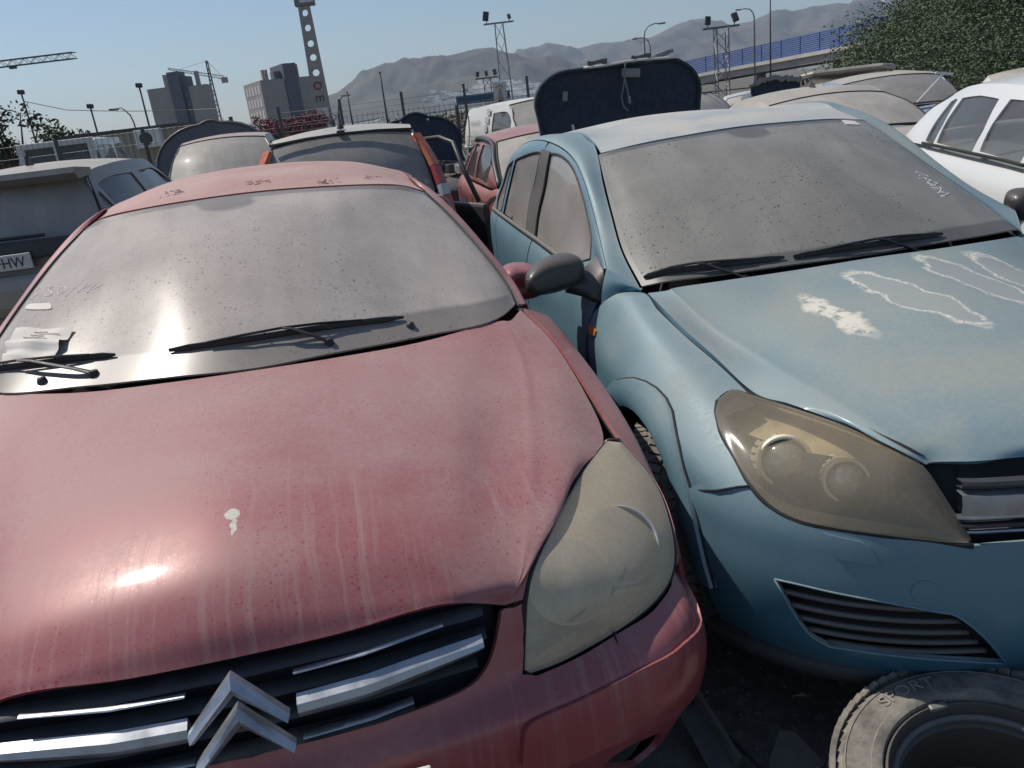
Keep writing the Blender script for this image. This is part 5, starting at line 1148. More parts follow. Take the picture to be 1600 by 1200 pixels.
for mir in (None, 'x'):
    s = -1 if mir is None else 1
    fo = trim('fender', SideB, fen, M['blue'], T, out=(-1, 0, .2), mirror=mir, flange=.01, step=.022, shrink=.0028)
    # flared wheel arch lip
    th = np.linspace(0, 1, len(a_i)); V = []; F = []
    Pi = SideB(*a_i.T); Po = SideB(*a_o.T)
    n = len(a_i)
    c_ = np.array([0, -.035, .338])
    for k in range(n):
        rad = Pi[k]-c_; rad[0] = 0; rad /= np.linalg.norm(rad)
        V += [Pi[k]+[.03, 0, 0]-rad*.004, Pi[k]+[-.010, 0, 0]-rad*.002, Pi[k]*.75+Po[k]*.25+[-.020, 0, 0], Pi[k]*.3+Po[k]*.7+[-.022, 0, 0], Po[k]+[-.017, 0, 0], Po[k]+[.004, 0, 0]]
    for k in range(n-1):
        for i in range(5): F.append((k*6+i, k*6+i+1, (k+1)*6+i+1, (k+1)*6+i))
    V = np.array(V)*(MX if mir else 1)
    autosmooth(MB().add(V, F).build('wheel_arch', M['blue'], T, True), 40)
    gp = Po+np.array([-.004, 0, 0]); MB().tube([tuple(p) for p in (gp*(MX if mir else 1))[4:]], .0038, 6).build('arch_shade_line', M['void'], T, True)  # dark tube drawn in as the shade line at the flare's step
    jp = SideB(*np.array(joint).T)+np.array([-.002, 0, 0]); MB().tube([tuple(p) for p in jp*(MX if mir else 1)], .0026, 6).build('joint_gap', M['void'], T, True)
    # inner wheel arch liner
    V = []; F = []
    for k, t_ in enumerate(np.linspace(RAD(-25), RAD(205), 30)):
        for x in (-.83, -.45): V.append((x, -.035+.385*math.cos(t_), .338+.385*math.sin(t_)))
    for k in range(29): F.append((2*k, 2*k+1, 2*k+3, 2*k+2))
    MB().add(np.array(V)*(MX if mir else 1), F).build('arch_liner', M['void'], T, True)
    ca = GrB(np.linspace(0, .34, 8), np.zeros(8)); cb_ = SideB(np.linspace(0, .27, 8), np.linspace(.428, .452, 8))
    panel('fender_cap', Loft([ca+[0, -.002, 0], (ca+cb_)/2+[-.004, -.004, .004], cb_]), M['blue'], T, out=(-1, -.5, .5), n=(10, 14), mirror=mir, flange=.008)
    for nm, a, b in (('front_door', .4655, .688), ('rear_door', .6905, .845), ('quarter_panel', .8475, 1)):
        panel(nm, SideB, M['blue'], T, out=(-1, 0, .2), v=(a, b), n=(30, 26), mirror=mir, flange=.008)
    panel('cant_rail', GrB, M['blue'], T, out=(-1, 0, .8), u=(.0, .325), v=(0, 1), n=(16, 70), mirror=mir, flange=.008)
    front_frame = [(.338, .0), (.338, .45), (.338, .545)]+[(q, .552) for q in np.linspace(.4, 1, 6)]+[(1, .02), (.7, .0)]
    trim('door_frame', GrB, front_frame, M['blue'], T, out=(-1, 0, .5), holes=[win_f], mirror=mir, flange=.012, step=.02)
    rear_frame = [(.338, .553)]+[(.338, q) for q in np.linspace(.6, .9, 8)]+[(1, .9), (1, .555)]
    rq = np.concatenate([win_r[:0], win_r]);
    trim('door_frame', GrB, rear_frame, M['blue'], T, out=(-1, 0, .5), holes=[win_r, win_q], mirror=mir, flange=.012, step=.02)
    panel('rear_pillar', GrB, M['blue'], T, out=(-1, 0, .5), u=(.338, 1), v=(.9, 1), n=(12, 12), mirror=mir)
    for w_ in (win_f, win_r, win_q):
        wo_ = trim('side_window', GrB, w_, M['side_glass_b'], T, out=(-1, 0, .4), mirror=mir, flange=0, off=-.006, step=.03)
        edge_tube('window_seal', GrB, w_, .006, M['rubber'], wo_, mirror=mir, off=-.002, out=(-1, 0, .4))
    # black middle pillar cover
    half = len(win_f); p1 = [(q, .0) for q in ()]
    vb0 = np.array([p for p in win_f if p[1] > .42]); vb1 = np.array([p for p in win_r if p[1] < .64])
    ua = np.linspace(.40, .985, 14)
    fa = np.sort(vb0[:, 0]); 
    va = np.array([win_f[np.abs(win_f[:, 0]-q) < .06][:, 1].max() for q in ua]); vb = np.array([win_r[np.abs(win_r[:, 0]-q) < .06][:, 1].min() for q in ua])
    pil = [(q, a+.001) for q, a in zip(ua, va)]+[(q, b-.001) for q, b in zip(ua[::-1], vb[::-1])]
    trim('middle_pillar', GrB, pil, M['trim'], T, out=(-1, 0, .4), mirror=mir, flange=.006, off=.005, step=.02)
    belt = GrB(np.full(30, .992), np.linspace(.16, .86, 30))+np.array([-.006, 0, .004]); belt = belt*(MX if mir else 1)
    MB().tube([tuple(p) for p in belt], .011, 6, flat=1.3).build('belt_moulding', M['trim'], T, True)
    # headlight with two lamps
    hl = panel('headlight', HlB, M['lens_blue'], T, out=(-.4, -.7, .5), n=(30, 60), u=(.012, .985), v=(.012, .985), flange=.02, mirror=mir, off=.003)
    lamp_bowl(HlB, (.10, .97, -.10), .17, M['lamp_black'], hl, mir)
    edge_tube('seal', HlB, [(0, q) for q in np.linspace(0, 1, 30)]+[(1, q) for q in np.linspace(1, 0, 30)], .006, M['rubber'], hl, mirror=mir, off=-.004, out=(-.4, -.7, .5))
    for (u_, v_, rr) in ((.60, .455, .062), (.555, .66, .050)):
        c = HlB(u_, v_)[0]+np.array([.10, .97, -.10])*.075
        R_ = Vector((0, -1, 0)).rotation_difference(Vector((-.30, -.86, .36))).to_matrix()
        for nm, pr, mt in (('reflector', [(rr*.86, .0), (rr*.8, .02), (rr*.6, .045), (rr*.3, .06), (.012, .062), (.010, .015), (.001, .013)], M['reflector']),
                           ('lamp_ring', [(rr*.86, .004), (rr*.88, -.008), (rr*1.0, -.010), (rr*1.04, .0), (rr*1.06, .05)], M['bowl'])):
            b = MB().lathe(pr, 36, 'y')
            b.V = [tuple(R_@Vector(p)+Vector(c)) for p in b.V]
            if s > 0: b.V = [(-x, y, z) for x, y, z in b.V]
            b.build(nm, mt, hl, True)
        b = MB().lathe([(rr*.80, .004), (rr*.70, -.008), (rr*.45, -.017), (rr*.2, -.021), (.0005, -.022)], 30, 'y')
        b.V = [tuple(R_@Vector(p)+Vector(c)) for p in b.V]
        if s > 0: b.V = [(-x, y, z) for x, y, z in b.V]
        b.build('projector_lens', M['lamp_glass'], hl, True)
        # ribbed shield above each lamp
        b = MB()
        for k in range(9):
            a = RAD(100+k*16); p0 = Vector((math.cos(a)*rr*1.04, .0, math.sin(a)*rr*1.04)); p1 = p0*1.16+Vector((0, .065, 0))
            a2 = RAD(100+k*16+11); q0 = Vector((math.cos(a2)*rr*1.04, .0, math.sin(a2)*rr*1.04)); q1 = q0*1.16+Vector((0, .065, 0))
            b.add([p0, q0, q1, p1], [(0, 1, 2, 3)])
        b.V = [tuple(R_@Vector(p)+Vector(c)) for p in b.V]
        if s > 0: b.V = [(-x, y, z) for x, y, z in b.V]
        b.build('lamp_shield', M['reflector'], hl, False)
    # fog grille
    fg = trim('fog_grille', BumB, fogo, M['void'], T, mirror=mir, flange=0, off=-.05)
    for k, uu in enumerate(np.linspace(.60, .90, 6)):
        vv = np.linspace(.20, .60, 24); cand = np.c_[np.full(24, uu), vv]; inside = cand[inpoly(cand, fogo)]
        if len(inside) < 3: continue
        p = BumB(*inside.T)+np.array([0, .022, 0]); p = p*(MX if mir else 1)
        MB().tube([tuple(q) for q in p], .010, 6, flat=.6).build('slat', M['trim'], fg, True)
    pod = [p for p in fogo if p[1] > .50]
    edge_tube('bezel', BumB, fogo, .003, M['blue'], fg, mirror=mir, off=.0, out=(0, -1, 0))
    for nm, key in (('tow_eye_cover', 'b_cap'), ('washer_cover', 'b_washer')):
        if nm == 'tow_eye_cover' and mir: continue
        trim(nm, BumB, TRIM[key], M['blue'], T, mirror=mir, flange=.006, off=.0025, step=.01)
    c = SideB(.40, .447)[0]
    rp = trim('side_repeater', SideB, TRIM['b_repeater'], M['amber'], T, out=(-1, 0, .2), mirror=mir, flange=.006, off=.007, step=.006)
    wheel(T, (s*.765, -.03, .322), RAD(-24), .318, .205, s, tyre_mat=M['tyre_pale']); wheel(T, (s*.745, 2.60, .318), 0, .318, .2, s)  # front tyres get the paler dust, also standing in for light on them
    # door mirror: shell, glass, sail-shaped foot
    b = bmesh.new(); bmesh.ops.create_uvsphere(b, u_segments=32, v_segments=20, radius=1)
    for v_ in b.verts:
        x, y, z = [math.copysign(abs(q)**.72, q) for q in v_.co]; y = min(y, .35)
        k = 1-.18*max(0, -x)
        v_.co = Vector((-.940+.110*x, .66+.080*y-.045*x*x+(.02*x), .998+.064*z*k+.012*x))
    V = np.array([v_.co for v_ in b.verts]); F = [[q.index for q in f.verts] for f in b.faces]; b.free()
    mo = MB().add(V*(MX if mir else 1), F).build('door_mirror', M['mirror_black'], T, True)
    foot = Loft([[(-.90, .66, 1.0), (-.86, .655, 1.0), (-.81, .68, 1.005), (-.765, .71, 1.03)], [(-.90, .62, .955), (-.85, .60, .955), (-.795, .585, .97), (-.755, .60, 1.0)], [(-.90, .65, .925), (-.85, .60, .915), (-.825, .56, .91), (-.80, .55, .90)], [(-.89, .70, .935), (-.84, .69, .91), (-.825, .68, .90), (-.81, .66, .89)]])
    panel('mirror_foot', foot, M['mirror_black'], mo, out=(-.3, -1, 0), n=(16, 16), flange=0, mirror=mir)
# grille between the headlights
gb = trim('grille', BumB, [(.0, 0), (.0, .29), (.07, .285), (.16, .275), (.26, .262), (.285, .26), (.285, 0)], M['void'], T, mirror='merge', flange=0, off=-.05)
def bgb(name, z0, z1, mat, off, thick, xw=.345):
    V = []; F = []; n = 28
    for k in range(n+1):
        x = -xw+2*xw*k/n; y = float(np.interp(abs(x), [0, .2, .36, .42], [-.85, -.838, -.80, -.772]))+off; h = (z1-z0)/2; zc = (z0+z1)/2
        for dy, dz in ((0, -h), (-thick, -h*.8), (-thick*1.1, 0), (-thick*.9, h*.85), (0, h)): V.append((x, y+dy, zc+dz))
    for k in range(n):
        for i in range(4): F.append((k*5+i, k*5+i+1, (k+1)*5+i+1, (k+1)*5+i))
    return autosmooth(MB().add(V, F).build(name, mat, gb), 40)
bgb('chrome_bar', .672, .728, M['chrome'], .012, .022, .398); bgb('slat', .652, .660, M['chrome'], .03, .010, .388); bgb('slat', .634, .645, M['black'], .03, .015, .383); bgb('slat', .618, .626, M['chrome'], .03, .010, .375)
bgb('slat', .735, .752, M['black'], .02, .02, .395)
wiper(T, WsB, uvline((.955, .052), (.625, .045), bow=.006), WsB(.70, .0)[0]+np.array([0, 0, -.02]), M['wiper'], r=.007)
wiper(T, WsB, uvline((.612, .042), (.34, .045), bow=.006), WsB(.40, .0)[0]+np.array([0, 0, -.02]), M['wiper'], r=.007)
# lower lip, tailgate, floor, cabin
lip = BumB(np.full(40, .985), np.linspace(0, .88, 40)); lip = np.concatenate([(lip*MX)[::-1], lip[1:]])
MB().tube([tuple(p+np.array([0, .03, -.03])) for p in lip], .035, 8).build('lower_lip', M['black'], T, True)
tg = []
for f_ in np.linspace(-1, 1, 7):
    a = abs(f_); tg.append([(f_*.555, 3.0-.05*a, 1.36-.06*a), (f_*.62, 3.2-.04*a, 1.17), (f_*.70, 3.33-.03*a, .98), (f_*.80, 3.40-.05*a, .75), (f_*.80, 3.40-.06*a, .45), (f_*.76, 3.34, .25)])
TG = Loft(tg)
panel('tailgate', TG, M['blue'], T, out=(0, 1, .2), v=(.37, 1), n=(20, 24)); panel('rear_window', TG, M['side_glass'], T, out=(0, 1, .2), v=(.0, .36), n=(20, 12))
MB().box((0, 1.35, .27), (1.45, 3.4, .10), None, .03).build('floor_pan', M['void'], T)
cabin(T, .72, None, .34); seats(T, (1.3, 2.05))
# ------------------------------------------------------------------ the other parked cars
def glassmat(k):
    return {'dusty': M['glass_dusty'], 'dark': M['glass_dark'], 'film': M['glass_film'], 'pale': M['glass_pale']}[k]
M['glass_dusty'] = screen('thick_dusty_glass', (.44, .41, .37), .94, None, .4, rough=.35, coat=.12)
M['glass_dark'] = screen('tinted_side_glass', (.22, .21, .20), .40, None, .3, rough=.08)
M['glass_film'] = screen('filmed_glass', (.36, .345, .32), .74, None, .6, rough=.2, coat=.6)
M['glass_pale'] = screen('pale_filmed_glass', (.46, .44, .40), .78, None, .4, rough=.3, coat=.2)
M['tail_red'] = simple('tail_lamp_red', (.33, .035, .025), .25, 0, .2, 20)
M['tail_orange'] = simple('tail_lamp_orange', (.52, .13, .06), .25, 0, .2, 20)
M['lamp_clear'] = simple('clear_lamp', (.42, .42, .40), .2, .3, .15, 20)

def car(name, label, cat, loc, yaw, L=4.2, W=1.72, H=1.5, zb=.95, zh=.78, yw0=1.15, yw1=1.85, yr1=3.5, yr0=3.95, zd=.95, mat=None, roofmat=None, ws='dusty', rg='dusty', sg='dark', tail='corner', group='parked scrapyard cars', wr=.66, wins=((.17, .46), (.485, .72), (.74, .84)), hood=True, light=True, mirrors=True, mirror_dy=.42, roofrise=.05, noseround=1.0, top_only=False, seats_=True, frontmat=None, tailmat=None, z0=.2):
    """a whole parked car: lower body, roof, glazing, pillars, lamps, wheels"""
    T = thing(name, label, cat, loc, (0, 0, yaw), group)
    hw = W/2; mat = mat or M['grey_car']; roofmat = roofmat or mat
    ys = [0, .06, .22, .6, yw0, (yw0+yw1)/2+.3, (yw1+yr1)/2, yr1, yr0, max(L-.28, yr0+.02), L-.05, L]
    zt = [.52, zh-.12, zh-.03, zh+.03, zb+.04, zb, zb, zb+.01, zd, zd-.02, zd-.10, .50]
    wf = [.74, .82, .90, .97, 1, 1, 1, 1, .985, .95, .90, .82]
    rows = []
    sect = [(0, 0), (.5, -.005), (.80, -.022), (.93, -.07)]
    low = [(.985, .62, .28), (1.0, .62, 0), (.985, .38, 0), (.93, z0, 0)]
    C = []
    for (fx, dz) in sect: C.append([(hw*w_*fx, y, z+dz) for y, z, w_ in zip(ys, zt, wf)])
    for (fx, zz, k) in low: C.append([(hw*w_*fx, y, (zz if not k else zz+(z-zz)*.5) if z > zz+.1 else min(zz, z-.1)) for y, z, w_ in zip(ys, zt, wf)])
    S = Loft(full(C))
    panel('body', S, mat, T, n=(45, 50), flange=0)
    for v_, nm, m_ in ((0, 'front_panel', frontmat or mat), (1, 'rear_panel', tailmat or mat)):
        P = S(np.linspace(0, 1, 45), np.full(45, float(v_))); c = P.mean(0); MB().add([tuple(p) for p in P]+[tuple(c)], [(i, (i+1) % 45, 45) for i in range(45)]).build(nm, m_, T)
    if hood:
        panel('hood', S, mat, T, u=(.24, .76), v=(1.6/11, 3.96/11), n=(24, 20), off=.006, flange=.01)
    fx = np.array([-1, -.72, -.38, 0, .38, .72, 1.0])
    wtop = hw*wr
    def line(y, z, w_, bow, drop): return [(w_*f, y+bow*f*f, z-drop*f*f) for f in fx]
    zr = H-roofrise
    wl_ = [line(yw0-.05, zb+.05, hw*.86, .20, .05), line((yw0+yw1)/2-.04, (zb+zr)/2+.06, (hw*.86+wtop)/2+.015, .17, .05), line(yw1, zr, wtop, .12, .05)]
    WS = Loft(np.swapaxes(np.array(wl_), 0, 1)); panel('windshield', WS, glassmat(ws), T, out=(0, -1, 1), n=(19, 10), flange=.006)
    rl = [line(yw1, zr, wtop, .12, .05), line(yw1*.65+yr1*.35, H, wtop*1.03, 0, .055), line(yw1*.3+yr1*.7, H-.005, wtop*1.02, 0, .055), line(yr1, zr-.02, wtop*.97, -.06, .05)]
    RS = Loft(np.swapaxes(np.array(rl), 0, 1)); panel('roof', RS, roofmat, T, n=(19, 22), flange=.01)
    gl = [line(yr1+.005, zr-.022, wtop*.97, -.06, .05), line((yr1+yr0)/2+.03, (zr+zd)/2+.04, (wtop*.97+hw*.84)/2+.01, -.08, .05), line(yr0+.02, zd+.03, hw*.84, -.12, .05)]
    RG = Loft(np.swapaxes(np.array(gl), 0, 1)); panel('rear_window', RG, glassmat(rg), T, out=(0, 1, 1), n=(19, 10), flange=.006)
    a0 = np.array(wl_)[:, -1]; b0 = np.array(rl)[:, -1]; c0 = np.array(gl)[:, -1]
    top = np.array([a0[0], a0[1], a0[2], b0[1], b0[2], c0[0], c0[1], c0[2]])
    top[:, 0] += .006
    bely = np.array([top[0][1]+.03, top[1][1]+.05, top[2][1], top[3][1], top[4][1], top[5][1]-.05, (top[5][1]+top[7][1])/2, top[7][1]-.02])
    bel = np.c_[np.full(8, hw*.945), bely, np.interp(bely, [0, L], [zb-.03, zd-.03])]; bel[0, 0] = hw*.90; bel[-1, 0] = hw*.90
    SS = Loft([top, top*.62+bel*.38+[.02, 0, 0], top*.3+bel*.7+[.02, 0, 0], bel])
    for mir in (None, 'x'):
        hs = []
        for (a, b) in wins:
            hs.append(np.array([(.16+.02, a+.012), (.15, (a+b)/2), (.17, b-.008), (.5, b), (.92, b), (.945, (a+b)/2), (.945, a+.01), (.6, a)]))
        trim('side_frame', SS, [(0, 0), (0, .33), (0, .66), (0, 1), (1, 1), (1, .5), (1, 0)], mat, T, out=(1, 0, .3), holes=hs, step=.06, flange=.012, mirror=mir)
        for h_ in hs: trim('side_window', SS, h_, glassmat(sg), T, out=(1, 0, .3), step=.12, flange=0, off=-.012, mirror=mir)
        s = -1 if mir else 1
        if mirrors:
            b_ = MB().box((s*(hw+.08), yw0+mirror_dy, zb+.07), (.20, .11, .14), (0, 0, s*.15), .045).build('door_mirror', M['mirror_black'], T); autosmooth(b_, 60)
        if not top_only:
            for yy_ in (.82, L-.78):
                wheel(T, (s*(hw-.11), yy_, .305), 0, .305, .18, s, tread=False)
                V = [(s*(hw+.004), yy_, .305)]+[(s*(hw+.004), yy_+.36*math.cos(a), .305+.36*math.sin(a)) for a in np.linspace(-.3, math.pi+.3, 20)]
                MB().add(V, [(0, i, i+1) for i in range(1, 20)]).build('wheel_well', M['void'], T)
        if light:
            u0, u1 = (.62, .80) if s > 0 else (.20, .38)
            panel('headlight', S, M['lamp_clear'], T, out=(0, -1, .5), u=(min(u0, u1), max(u0, u1)), v=(.75/11, 1.9/11), n=(10, 10), off=.008, flange=.02)
            if tail == 'corner':
                panel('tail_light', S, M['tail_red'], T, out=(0, 1, .3), u=(min(u0, u1), max(u0, u1)), v=(9.6/11, 10.5/11), n=(10, 8), off=.008, flange=.02)
    for nm, Sf in (('windshield_seal', WS), ('rear_window_seal', RG)):
        e = np.linspace(.01, .99, 14); lp = np.concatenate([np.c_[e, np.full(14, .0)], np.c_[np.full(14, 1.0), e], np.c_[e[::-1], np.full(14, 1.0)], np.c_[np.full(14, .0), e[::-1]]])
        pt = Sf(*lp.T); MB().tube([tuple(p) for p in pt]+[tuple(pt[0])], .011, 6).build(nm, M['rubber'], T, True)
    for s in (-1, 1):
        for (va, dy) in ((4.7/11, 0), ((yw1+.95-yw0)*0+6.0/11, 0), (7.35/11, 0)):
            uu = np.linspace(.80, .97, 10) if s > 0 else np.linspace(.20, .03, 10)
            pt = S(uu, np.full(10, va)); MB().tube([tuple(p) for p in pt], .005, 4).build('door_gap', M['void'], T)
    if seats_:
        seats(T, (yw1+.1, max(yw1+.6, min(yw1+.95, yr1-.75))), xs=(-.33, .33), z=.20+(H-1.50)*.9)
        d = MB().box((0, yw0+.28, zb-.10), (W*.8, .4, .2), (.12, 0, 0), .05).build('dashboard', M['dash'], T)
    return T, S, SS, WS, RG

M['grey_car'] = paint('dusty_grey_paint', (.12, .115, .11), (.46, .425, .37), .95, .3, 0, up=(-.2, .9, .25, 1.0))
M['beige_car'] = paint('dusty_beige_paint', (.27, .25, .22), (.47, .43, .375), .88, .3, 0, up=(-.2, .9, .35, 1.0))
M['mpv_car'] = paint('dusty_champagne_paint', (.30, .285, .26), (.50, .45, .385), .88, .3, 0, up=(-.2, .9, .30, 1.0))
M['rose_car'] = paint('dusty_rose_paint', (.26, .20, .185), (.47, .40, .345), .8, .3, 0, up=(-.2, .9, .35, 1.0))
M['white_car'] = paint('white_paint_clean', (.72, .73, .72), (.55, .51, .45), .22, .15, 0, metal=0, rough=.28, coat=.5)
M['white_dusty'] = paint('white_paint_dusty', (.68, .67, .64), (.55, .50, .43), .45, .2, 0, metal=0, rough=.35, coat=.3)
M['silver_van'] = paint('pale_van_paint', (.50, .51, .52), (.55, .52, .47), .4, .2, 0, metal=.1, rough=.35)
M['dark_car'] = paint('dusty_black_paint', (.03, .032, .04), (.30, .28, .26), .55, .3, 0, up=(-.2, .9, .2, 1.0))
M['sky_car'] = paint('pale_blue_paint', (.16, .28, .42), (.42, .43, .43), .55, .2, 0, metal=.3)
M['dull_red'] = paint('dull_red_paint', (.33, .065, .06), (.48, .38, .33), .55, .3, 0)
M['liner'] = simple('bonnet_insulation', (.038, .048, .068), .9, 0, .25, 25, .2, .15)

# grey hatchback with roof spoiler and number plate, seen from behind
T, S, SS, WS, RG = car('grey_hatchback_car', 'dusty grey hatchback seen from behind with roof spoiler and plate at the left edge', 'car', (-4.07, 9.82, 0), RAD(180+7), L=4.05, W=1.74, H=1.57, zb=1.0, zd=1.02, yr1=3.60, yr0=3.93, yw1=1.75, mat=M['grey_car'], rg='pale', light=False, wr=.70, roofrise=.04)
MB().prism([(0, 0), (.34, .02), (.36, -.02), (.30, -.07), (0, -.05)], -.62, .62, lambda a, b, h: (h, 3.50+a, 1.505+b)).build('spoiler', M['grey_car'], T)
MB().box((0, 4.04, 1.0), (1.35, .05, .13), (.1, 0, 0), .02).build('tailgate_trim', M['black'], T)
pl = MB().box((0, 4.09, .93), (.50, .02, .11), None, .004).build('number_plate', M['plate'], T)
MB().box((0, 4.06, .68), (1.62, .22, .30), None, .09).build('bumper', M['beige_car'], T)
MB().tube([(.42, 4.0, 1.075), (.1, 4.0, 1.09), (-.34, 3.98, 1.085)], .014, 6).box((.42, 4.0, 1.07), (.07, .05, .05), None, .01).build('rear_wiper', M['black'], T)
MB().prism([(0, 0), (.11, 0), (.045, .075), (.03, .075)], -.012, .012, lambda a, b, h: (h, 3.05-a, 1.565+b)).build('roof_aerial', M['black'], T)
def letters(parent, text, size, mat, name, mapf, depth=.004):
    cu = bpy.data.curves.new(name, 'FONT'); cu.body = text; cu.size = size; cu.extrude = depth
    ob = bpy.data.objects.new(name, cu); COL.objects.link(ob)
    dg = bpy.context.evaluated_depsgraph_get(); me = bpy.data.meshes.new_from_object(ob.evaluated_get(dg))
    bpy.data.objects.remove(ob)
    for v in me.vertices: v.co = Vector(mapf(v.co))
    me.materials.clear(); me.materials.append(mat); me.update()
    return link(bpy.data.objects.new(name, me), parent)
letters(pl, 'FHW', .105, M['black'], 'plate_letters', lambda c: (-.005-c.x*.86, 4.102+c.z*.3, .893+c.y))

# champagne people carrier with tall tail lamps, behind the red car
T, S, SS, WS, RG = car('people_carrier', 'champagne people carrier from behind with tall orange tail lights, behind the red car', 'car', (-1.72, 10.65, 0), RAD(180+8.5), L=4.05, W=1.70, H=1.575, zb=.95, zd=.98, yw0=.95, yw1=1.6, yr1=3.62, yr0=3.98, mat=M['mpv_car'], rg='film', tail=None, light=False, wr=.72, roofrise=.035)
for s in (-1, 1):
    st = Loft([[(s*.60, 3.635, 1.44), (s*.685, 3.79, 1.26), (s*.735, 3.94, 1.03), (s*.765, 4.03, .80), (s*.77, 4.05, .62)], [(s*.66, 3.57, 1.44), (s*.745, 3.71, 1.25), (s*.805, 3.84, 1.02), (s*.835, 3.93, .80), (s*.84, 3.96, .62)]])
    for nm, a, b, m_ in (('tail_light', 0, .34, M['tail_orange']), ('tail_light', .345, .50, M['tail_red']), ('tail_light', .505, .60, M['lamp_clear']), ('tail_light', .605, 1, M['tail_red'])):
        panel(nm, st, m_, T, out=(0, 1, .3), v=(a, b), n=(6, 14), off=.016, flange=.04)
MB().tube([(.0, 3.35, 1.555), (-.0, 3.42, 1.69)], [.012, .004], 6).lathe([(.001, 1.60), (.02, 1.59), (.035, 1.555)], 12, 'z', (0, 3.35, 0)).build('roof_aerial', M['black'], T)
MB().box((0, 3.60, 1.53), (.07, .10, .03), None, .01).build('washer_jet', M['black'], T)
MB().tube([(-.60, 3.63, 1.487), (-.3, 3.665, 1.51), (0, 3.675, 1.517), (.3, 3.665, 1.51), (.60, 3.63, 1.487)], .013, 6).build('tailgate_seal', M['rubber'], T)

# beige car with missing lamp, facing the viewer, and the dark bonnet behind it
T, S, SS, WS, RG = car('rose_saloon_car', 'rose beige car facing the viewer with its left lamp missing and a black grille gap', 'car', (-3.55, 10.75, 0), RAD(10), L=4.5, W=1.80, H=1.66, zb=1.08, zh=.98, yw0=1.0, yw1=1.65, mat=M['rose_car'], ws='dusty', light=False, wr=.68, mirrors=True)
for s in (-1, 1):
    pts = [(s*.66+.17*math.cos(a), -.02+.04*abs(math.cos(a)), .80+.17*math.sin(a)) for a in np.linspace(0, 2*math.pi, 20)]
    MB().add([(s*.66, .06, .80)]+pts, [(0, i, i+1) for i in range(1, 20)]).tube(pts, .02, 6).build('lamp_socket', M['void'], T)
MB().box((0, .02, .90), (1.0, .14, .16), (.3, 0, 0), .03).build('grille_gap', M['void'], T)
def raised(name, label, cat, loc, yaw, w, h, mat, lean=12, holes=True, group='raised bonnets', rim=None, corner=.35, crown=.06):
    """an open bonnet seen from below: edge flange, insulated underside, ribs"""
    T = thing(name, label, cat, loc, (0, 0, yaw), group)
    ol = []
    for a in np.linspace(0, 1, 12): ol.append((-w/2+.03*math.sin(a*3.1), h*(1-corner)*a))
    for a in np.linspace(0, math.pi/2, 8)[1:]: ol.append((-w/2+w*corner*.55*(1-math.cos(a)), h*(1-corner)+h*corner*.8*math.sin(a)))
    for a in np.linspace(-1, 1, 9)[1:-1]: ol.append((a*w*(.5-corner*.55), h*(1-corner*.2)+crown*(1-a*a)))
    ol += [(-x, z) for x, z in ol[:19][::-1]]
    tl = math.tan(RAD(lean))
    f = lambda a, b, d: (a, d+b*tl-.10*(1-(2*a/w)**2)*.6, b)
    MB().prism(ol, 0, .02, f).build('inner_panel', mat, T)
    sc = 1.0
    MB().prism([(x*1.015, z*1.012) for x, z in ol], .022, .04, f).build('outer_skin', rim or M['dark_car'], T)
    MB().tube([f(x*.985, z*.985, -.012) for x, z in ol], .018, 6).build('edge_flange', mat, T, True)
    return T, f
T, f = raised('raised_bonnet', 'domed dark bonnet standing open over the rose beige car', 'car bonnet', (-4.35, 13.4, 1.02), RAD(8), 1.85, 1.0, M['dark_car'], 30, corner=.75, crown=.05)
T, f = raised('raised_bonnet', 'open dark bonnet with curved top behind the people carrier, left of the white van', 'car bonnet', (-.98, 12.6, .86), RAD(4), 1.36, .80, M['liner'], 20, corner=.62, crown=.08)
for x in (-.22, .2): MB().lathe([(.001, 0), (.018, 0), (.018, .012), (.001, .014)], 10, 'y', (x, .16, .66)).build('buffer', M['chrome'], T)
# the car under that bonnet
T, S, SS, WS, RG = car('dark_hatchback_car', 'dark car with its bonnet gone, engine bay under the raised liner', 'car', (-.92, 11.75, 0), RAD(4), L=4.0, W=1.68, H=1.40, zb=.90, zh=.70, mat=M['dark_car'], hood=False)
b = MB()
rg_ = random.Random(3)
for k in range(16): b.box((rg_.uniform(-.6, .6), rg_.uniform(.15, .8), .74+rg_.uniform(0, .12)), (rg_.uniform(.08, .3), rg_.uniform(.08, .3), rg_.uniform(.06, .18)), (rg_.uniform(-.3, .3), 0, rg_.uniform(0, 3)), .015)
b.build('engine', M['steel_dark'], T); MB().tube([(.66, .3, .8), (.78, .5, 1.25), (.80, .62, 1.5)], .012, 6).build('prop_rod', M['steel'], T)
MB().box((.62, .12, .80), (.25, .2, .14), (0, 0, .4), .03).build('lamp', M['lamp_clear'], T)

# white panel van with faded lettering
T, S, SS, WS, RG = car('white_panel_van', 'white panel van with faded lettering on its side, between the two raised bonnets', 'van', (1.55, 11.9, 0), RAD(16), L=4.1, W=1.72, H=1.66, zb=1.02, zh=.88, yw0=.75, yw1=1.35, yr1=4.0, yr0=4.06, zd=1.0, mat=M['white_dusty'], ws='dusty', wr=.80, wins=((.17, .42),), light=True, roofrise=.03)
M['faded'] = simple('faded_grey_lettering', (.42, .42, .40), .7)
def vanside(c, x0=2.05, z0=1.30): return (-.862-.0*c.y+max(0, (c.y+z0-1.05))*.16-.006, x0+c.x, z0+c.y)
letters(T, 'COMUNIDAD DE', .11, M['faded'], 'side_letters', lambda c: (-.846+max(0, c.y+.26)*.17, 3.65-c.x*.9, 1.32+c.y))
letters(T, 'ambi', .36, M['faded'], 'side_letters', lambda c: (-.862+max(0, c.y-.05)*.15, 3.65-c.x*.95, .98+c.y))
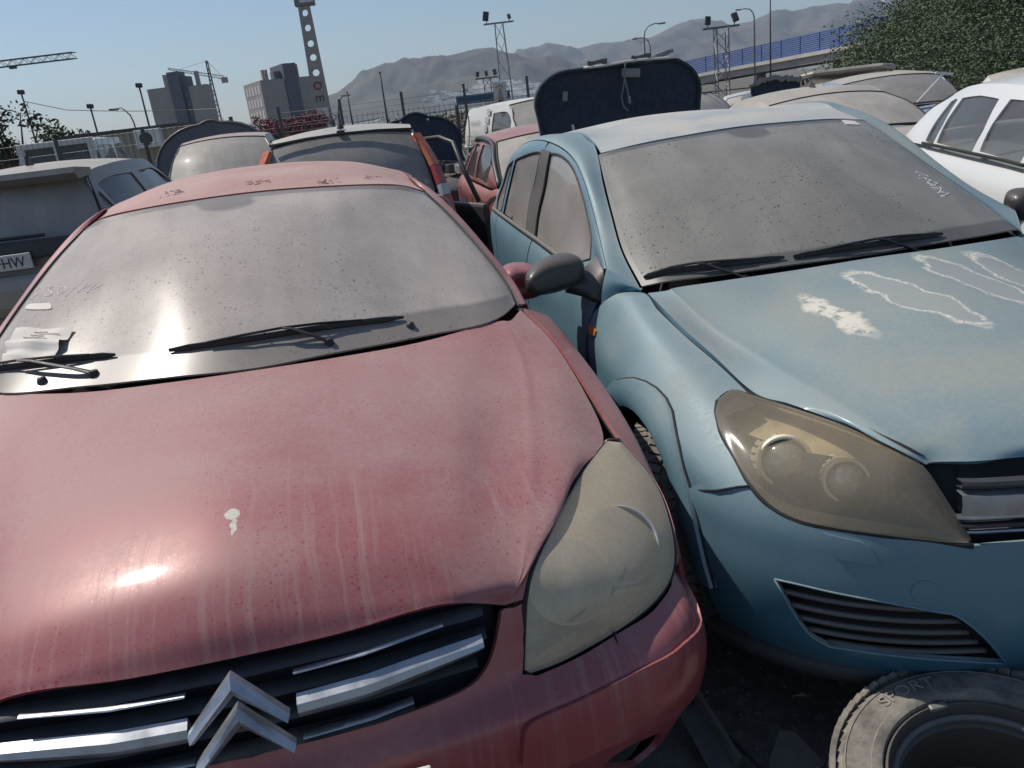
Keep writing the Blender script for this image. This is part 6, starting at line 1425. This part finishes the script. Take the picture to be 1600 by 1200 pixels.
for k, (y, z) in enumerate(((2.28, 1.46), (2.35, 1.33), (2.42, 1.20))):
    MB().add([(-.845+(zz-1.05)*.17-.0, yy, zz) for yy, zz in ((y, z), (y+.20, z), (y+.20, z+.105), (y+.02, z+.105))], [(0, 1, 2, 3)]).build('logo_square', M['faded'], T)
MB().box((-.865, 3.6, .92), (.03, .26, .05), None, .01).build('side_handle', M['black'], T)

# dull red car with an open black door frame, behind the blue car
T, S, SS, WS, RG = car('red_coupe_car', 'dull red car with an open black framed door, behind the blue car', 'car', (1.02, 6.5, 0), RAD(9), L=4.0, W=1.66, H=1.36, zb=.88, zd=.90, yw0=1.0, yw1=1.75, yr1=3.2, yr0=3.75, mat=M['dull_red'], mirrors=False, sg='dark', wr=.72, roofrise=.06)
arc = SS(np.full(24, .05), np.linspace(.0, .62, 24))*MX+np.array([-.02, 0, 0]); MB().tube([tuple(p) for p in arc], .026, 8).build('door_seal', M['black'], T, True)
door = MB().tube([(-.98, .95, .80), (-1.06, 1.12, 1.08), (-1.10, 1.32, 1.32), (-1.18, 1.7, 1.37), (-1.36, 2.02, 1.36), (-1.42, 2.06, 1.25), (-1.42, 2.06, .80)], .022, 8).build('door_window_frame', M['black'], T, True)
MB().box((-1.10, 1.46, .52), (.06, 1.1, .50), (0, 0, RAD(20)), .03).build('open_door', M['dark_car'], T)

# van with a huge raised bonnet right behind the blue car
T, f = raised('raised_bonnet', 'very large dark raised bonnet with hanging cable behind the blue car roof', 'car bonnet', (1.22, 7.25, .98), RAD(-2), 1.46, .90, M['liner'], 8, corner=.38, crown=.0, rim=M['white_dusty'])
rimx = np.linspace(-.28, .55, 14)
MB().tube([f(x, .835+.006*math.sin(x*9), -.03) for x in rimx], .020, 6, flat=.6).build('edge_strip', M['white_dusty'], T, True)
for (x, z, w_, h_) in ((.12, .745, .16, .075), (-.46, .62, .045, .085)):
    MB().box(f(x, z, -.03), (w_, .02, h_), (0, .12, 0), .008).build('latch_plate', M['steel'], T)
for x in (-.16, .22): MB().box(f(x, .865, 0), (.17, .03, .03), (0, -.1, 0), .004).box(f(x+.06, .85, -.02), (.05, .03, .07)).box(f(x-.07, .85, -.02), (.025, .03, .06)).build('hinge_bracket', M['dark_car'], T)
MB().box(f(.40, .862, 0), (.14, .05, .04), (0, -.25, 0), .01).tube([f(.44, .875, -.02), f(.50, .885, -.02)], .015, 6).build('catch', M['steel'], T)
MB().tube([f(.08, .84, -.05), f(.07, .8, -.06), f(.05, .66, -.05), f(.02, .56, -.05), f(.03, .48, -.06), f(.07, .44, -.05)], .006, 5).tube([f(.07, .82, -.05), f(.06, .70, -.07), f(.075, .60, -.06), f(.085, .50, -.05)], .006, 5).box(f(.085, .53, -.06), (.02, .02, .06)).build('hanging_cable', M['steel'], T)
MB().tube([f(-.40, .1, -.08), f(-.43, .38, -.16)], .014, 6).build('gas_strut', M['chrome'], T)
T, S, SS, WS, RG = car('silver_van', 'van with its bonnet up, hidden behind the blue car roof', 'van', (1.25, 6.65, 0), RAD(-2), L=4.4, W=1.76, H=1.36, zb=.95, zh=.80, yw0=1.1, yw1=1.7, mat=M['dark_car'], hood=False, mirrors=False)

# beige saloon, boot to the viewer
T, S, SS, WS, RG = car('beige_saloon_car', 'dust covered beige saloon from behind with black rear panel, left of the white hatchback', 'car', (3.33, 11.3, 0), RAD(180+3), L=4.45, W=1.74, H=1.40, zb=.92, zd=.99, yw0=1.2, yw1=1.9, yr1=3.05, yr0=3.78, mat=M['beige_car'], rg='dusty', mirrors=False, wr=.70, tailmat=M['black'])
MB().box((0, 4.44, .78), (1.5, .05, .24), (.1, 0, 0), .02).build('rear_trim', M['black'], T)
MB().tube([(.0, 2.72, 1.39), (.02, 2.45, 1.62)], [.010, .003], 6).prism([(0, 0), (.1, 0), (.05, .05)], -.015, .015, lambda a, b, h: (h, 2.72-a, 1.39+b)).build('roof_aerial', M['black'], T)
# pale blue car facing the viewer, one wiper lifted
T, S, SS, WS, RG = car('pale_blue_car', 'pale blue car facing the viewer with its wiper lifted off the screen', 'car', (5.15, 9.35, 0), RAD(-12), L=4.2, W=1.72, H=1.42, zb=.95, zh=.72, yw0=1.05, yw1=1.75, mat=M['sky_car'], roofmat=M['grey_car'], ws='film', wr=.70)
MB().tube([(.1, .95, 1.03), (.3, 1.02, 1.22), (.42, 1.05, 1.33)], .012, 6).box((.42, 1.03, 1.34), (.20, .03, .03), (0, .2, 0)).build('lifted_wiper', M['white_paint'], T)
MB().tube([(-.5, .90, 1.02), (0, .93, 1.03), (.5, .97, 1.02)], .012, 6).build('wiper', M['black'], T)
# white four-wheel drive with junk on the roof rack
T, S, SS, WS, RG = car('white_estate_car', 'white estate car with pipes and junk on its roof, right of the large raised bonnet', 'car', (5.0, 14.6, 0), RAD(38), L=4.2, W=1.66, H=1.44, zb=.92, zh=.85, yw0=.9, yw1=1.4, yr1=3.8, yr0=4.0, mat=M['white_dusty'], roofmat=M['beige_car'], wr=.76)
b = MB(); rg_ = random.Random(9)
for k in range(9): b.tube([(rg_.uniform(-.6, .6), rg_.uniform(1.3, 2.0), 1.50+rg_.uniform(0, .08)), (rg_.uniform(-.6, .6), rg_.uniform(2.4, 3.2), 1.56+rg_.uniform(0, .1)), (rg_.uniform(-.7, .7), rg_.uniform(3.2, 3.9), 1.52+rg_.uniform(0, .15))], .02, 5)
b.build('roof_junk', M['steel_dark'], T); MB().box((.1, 1.7, 1.62), (.30, .1, .34), (0, .1, .3), .02).build('sheet_scrap', M['white_paint'], T); MB().box((-.5, 3.0, 1.60), (.2, .1, .26), (0, 0, .2), .02).build('sheet_scrap', M['white_paint'], T)
T, f = raised('raised_bonnet', 'small dark raised bonnet with ragged grey liner edge, right of the white estate car', 'car bonnet', (4.22, 11.8, 1.02), RAD(-14), .66, .50, M['liner'], 10, corner=.3, crown=.02, rim=M['steel'])
b = MB(); rg_ = random.Random(4)
for k in range(26):
    a = k/25; x = -.33+.66*a; z = .44+.05*math.sin(a*math.pi)+rg_.uniform(-.02, .02)
    b.box(f(x, z, -.03), (.05, .02, rg_.uniform(.03, .08)), (0, rg_.uniform(-.6, .6), 0))
b.build('torn_liner', simple('torn_liner_wool', (.20, .20, .20), .95), T)
T, S, SS, WS, RG = car('dark_hatchback_car', 'dark car with open bonnet half hidden behind the beige saloon', 'car', (4.28, 11.0, 0), RAD(-14), L=3.8, W=1.6, H=1.36, zb=.92, zh=.82, mat=M['dark_car'], hood=False, mirrors=False)
# far right rows
T, S, SS, WS, RG = car('grey_hatchback_car', 'grey dusty hatchback with its tailgate up against the green bank', 'car', (7.2, 16.9, 0), RAD(180-20), L=4.0, W=1.7, H=1.33, zb=.9, mat=M['grey_car'])
MB().add([(-.62, 3.3, 1.33), (.62, 3.3, 1.33), (.66, 3.95, 1.46), (.55, 4.05, 1.48), (-.55, 4.05, 1.48), (-.66, 3.95, 1.46)], [(0, 1, 2, 3, 4, 5)]).tube([(-.62, 3.3, 1.33), (-.66, 3.95, 1.46), (-.5, 4.06, 1.49), (.5, 4.06, 1.49), (.66, 3.95, 1.46), (.62, 3.3, 1.33)], .05, 8).build('open_tailgate', M['grey_car'], T)
far = [('white_saloon_car', 'white car with dark side glass in front of the bank, beyond the pale blue car', (8.3, 12.3, 0), 148, dict(mat=M['white_dusty'], roofmat=M['grey_car'], H=1.30, zb=.88, rg='film')),
       ('grey_estate_car', 'grey brown car roof behind the pale blue car', (7.6, 14.6, 0), -16, dict(mat=M['beige_car'], H=1.36)),
       ('white_hatchback_car', 'white car with cream roof by the bank above the white hatchback', (11.3, 15.6, 0), 150, dict(mat=M['white_dusty'], H=1.42)),
       ('cream_estate_car', 'cream car with dark window band at the right edge below the bank', (11.0, 13.2, 0), 155, dict(mat=M['white_dusty'], roofmat=M['mpv_car'], H=1.46)),
       ('silver_saloon_car', 'low silver car between the small raised bonnet and the grey tailgate', (5.6, 16.4, 0), -14, dict(mat=M['silver_van'], H=1.26, zb=.85)),
       ('white_hatchback_car', 'white car half hidden behind the wire fence left of the rose beige car', (-6.9, 19.6, 0), 20, dict(mat=M['white_dusty'], H=1.45)),
       ('silver_hatchback_car', 'silver car with pale screen behind the wire fence next to the rose beige car', (-5.2, 17.2, 0), 14, dict(mat=M['silver_van'], H=1.40, ws='film')),
       ('silver_saloon_car', 'pale car roof behind the grey hatchback at the left edge', (-9.6, 14.2, 0), 200, dict(mat=M['silver_van'], H=1.36)),
       ]
for nm, lb, loc, yaw, kw in far: car(nm, lb, 'car', loc, RAD(yaw), **kw)
T, S, SS, WS, RG = car('white_van', 'pale small van with two rear windows behind the wire fence on the left', 'van', (-9.75, 21.6, 0), RAD(180+12), L=4.1, W=1.76, H=1.98, zb=1.15, zd=1.2, yw0=.8, yw1=1.3, yr1=3.98, yr0=4.05, mat=M['silver_van'], rg='dark', wr=.84, roofrise=.03)
MB().box((0, 4.05, 1.56), (.11, .05, .80), None, .02).box((-.68, 4.03, 1.56), (.14, .06, .8), None, .02).box((.68, 4.03, 1.56), (.14, .06, .8), None, .02).box((0, 4.02, 1.90), (1.4, .06, .12), None, .02).build('rear_door_frame', M['silver_van'], T)
# white hatchback on the right
T, S, SS, WS, RG = car('white_hatchback_car', 'clean white hatchback with tinted side windows at the right edge beside the blue car', 'car', (3.42, 2.55, 0), RAD(-11.5), L=4.35, W=1.78, H=1.41, zb=.97, zh=.80, zd=.99, yw0=1.1, yw1=1.85, yr1=3.55, yr0=4.15, mat=M['white_car'], sg='dark', wr=.70, wins=((.17, .40), (.42, .60), (.61, .69)), mirror_dy=-.25)
MB().tube([(-.895, 2.98, .815), (-.925, 2.98, .82), (-.93, 3.06, .82), (-.93, 3.14, .815), (-.90, 3.17, .81)], .014, 8).build('door_handle', M['chrome'], T, True)
ys_ = SS(np.full(20, .965), np.linspace(.15, .70, 20))*MX+np.array([-.006, 0, 0]); MB().tube([tuple(p) for p in ys_], .010, 6).build('belt_moulding', M['rubber'], T, True)
# ------------------------------------------------------------------ small things
M['dust_mark'] = simple('dust_ridge', (.60, .575, .55), .9, 0, .06, 30)
M['white_mark'] = simple('white_marker', (.66, .66, .63), .8, 0, .1, 30)
M['paper'] = simple('sun_bleached_paper', (.70, .66, .60), .9, 0, .06, 20)
M['ink'] = simple('faded_ink', (.36, .34, .32), .9)
# numbers written with a finger in the dust, numbers chalked on the other screen
def strokes(prefix, n, S, parent, mat, r, name):
    b = MB()
    for i in range(n):
        uv = np.array(TRIM['%s%d' % (prefix, i)]); N_ = S.normal(*uv.T, (0, -.6, .8))[0]; P = S(*uv.T)-N_*.0010
        b.tube([tuple(p) for p in P], r, 5, flat=.9)
    o = b.build(name, mat, parent, True); o['kind'] = 'stuff'
strokes('mk_r', 8, WsR, RED, M['dust_mark'], .0028, 'finger_writing'); strokes('mk_b', 7, WsB, BLU, M['white_mark'], .0034, 'chalk_number')
o = trim('windshield_sticker', WsR, TRIM['mk_sticker'], M['paper'], None, out=(0, -.6, .8), flange=.002, off=.003, step=.01); o.parent = RED
o = trim('windshield_sticker', WsB, TRIM['mk_wsticker'], M['white_paint'], BLU, out=(0, -.6, .8), flange=.002, off=.003, step=.01)
# folded sheet tucked under the wiper
uvp = np.array(TRIM['mk_paper']); 
base = WsR(*uvp.T); nn = WsR.normal(*uvp.T, (0, -.6, .8))[0]
tl, tr, br, bl = base[0], base[1], base[4], base[5]
V = []; F = []; UV = []; n, m = 14, 10
for i in range(n):
    for j in range(m):
        s_, q = j/(m-1), i/(n-1)
        p = (tl*(1-s_)+tr*s_)*(1-q)+(bl*(1-s_)+br*s_)*q
        h_ = .008+.020*math.exp(-((q-.52+.05*s_)/.10)**2)+.012*math.exp(-((q-.8)/.08)**2)*(1-s_)+.004*math.sin(9*s_+7*q)
        V.append(p+nn[0]*h_)
for i in range(n-1):
    for j in range(m-1): F.append((i*m+j, i*m+j+1, (i+1)*m+j+1, (i+1)*m+j))
W_ = RED.matrix_basis
pp_ = mobj('paper_sheet', [W_@Vector(v) for v in V], F, M['paper']); tag(pp_, 'creased white paper tucked under the wiper of the red car', 'paper')
b = MB()
for k, (q, a, c) in enumerate(((.12, .35, .6), (.20, .3, .85), (.27, .2, .6), (.36, .45, .7))):
    pts = []
    for t_ in np.linspace(a, c, 6):
        p = (tl*(1-t_)+tr*t_)*(1-q)+(bl*(1-t_)+br*t_)*q; h_ = .0105+.020*math.exp(-((q-.52+.05*t_)/.10)**2)+.004*math.sin(9*t_+7*q); pts.append(W_@Vector(p+nn[0]*h_))
    b.tube(pts, .0011, 4)
o = b.build('print_lines', M['ink'], pp_, fix=False); o['kind'] = 'stuff'
# dry leaves on the roof of the red car
M['dry_leaf'] = simple('dry_leaf', (.30, .24, .16), .9, 0, .3, 60)
rgl = random.Random(21)
for k, (x, y, z, lb) in enumerate(((.009, 1.122, 1.426, 'clump of dry leaves at the middle of the red roof edge'), (.25, 1.055, 1.402, 'flat twig litter right of the middle on the red roof edge'), (-.302, 1.157, 1.416, 'spiky dry twigs on the left part of the red roof'), (.44, 1.16, 1.392, 'few dry leaves near the right corner of the red roof'))):
    V = []; F = []
    for q in range(16):
        c = Vector((x+rgl.gauss(0, .022), y+rgl.gauss(0, .010), z+.004+abs(rgl.gauss(0, .004)))); a = Vector((rgl.uniform(-1, 1), rgl.uniform(-1, 1), rgl.uniform(-.2, .3))).normalized(); b_ = a.cross(Vector((0, 0, 1))).normalized(); s_ = rgl.uniform(.006, .014); i = len(V)
        V += [W_@(c-a*s_), W_@(c+b_*s_*.35+Vector((0, 0, .003))), W_@(c+a*s_), W_@(c-b_*s_*.35)]; F.append((i, i+1, i+2, i+3))
    o = mobj('dry_leaf_litter', V, F, M['dry_leaf'], smooth=False); tag(o, lb, 'leaves', 'leaf litter on the red roof'); o['kind'] = 'stuff'
# paint crack in the red bumper
P = BumR(np.linspace(.375, .44, 6), np.array([.55, .553, .551, .556, .555, .557])); N_ = BumR.normal(np.linspace(.375, .44, 6), np.full(6, .555), (.5, -.8, 0))[0]
MB().tube([tuple(p) for p in P+N_*.0005], [.0015, .005, .004, .003, .002, .001], 5).build('bumper_crack', M['void'], RED)
# loose wheel lying on the ground
wt = thing('discarded_car_wheel', 'dusty loose tyre on a steel wheel lying in front of the blue car', 'car wheel', (.875, 1.185, .03), (RAD(5), RAD(-7), RAD(20)))
r, w = .315, .20
prof = [(r*.665, 0.012), (r*.675, .0), (r*.74, -.003), (r*.87, .0), (r*.955, .016), (r*.985, .035), (r*.992, .06), (r*.992, w-.06), (r*.985, w-.035), (r*.955, w-.016), (r*.915, w-.007), (r*.91, w-.003), (r*.87, w), (r*.80, w+.003), (r*.74, w+.003), (r*.735, w+.006), (r*.70, w+.004), (r*.675, w), (r*.665, w-.012), (r*.66, w-.03)]
a = MB().lathe(prof, 96, 'z')
for k in range(72):
    an = 2*math.pi*k/72
    for (z, h_, sk) in ((.032, .040, .35), (.082, .038, -.3), (.128, .038, .3), (.176, .040, -.35)):
        mm = MB().box((0, 0, 0), (.012, .0225, h_), (sk, 0, 0)); R_ = Matrix.Rotation(an+.04*math.sin(z*40), 3, 'Z'); rr = r*(.993 if .05 < z < .16 else .978)
        a.add([R_@(Vector(p)+Vector((rr, 0, z))) for p in mm.V], mm.F)
ty = a.build('tyre', M['tyre_pale'] if 'tyre_pale' in M else M['tyre'], wt); autosmooth(ty, 32)
def ring_text(text, rad, size, a0, z, name, mat, spread=1.0):
    letters(ty, text, size, mat, name, lambda c: ((rad+c.y)*math.cos(a0-c.x*spread/rad), (rad+c.y)*math.sin(a0-c.x*spread/rad), z+c.z), .0015)
M['tyre_letter'] = simple('worn_tyre_letter', (.30, .265, .22), .9, 0, .25, 40)
ring_text('SPORT', r*.785, .036, RAD(100), w+.0035, 'raised_letters', M['tyre_letter'], 1.25)
ring_text('RADIAL TUBELESS', r*.70, .010, RAD(80), w+.0045, 'raised_letters', M['tyre_letter'])
for rr_ in (.74, .90): MB().tube([(r*rr_*math.cos(t_), r*rr_*math.sin(t_), w+.0035-(.004 if rr_ > .8 else 0)) for t_ in np.linspace(0, 2*math.pi, 80)], .0014, 4).build('sidewall_ring', M['tyre_letter'], ty, True)
M['rim_black'] = paint('dusty_black_rim', (.02, .02, .02), (.30, .27, .235), .45, 0, 0, metal=0, rough=.5, coat=0, flake=False)
rm = MB().lathe([(r*.655, w-.045), (r*.66, w-.010), (r*.64, w-.004), (r*.625, w-.012), (r*.62, w-.045), (r*.60, w-.055), (r*.575, w-.06), (r*.57, .10), (r*.55, .02), (r*.53, .015)], 80, 'z').build('rim', M['rim_black'], wt, True); autosmooth(rm, 30)
MB().tube([(r*.605*math.cos(t_), r*.605*math.sin(t_), w-.040) for t_ in np.linspace(0, 2*math.pi, 80)], .009, 8).build('rim_edge', M['trim'], rm, True)
t_ = RAD(75); MB().box((r*.632*math.cos(t_), r*.632*math.sin(t_), w-.004), (.016, .040, .012), (0, 0, t_), .004).build('balance_weight', M['steel'], rm)
# scrap on the ground between the cars
M['shard_pale'] = simple('pale_plastic_shard', (.40, .34, .27), .8, 0, .15, 30); M['shard_dark'] = simple('dark_plastic_shard', (.10, .095, .09), .7, 0, .2, 30)
def shard(name, label, loc, pts, h, rot, mat, cat='scrap'):
    o = MB().prism(pts, 0, h).build(name, mat); o.location = loc; o.rotation_euler = rot; tag(o, label, cat, 'scrap on the ground'); return o
shard('plastic_shard', 'pale pointed plastic shard leaning beside the loose tyre', (.60, 1.42, .05), [(0, 0), (.09, -.02), (.16, -.10), (.10, -.13), (.05, -.06)], .006, (.5, .2, -.4), M['shard_pale'])
shard('plastic_chip', 'tiny pale chip lying alone under the blue bumper', (.65, 1.70, .004), [(0, 0), (.03, .006), (.034, -.006)], .003, (0, 0, .1), M['shard_pale'])
shard('plastic_shard', 'grey torn plastic plate between red bumper and tyre', (.50, 1.46, .03), [(0, 0), (.07, .06), (.10, .04), (.12, -.05), (.04, -.08), (-.02, -.05)], .005, (.35, -.2, .2), M['shard_dark'])
shard('plastic_shard', 'pale torn strip at the lower edge left of the tyre', (.53, 1.36, .03), [(0, 0), (.03, .05), (.07, -.02), (.06, -.06)], .004, (.2, .1, 0), M['shard_pale'])
o = MB().tube([(0, 0, 0), (.01, -.06, .03), (.05, -.14, .02), (.09, -.24, .0)], .006, 6).build('loose_cable', M['rubber']); o.location = (.42, 1.60, .02); tag(o, 'black cable curling from the bracket by the red bumper', 'cable', 'scrap on the ground')
br_ = thing('metal_bracket', 'grey folded metal bracket under the corner of the red bumper', 'scrap', (.375, 1.55, .02), (0, 0, .3), 'scrap on the ground')
MB().box((0, 0, .03), (.07, .20, .012), (.3, .1, 0), .003).box((.03, 0, .05), (.012, .20, .05), (.3, 0, 0), .003).build('plate', M['shard_dark'], br_); MB().lathe([(.001, .01), (.014, .01), (.016, 0)], 12, 'z', (0, .08, .07)).build('knob', M['rubber'], br_)
V = []; F = []; rgs = random.Random(33)
for k in range(900):
    x = rgs.uniform(.1, 2.2); y = rgs.uniform(.9, 2.0); s_ = rgs.uniform(.002, .010); i = len(V); h_ = s_*.7
    V += [(x-s_, y, 0), (x, y-s_, 0), (x+s_, y+s_*.3, 0), (x-s_*.2, y+s_, 0), (x, y, h_)]; F += [(i, i+1, i+4), (i+1, i+2, i+4), (i+2, i+3, i+4), (i+3, i, i+4)]
o = mobj('gravel', V, F, simple('gravel_grain', (.12, .11, .10), .95, 0, .4, 60), smooth=False); tag(o, 'loose gravel grains on the dark ground', 'gravel'); o['kind'] = 'stuff'
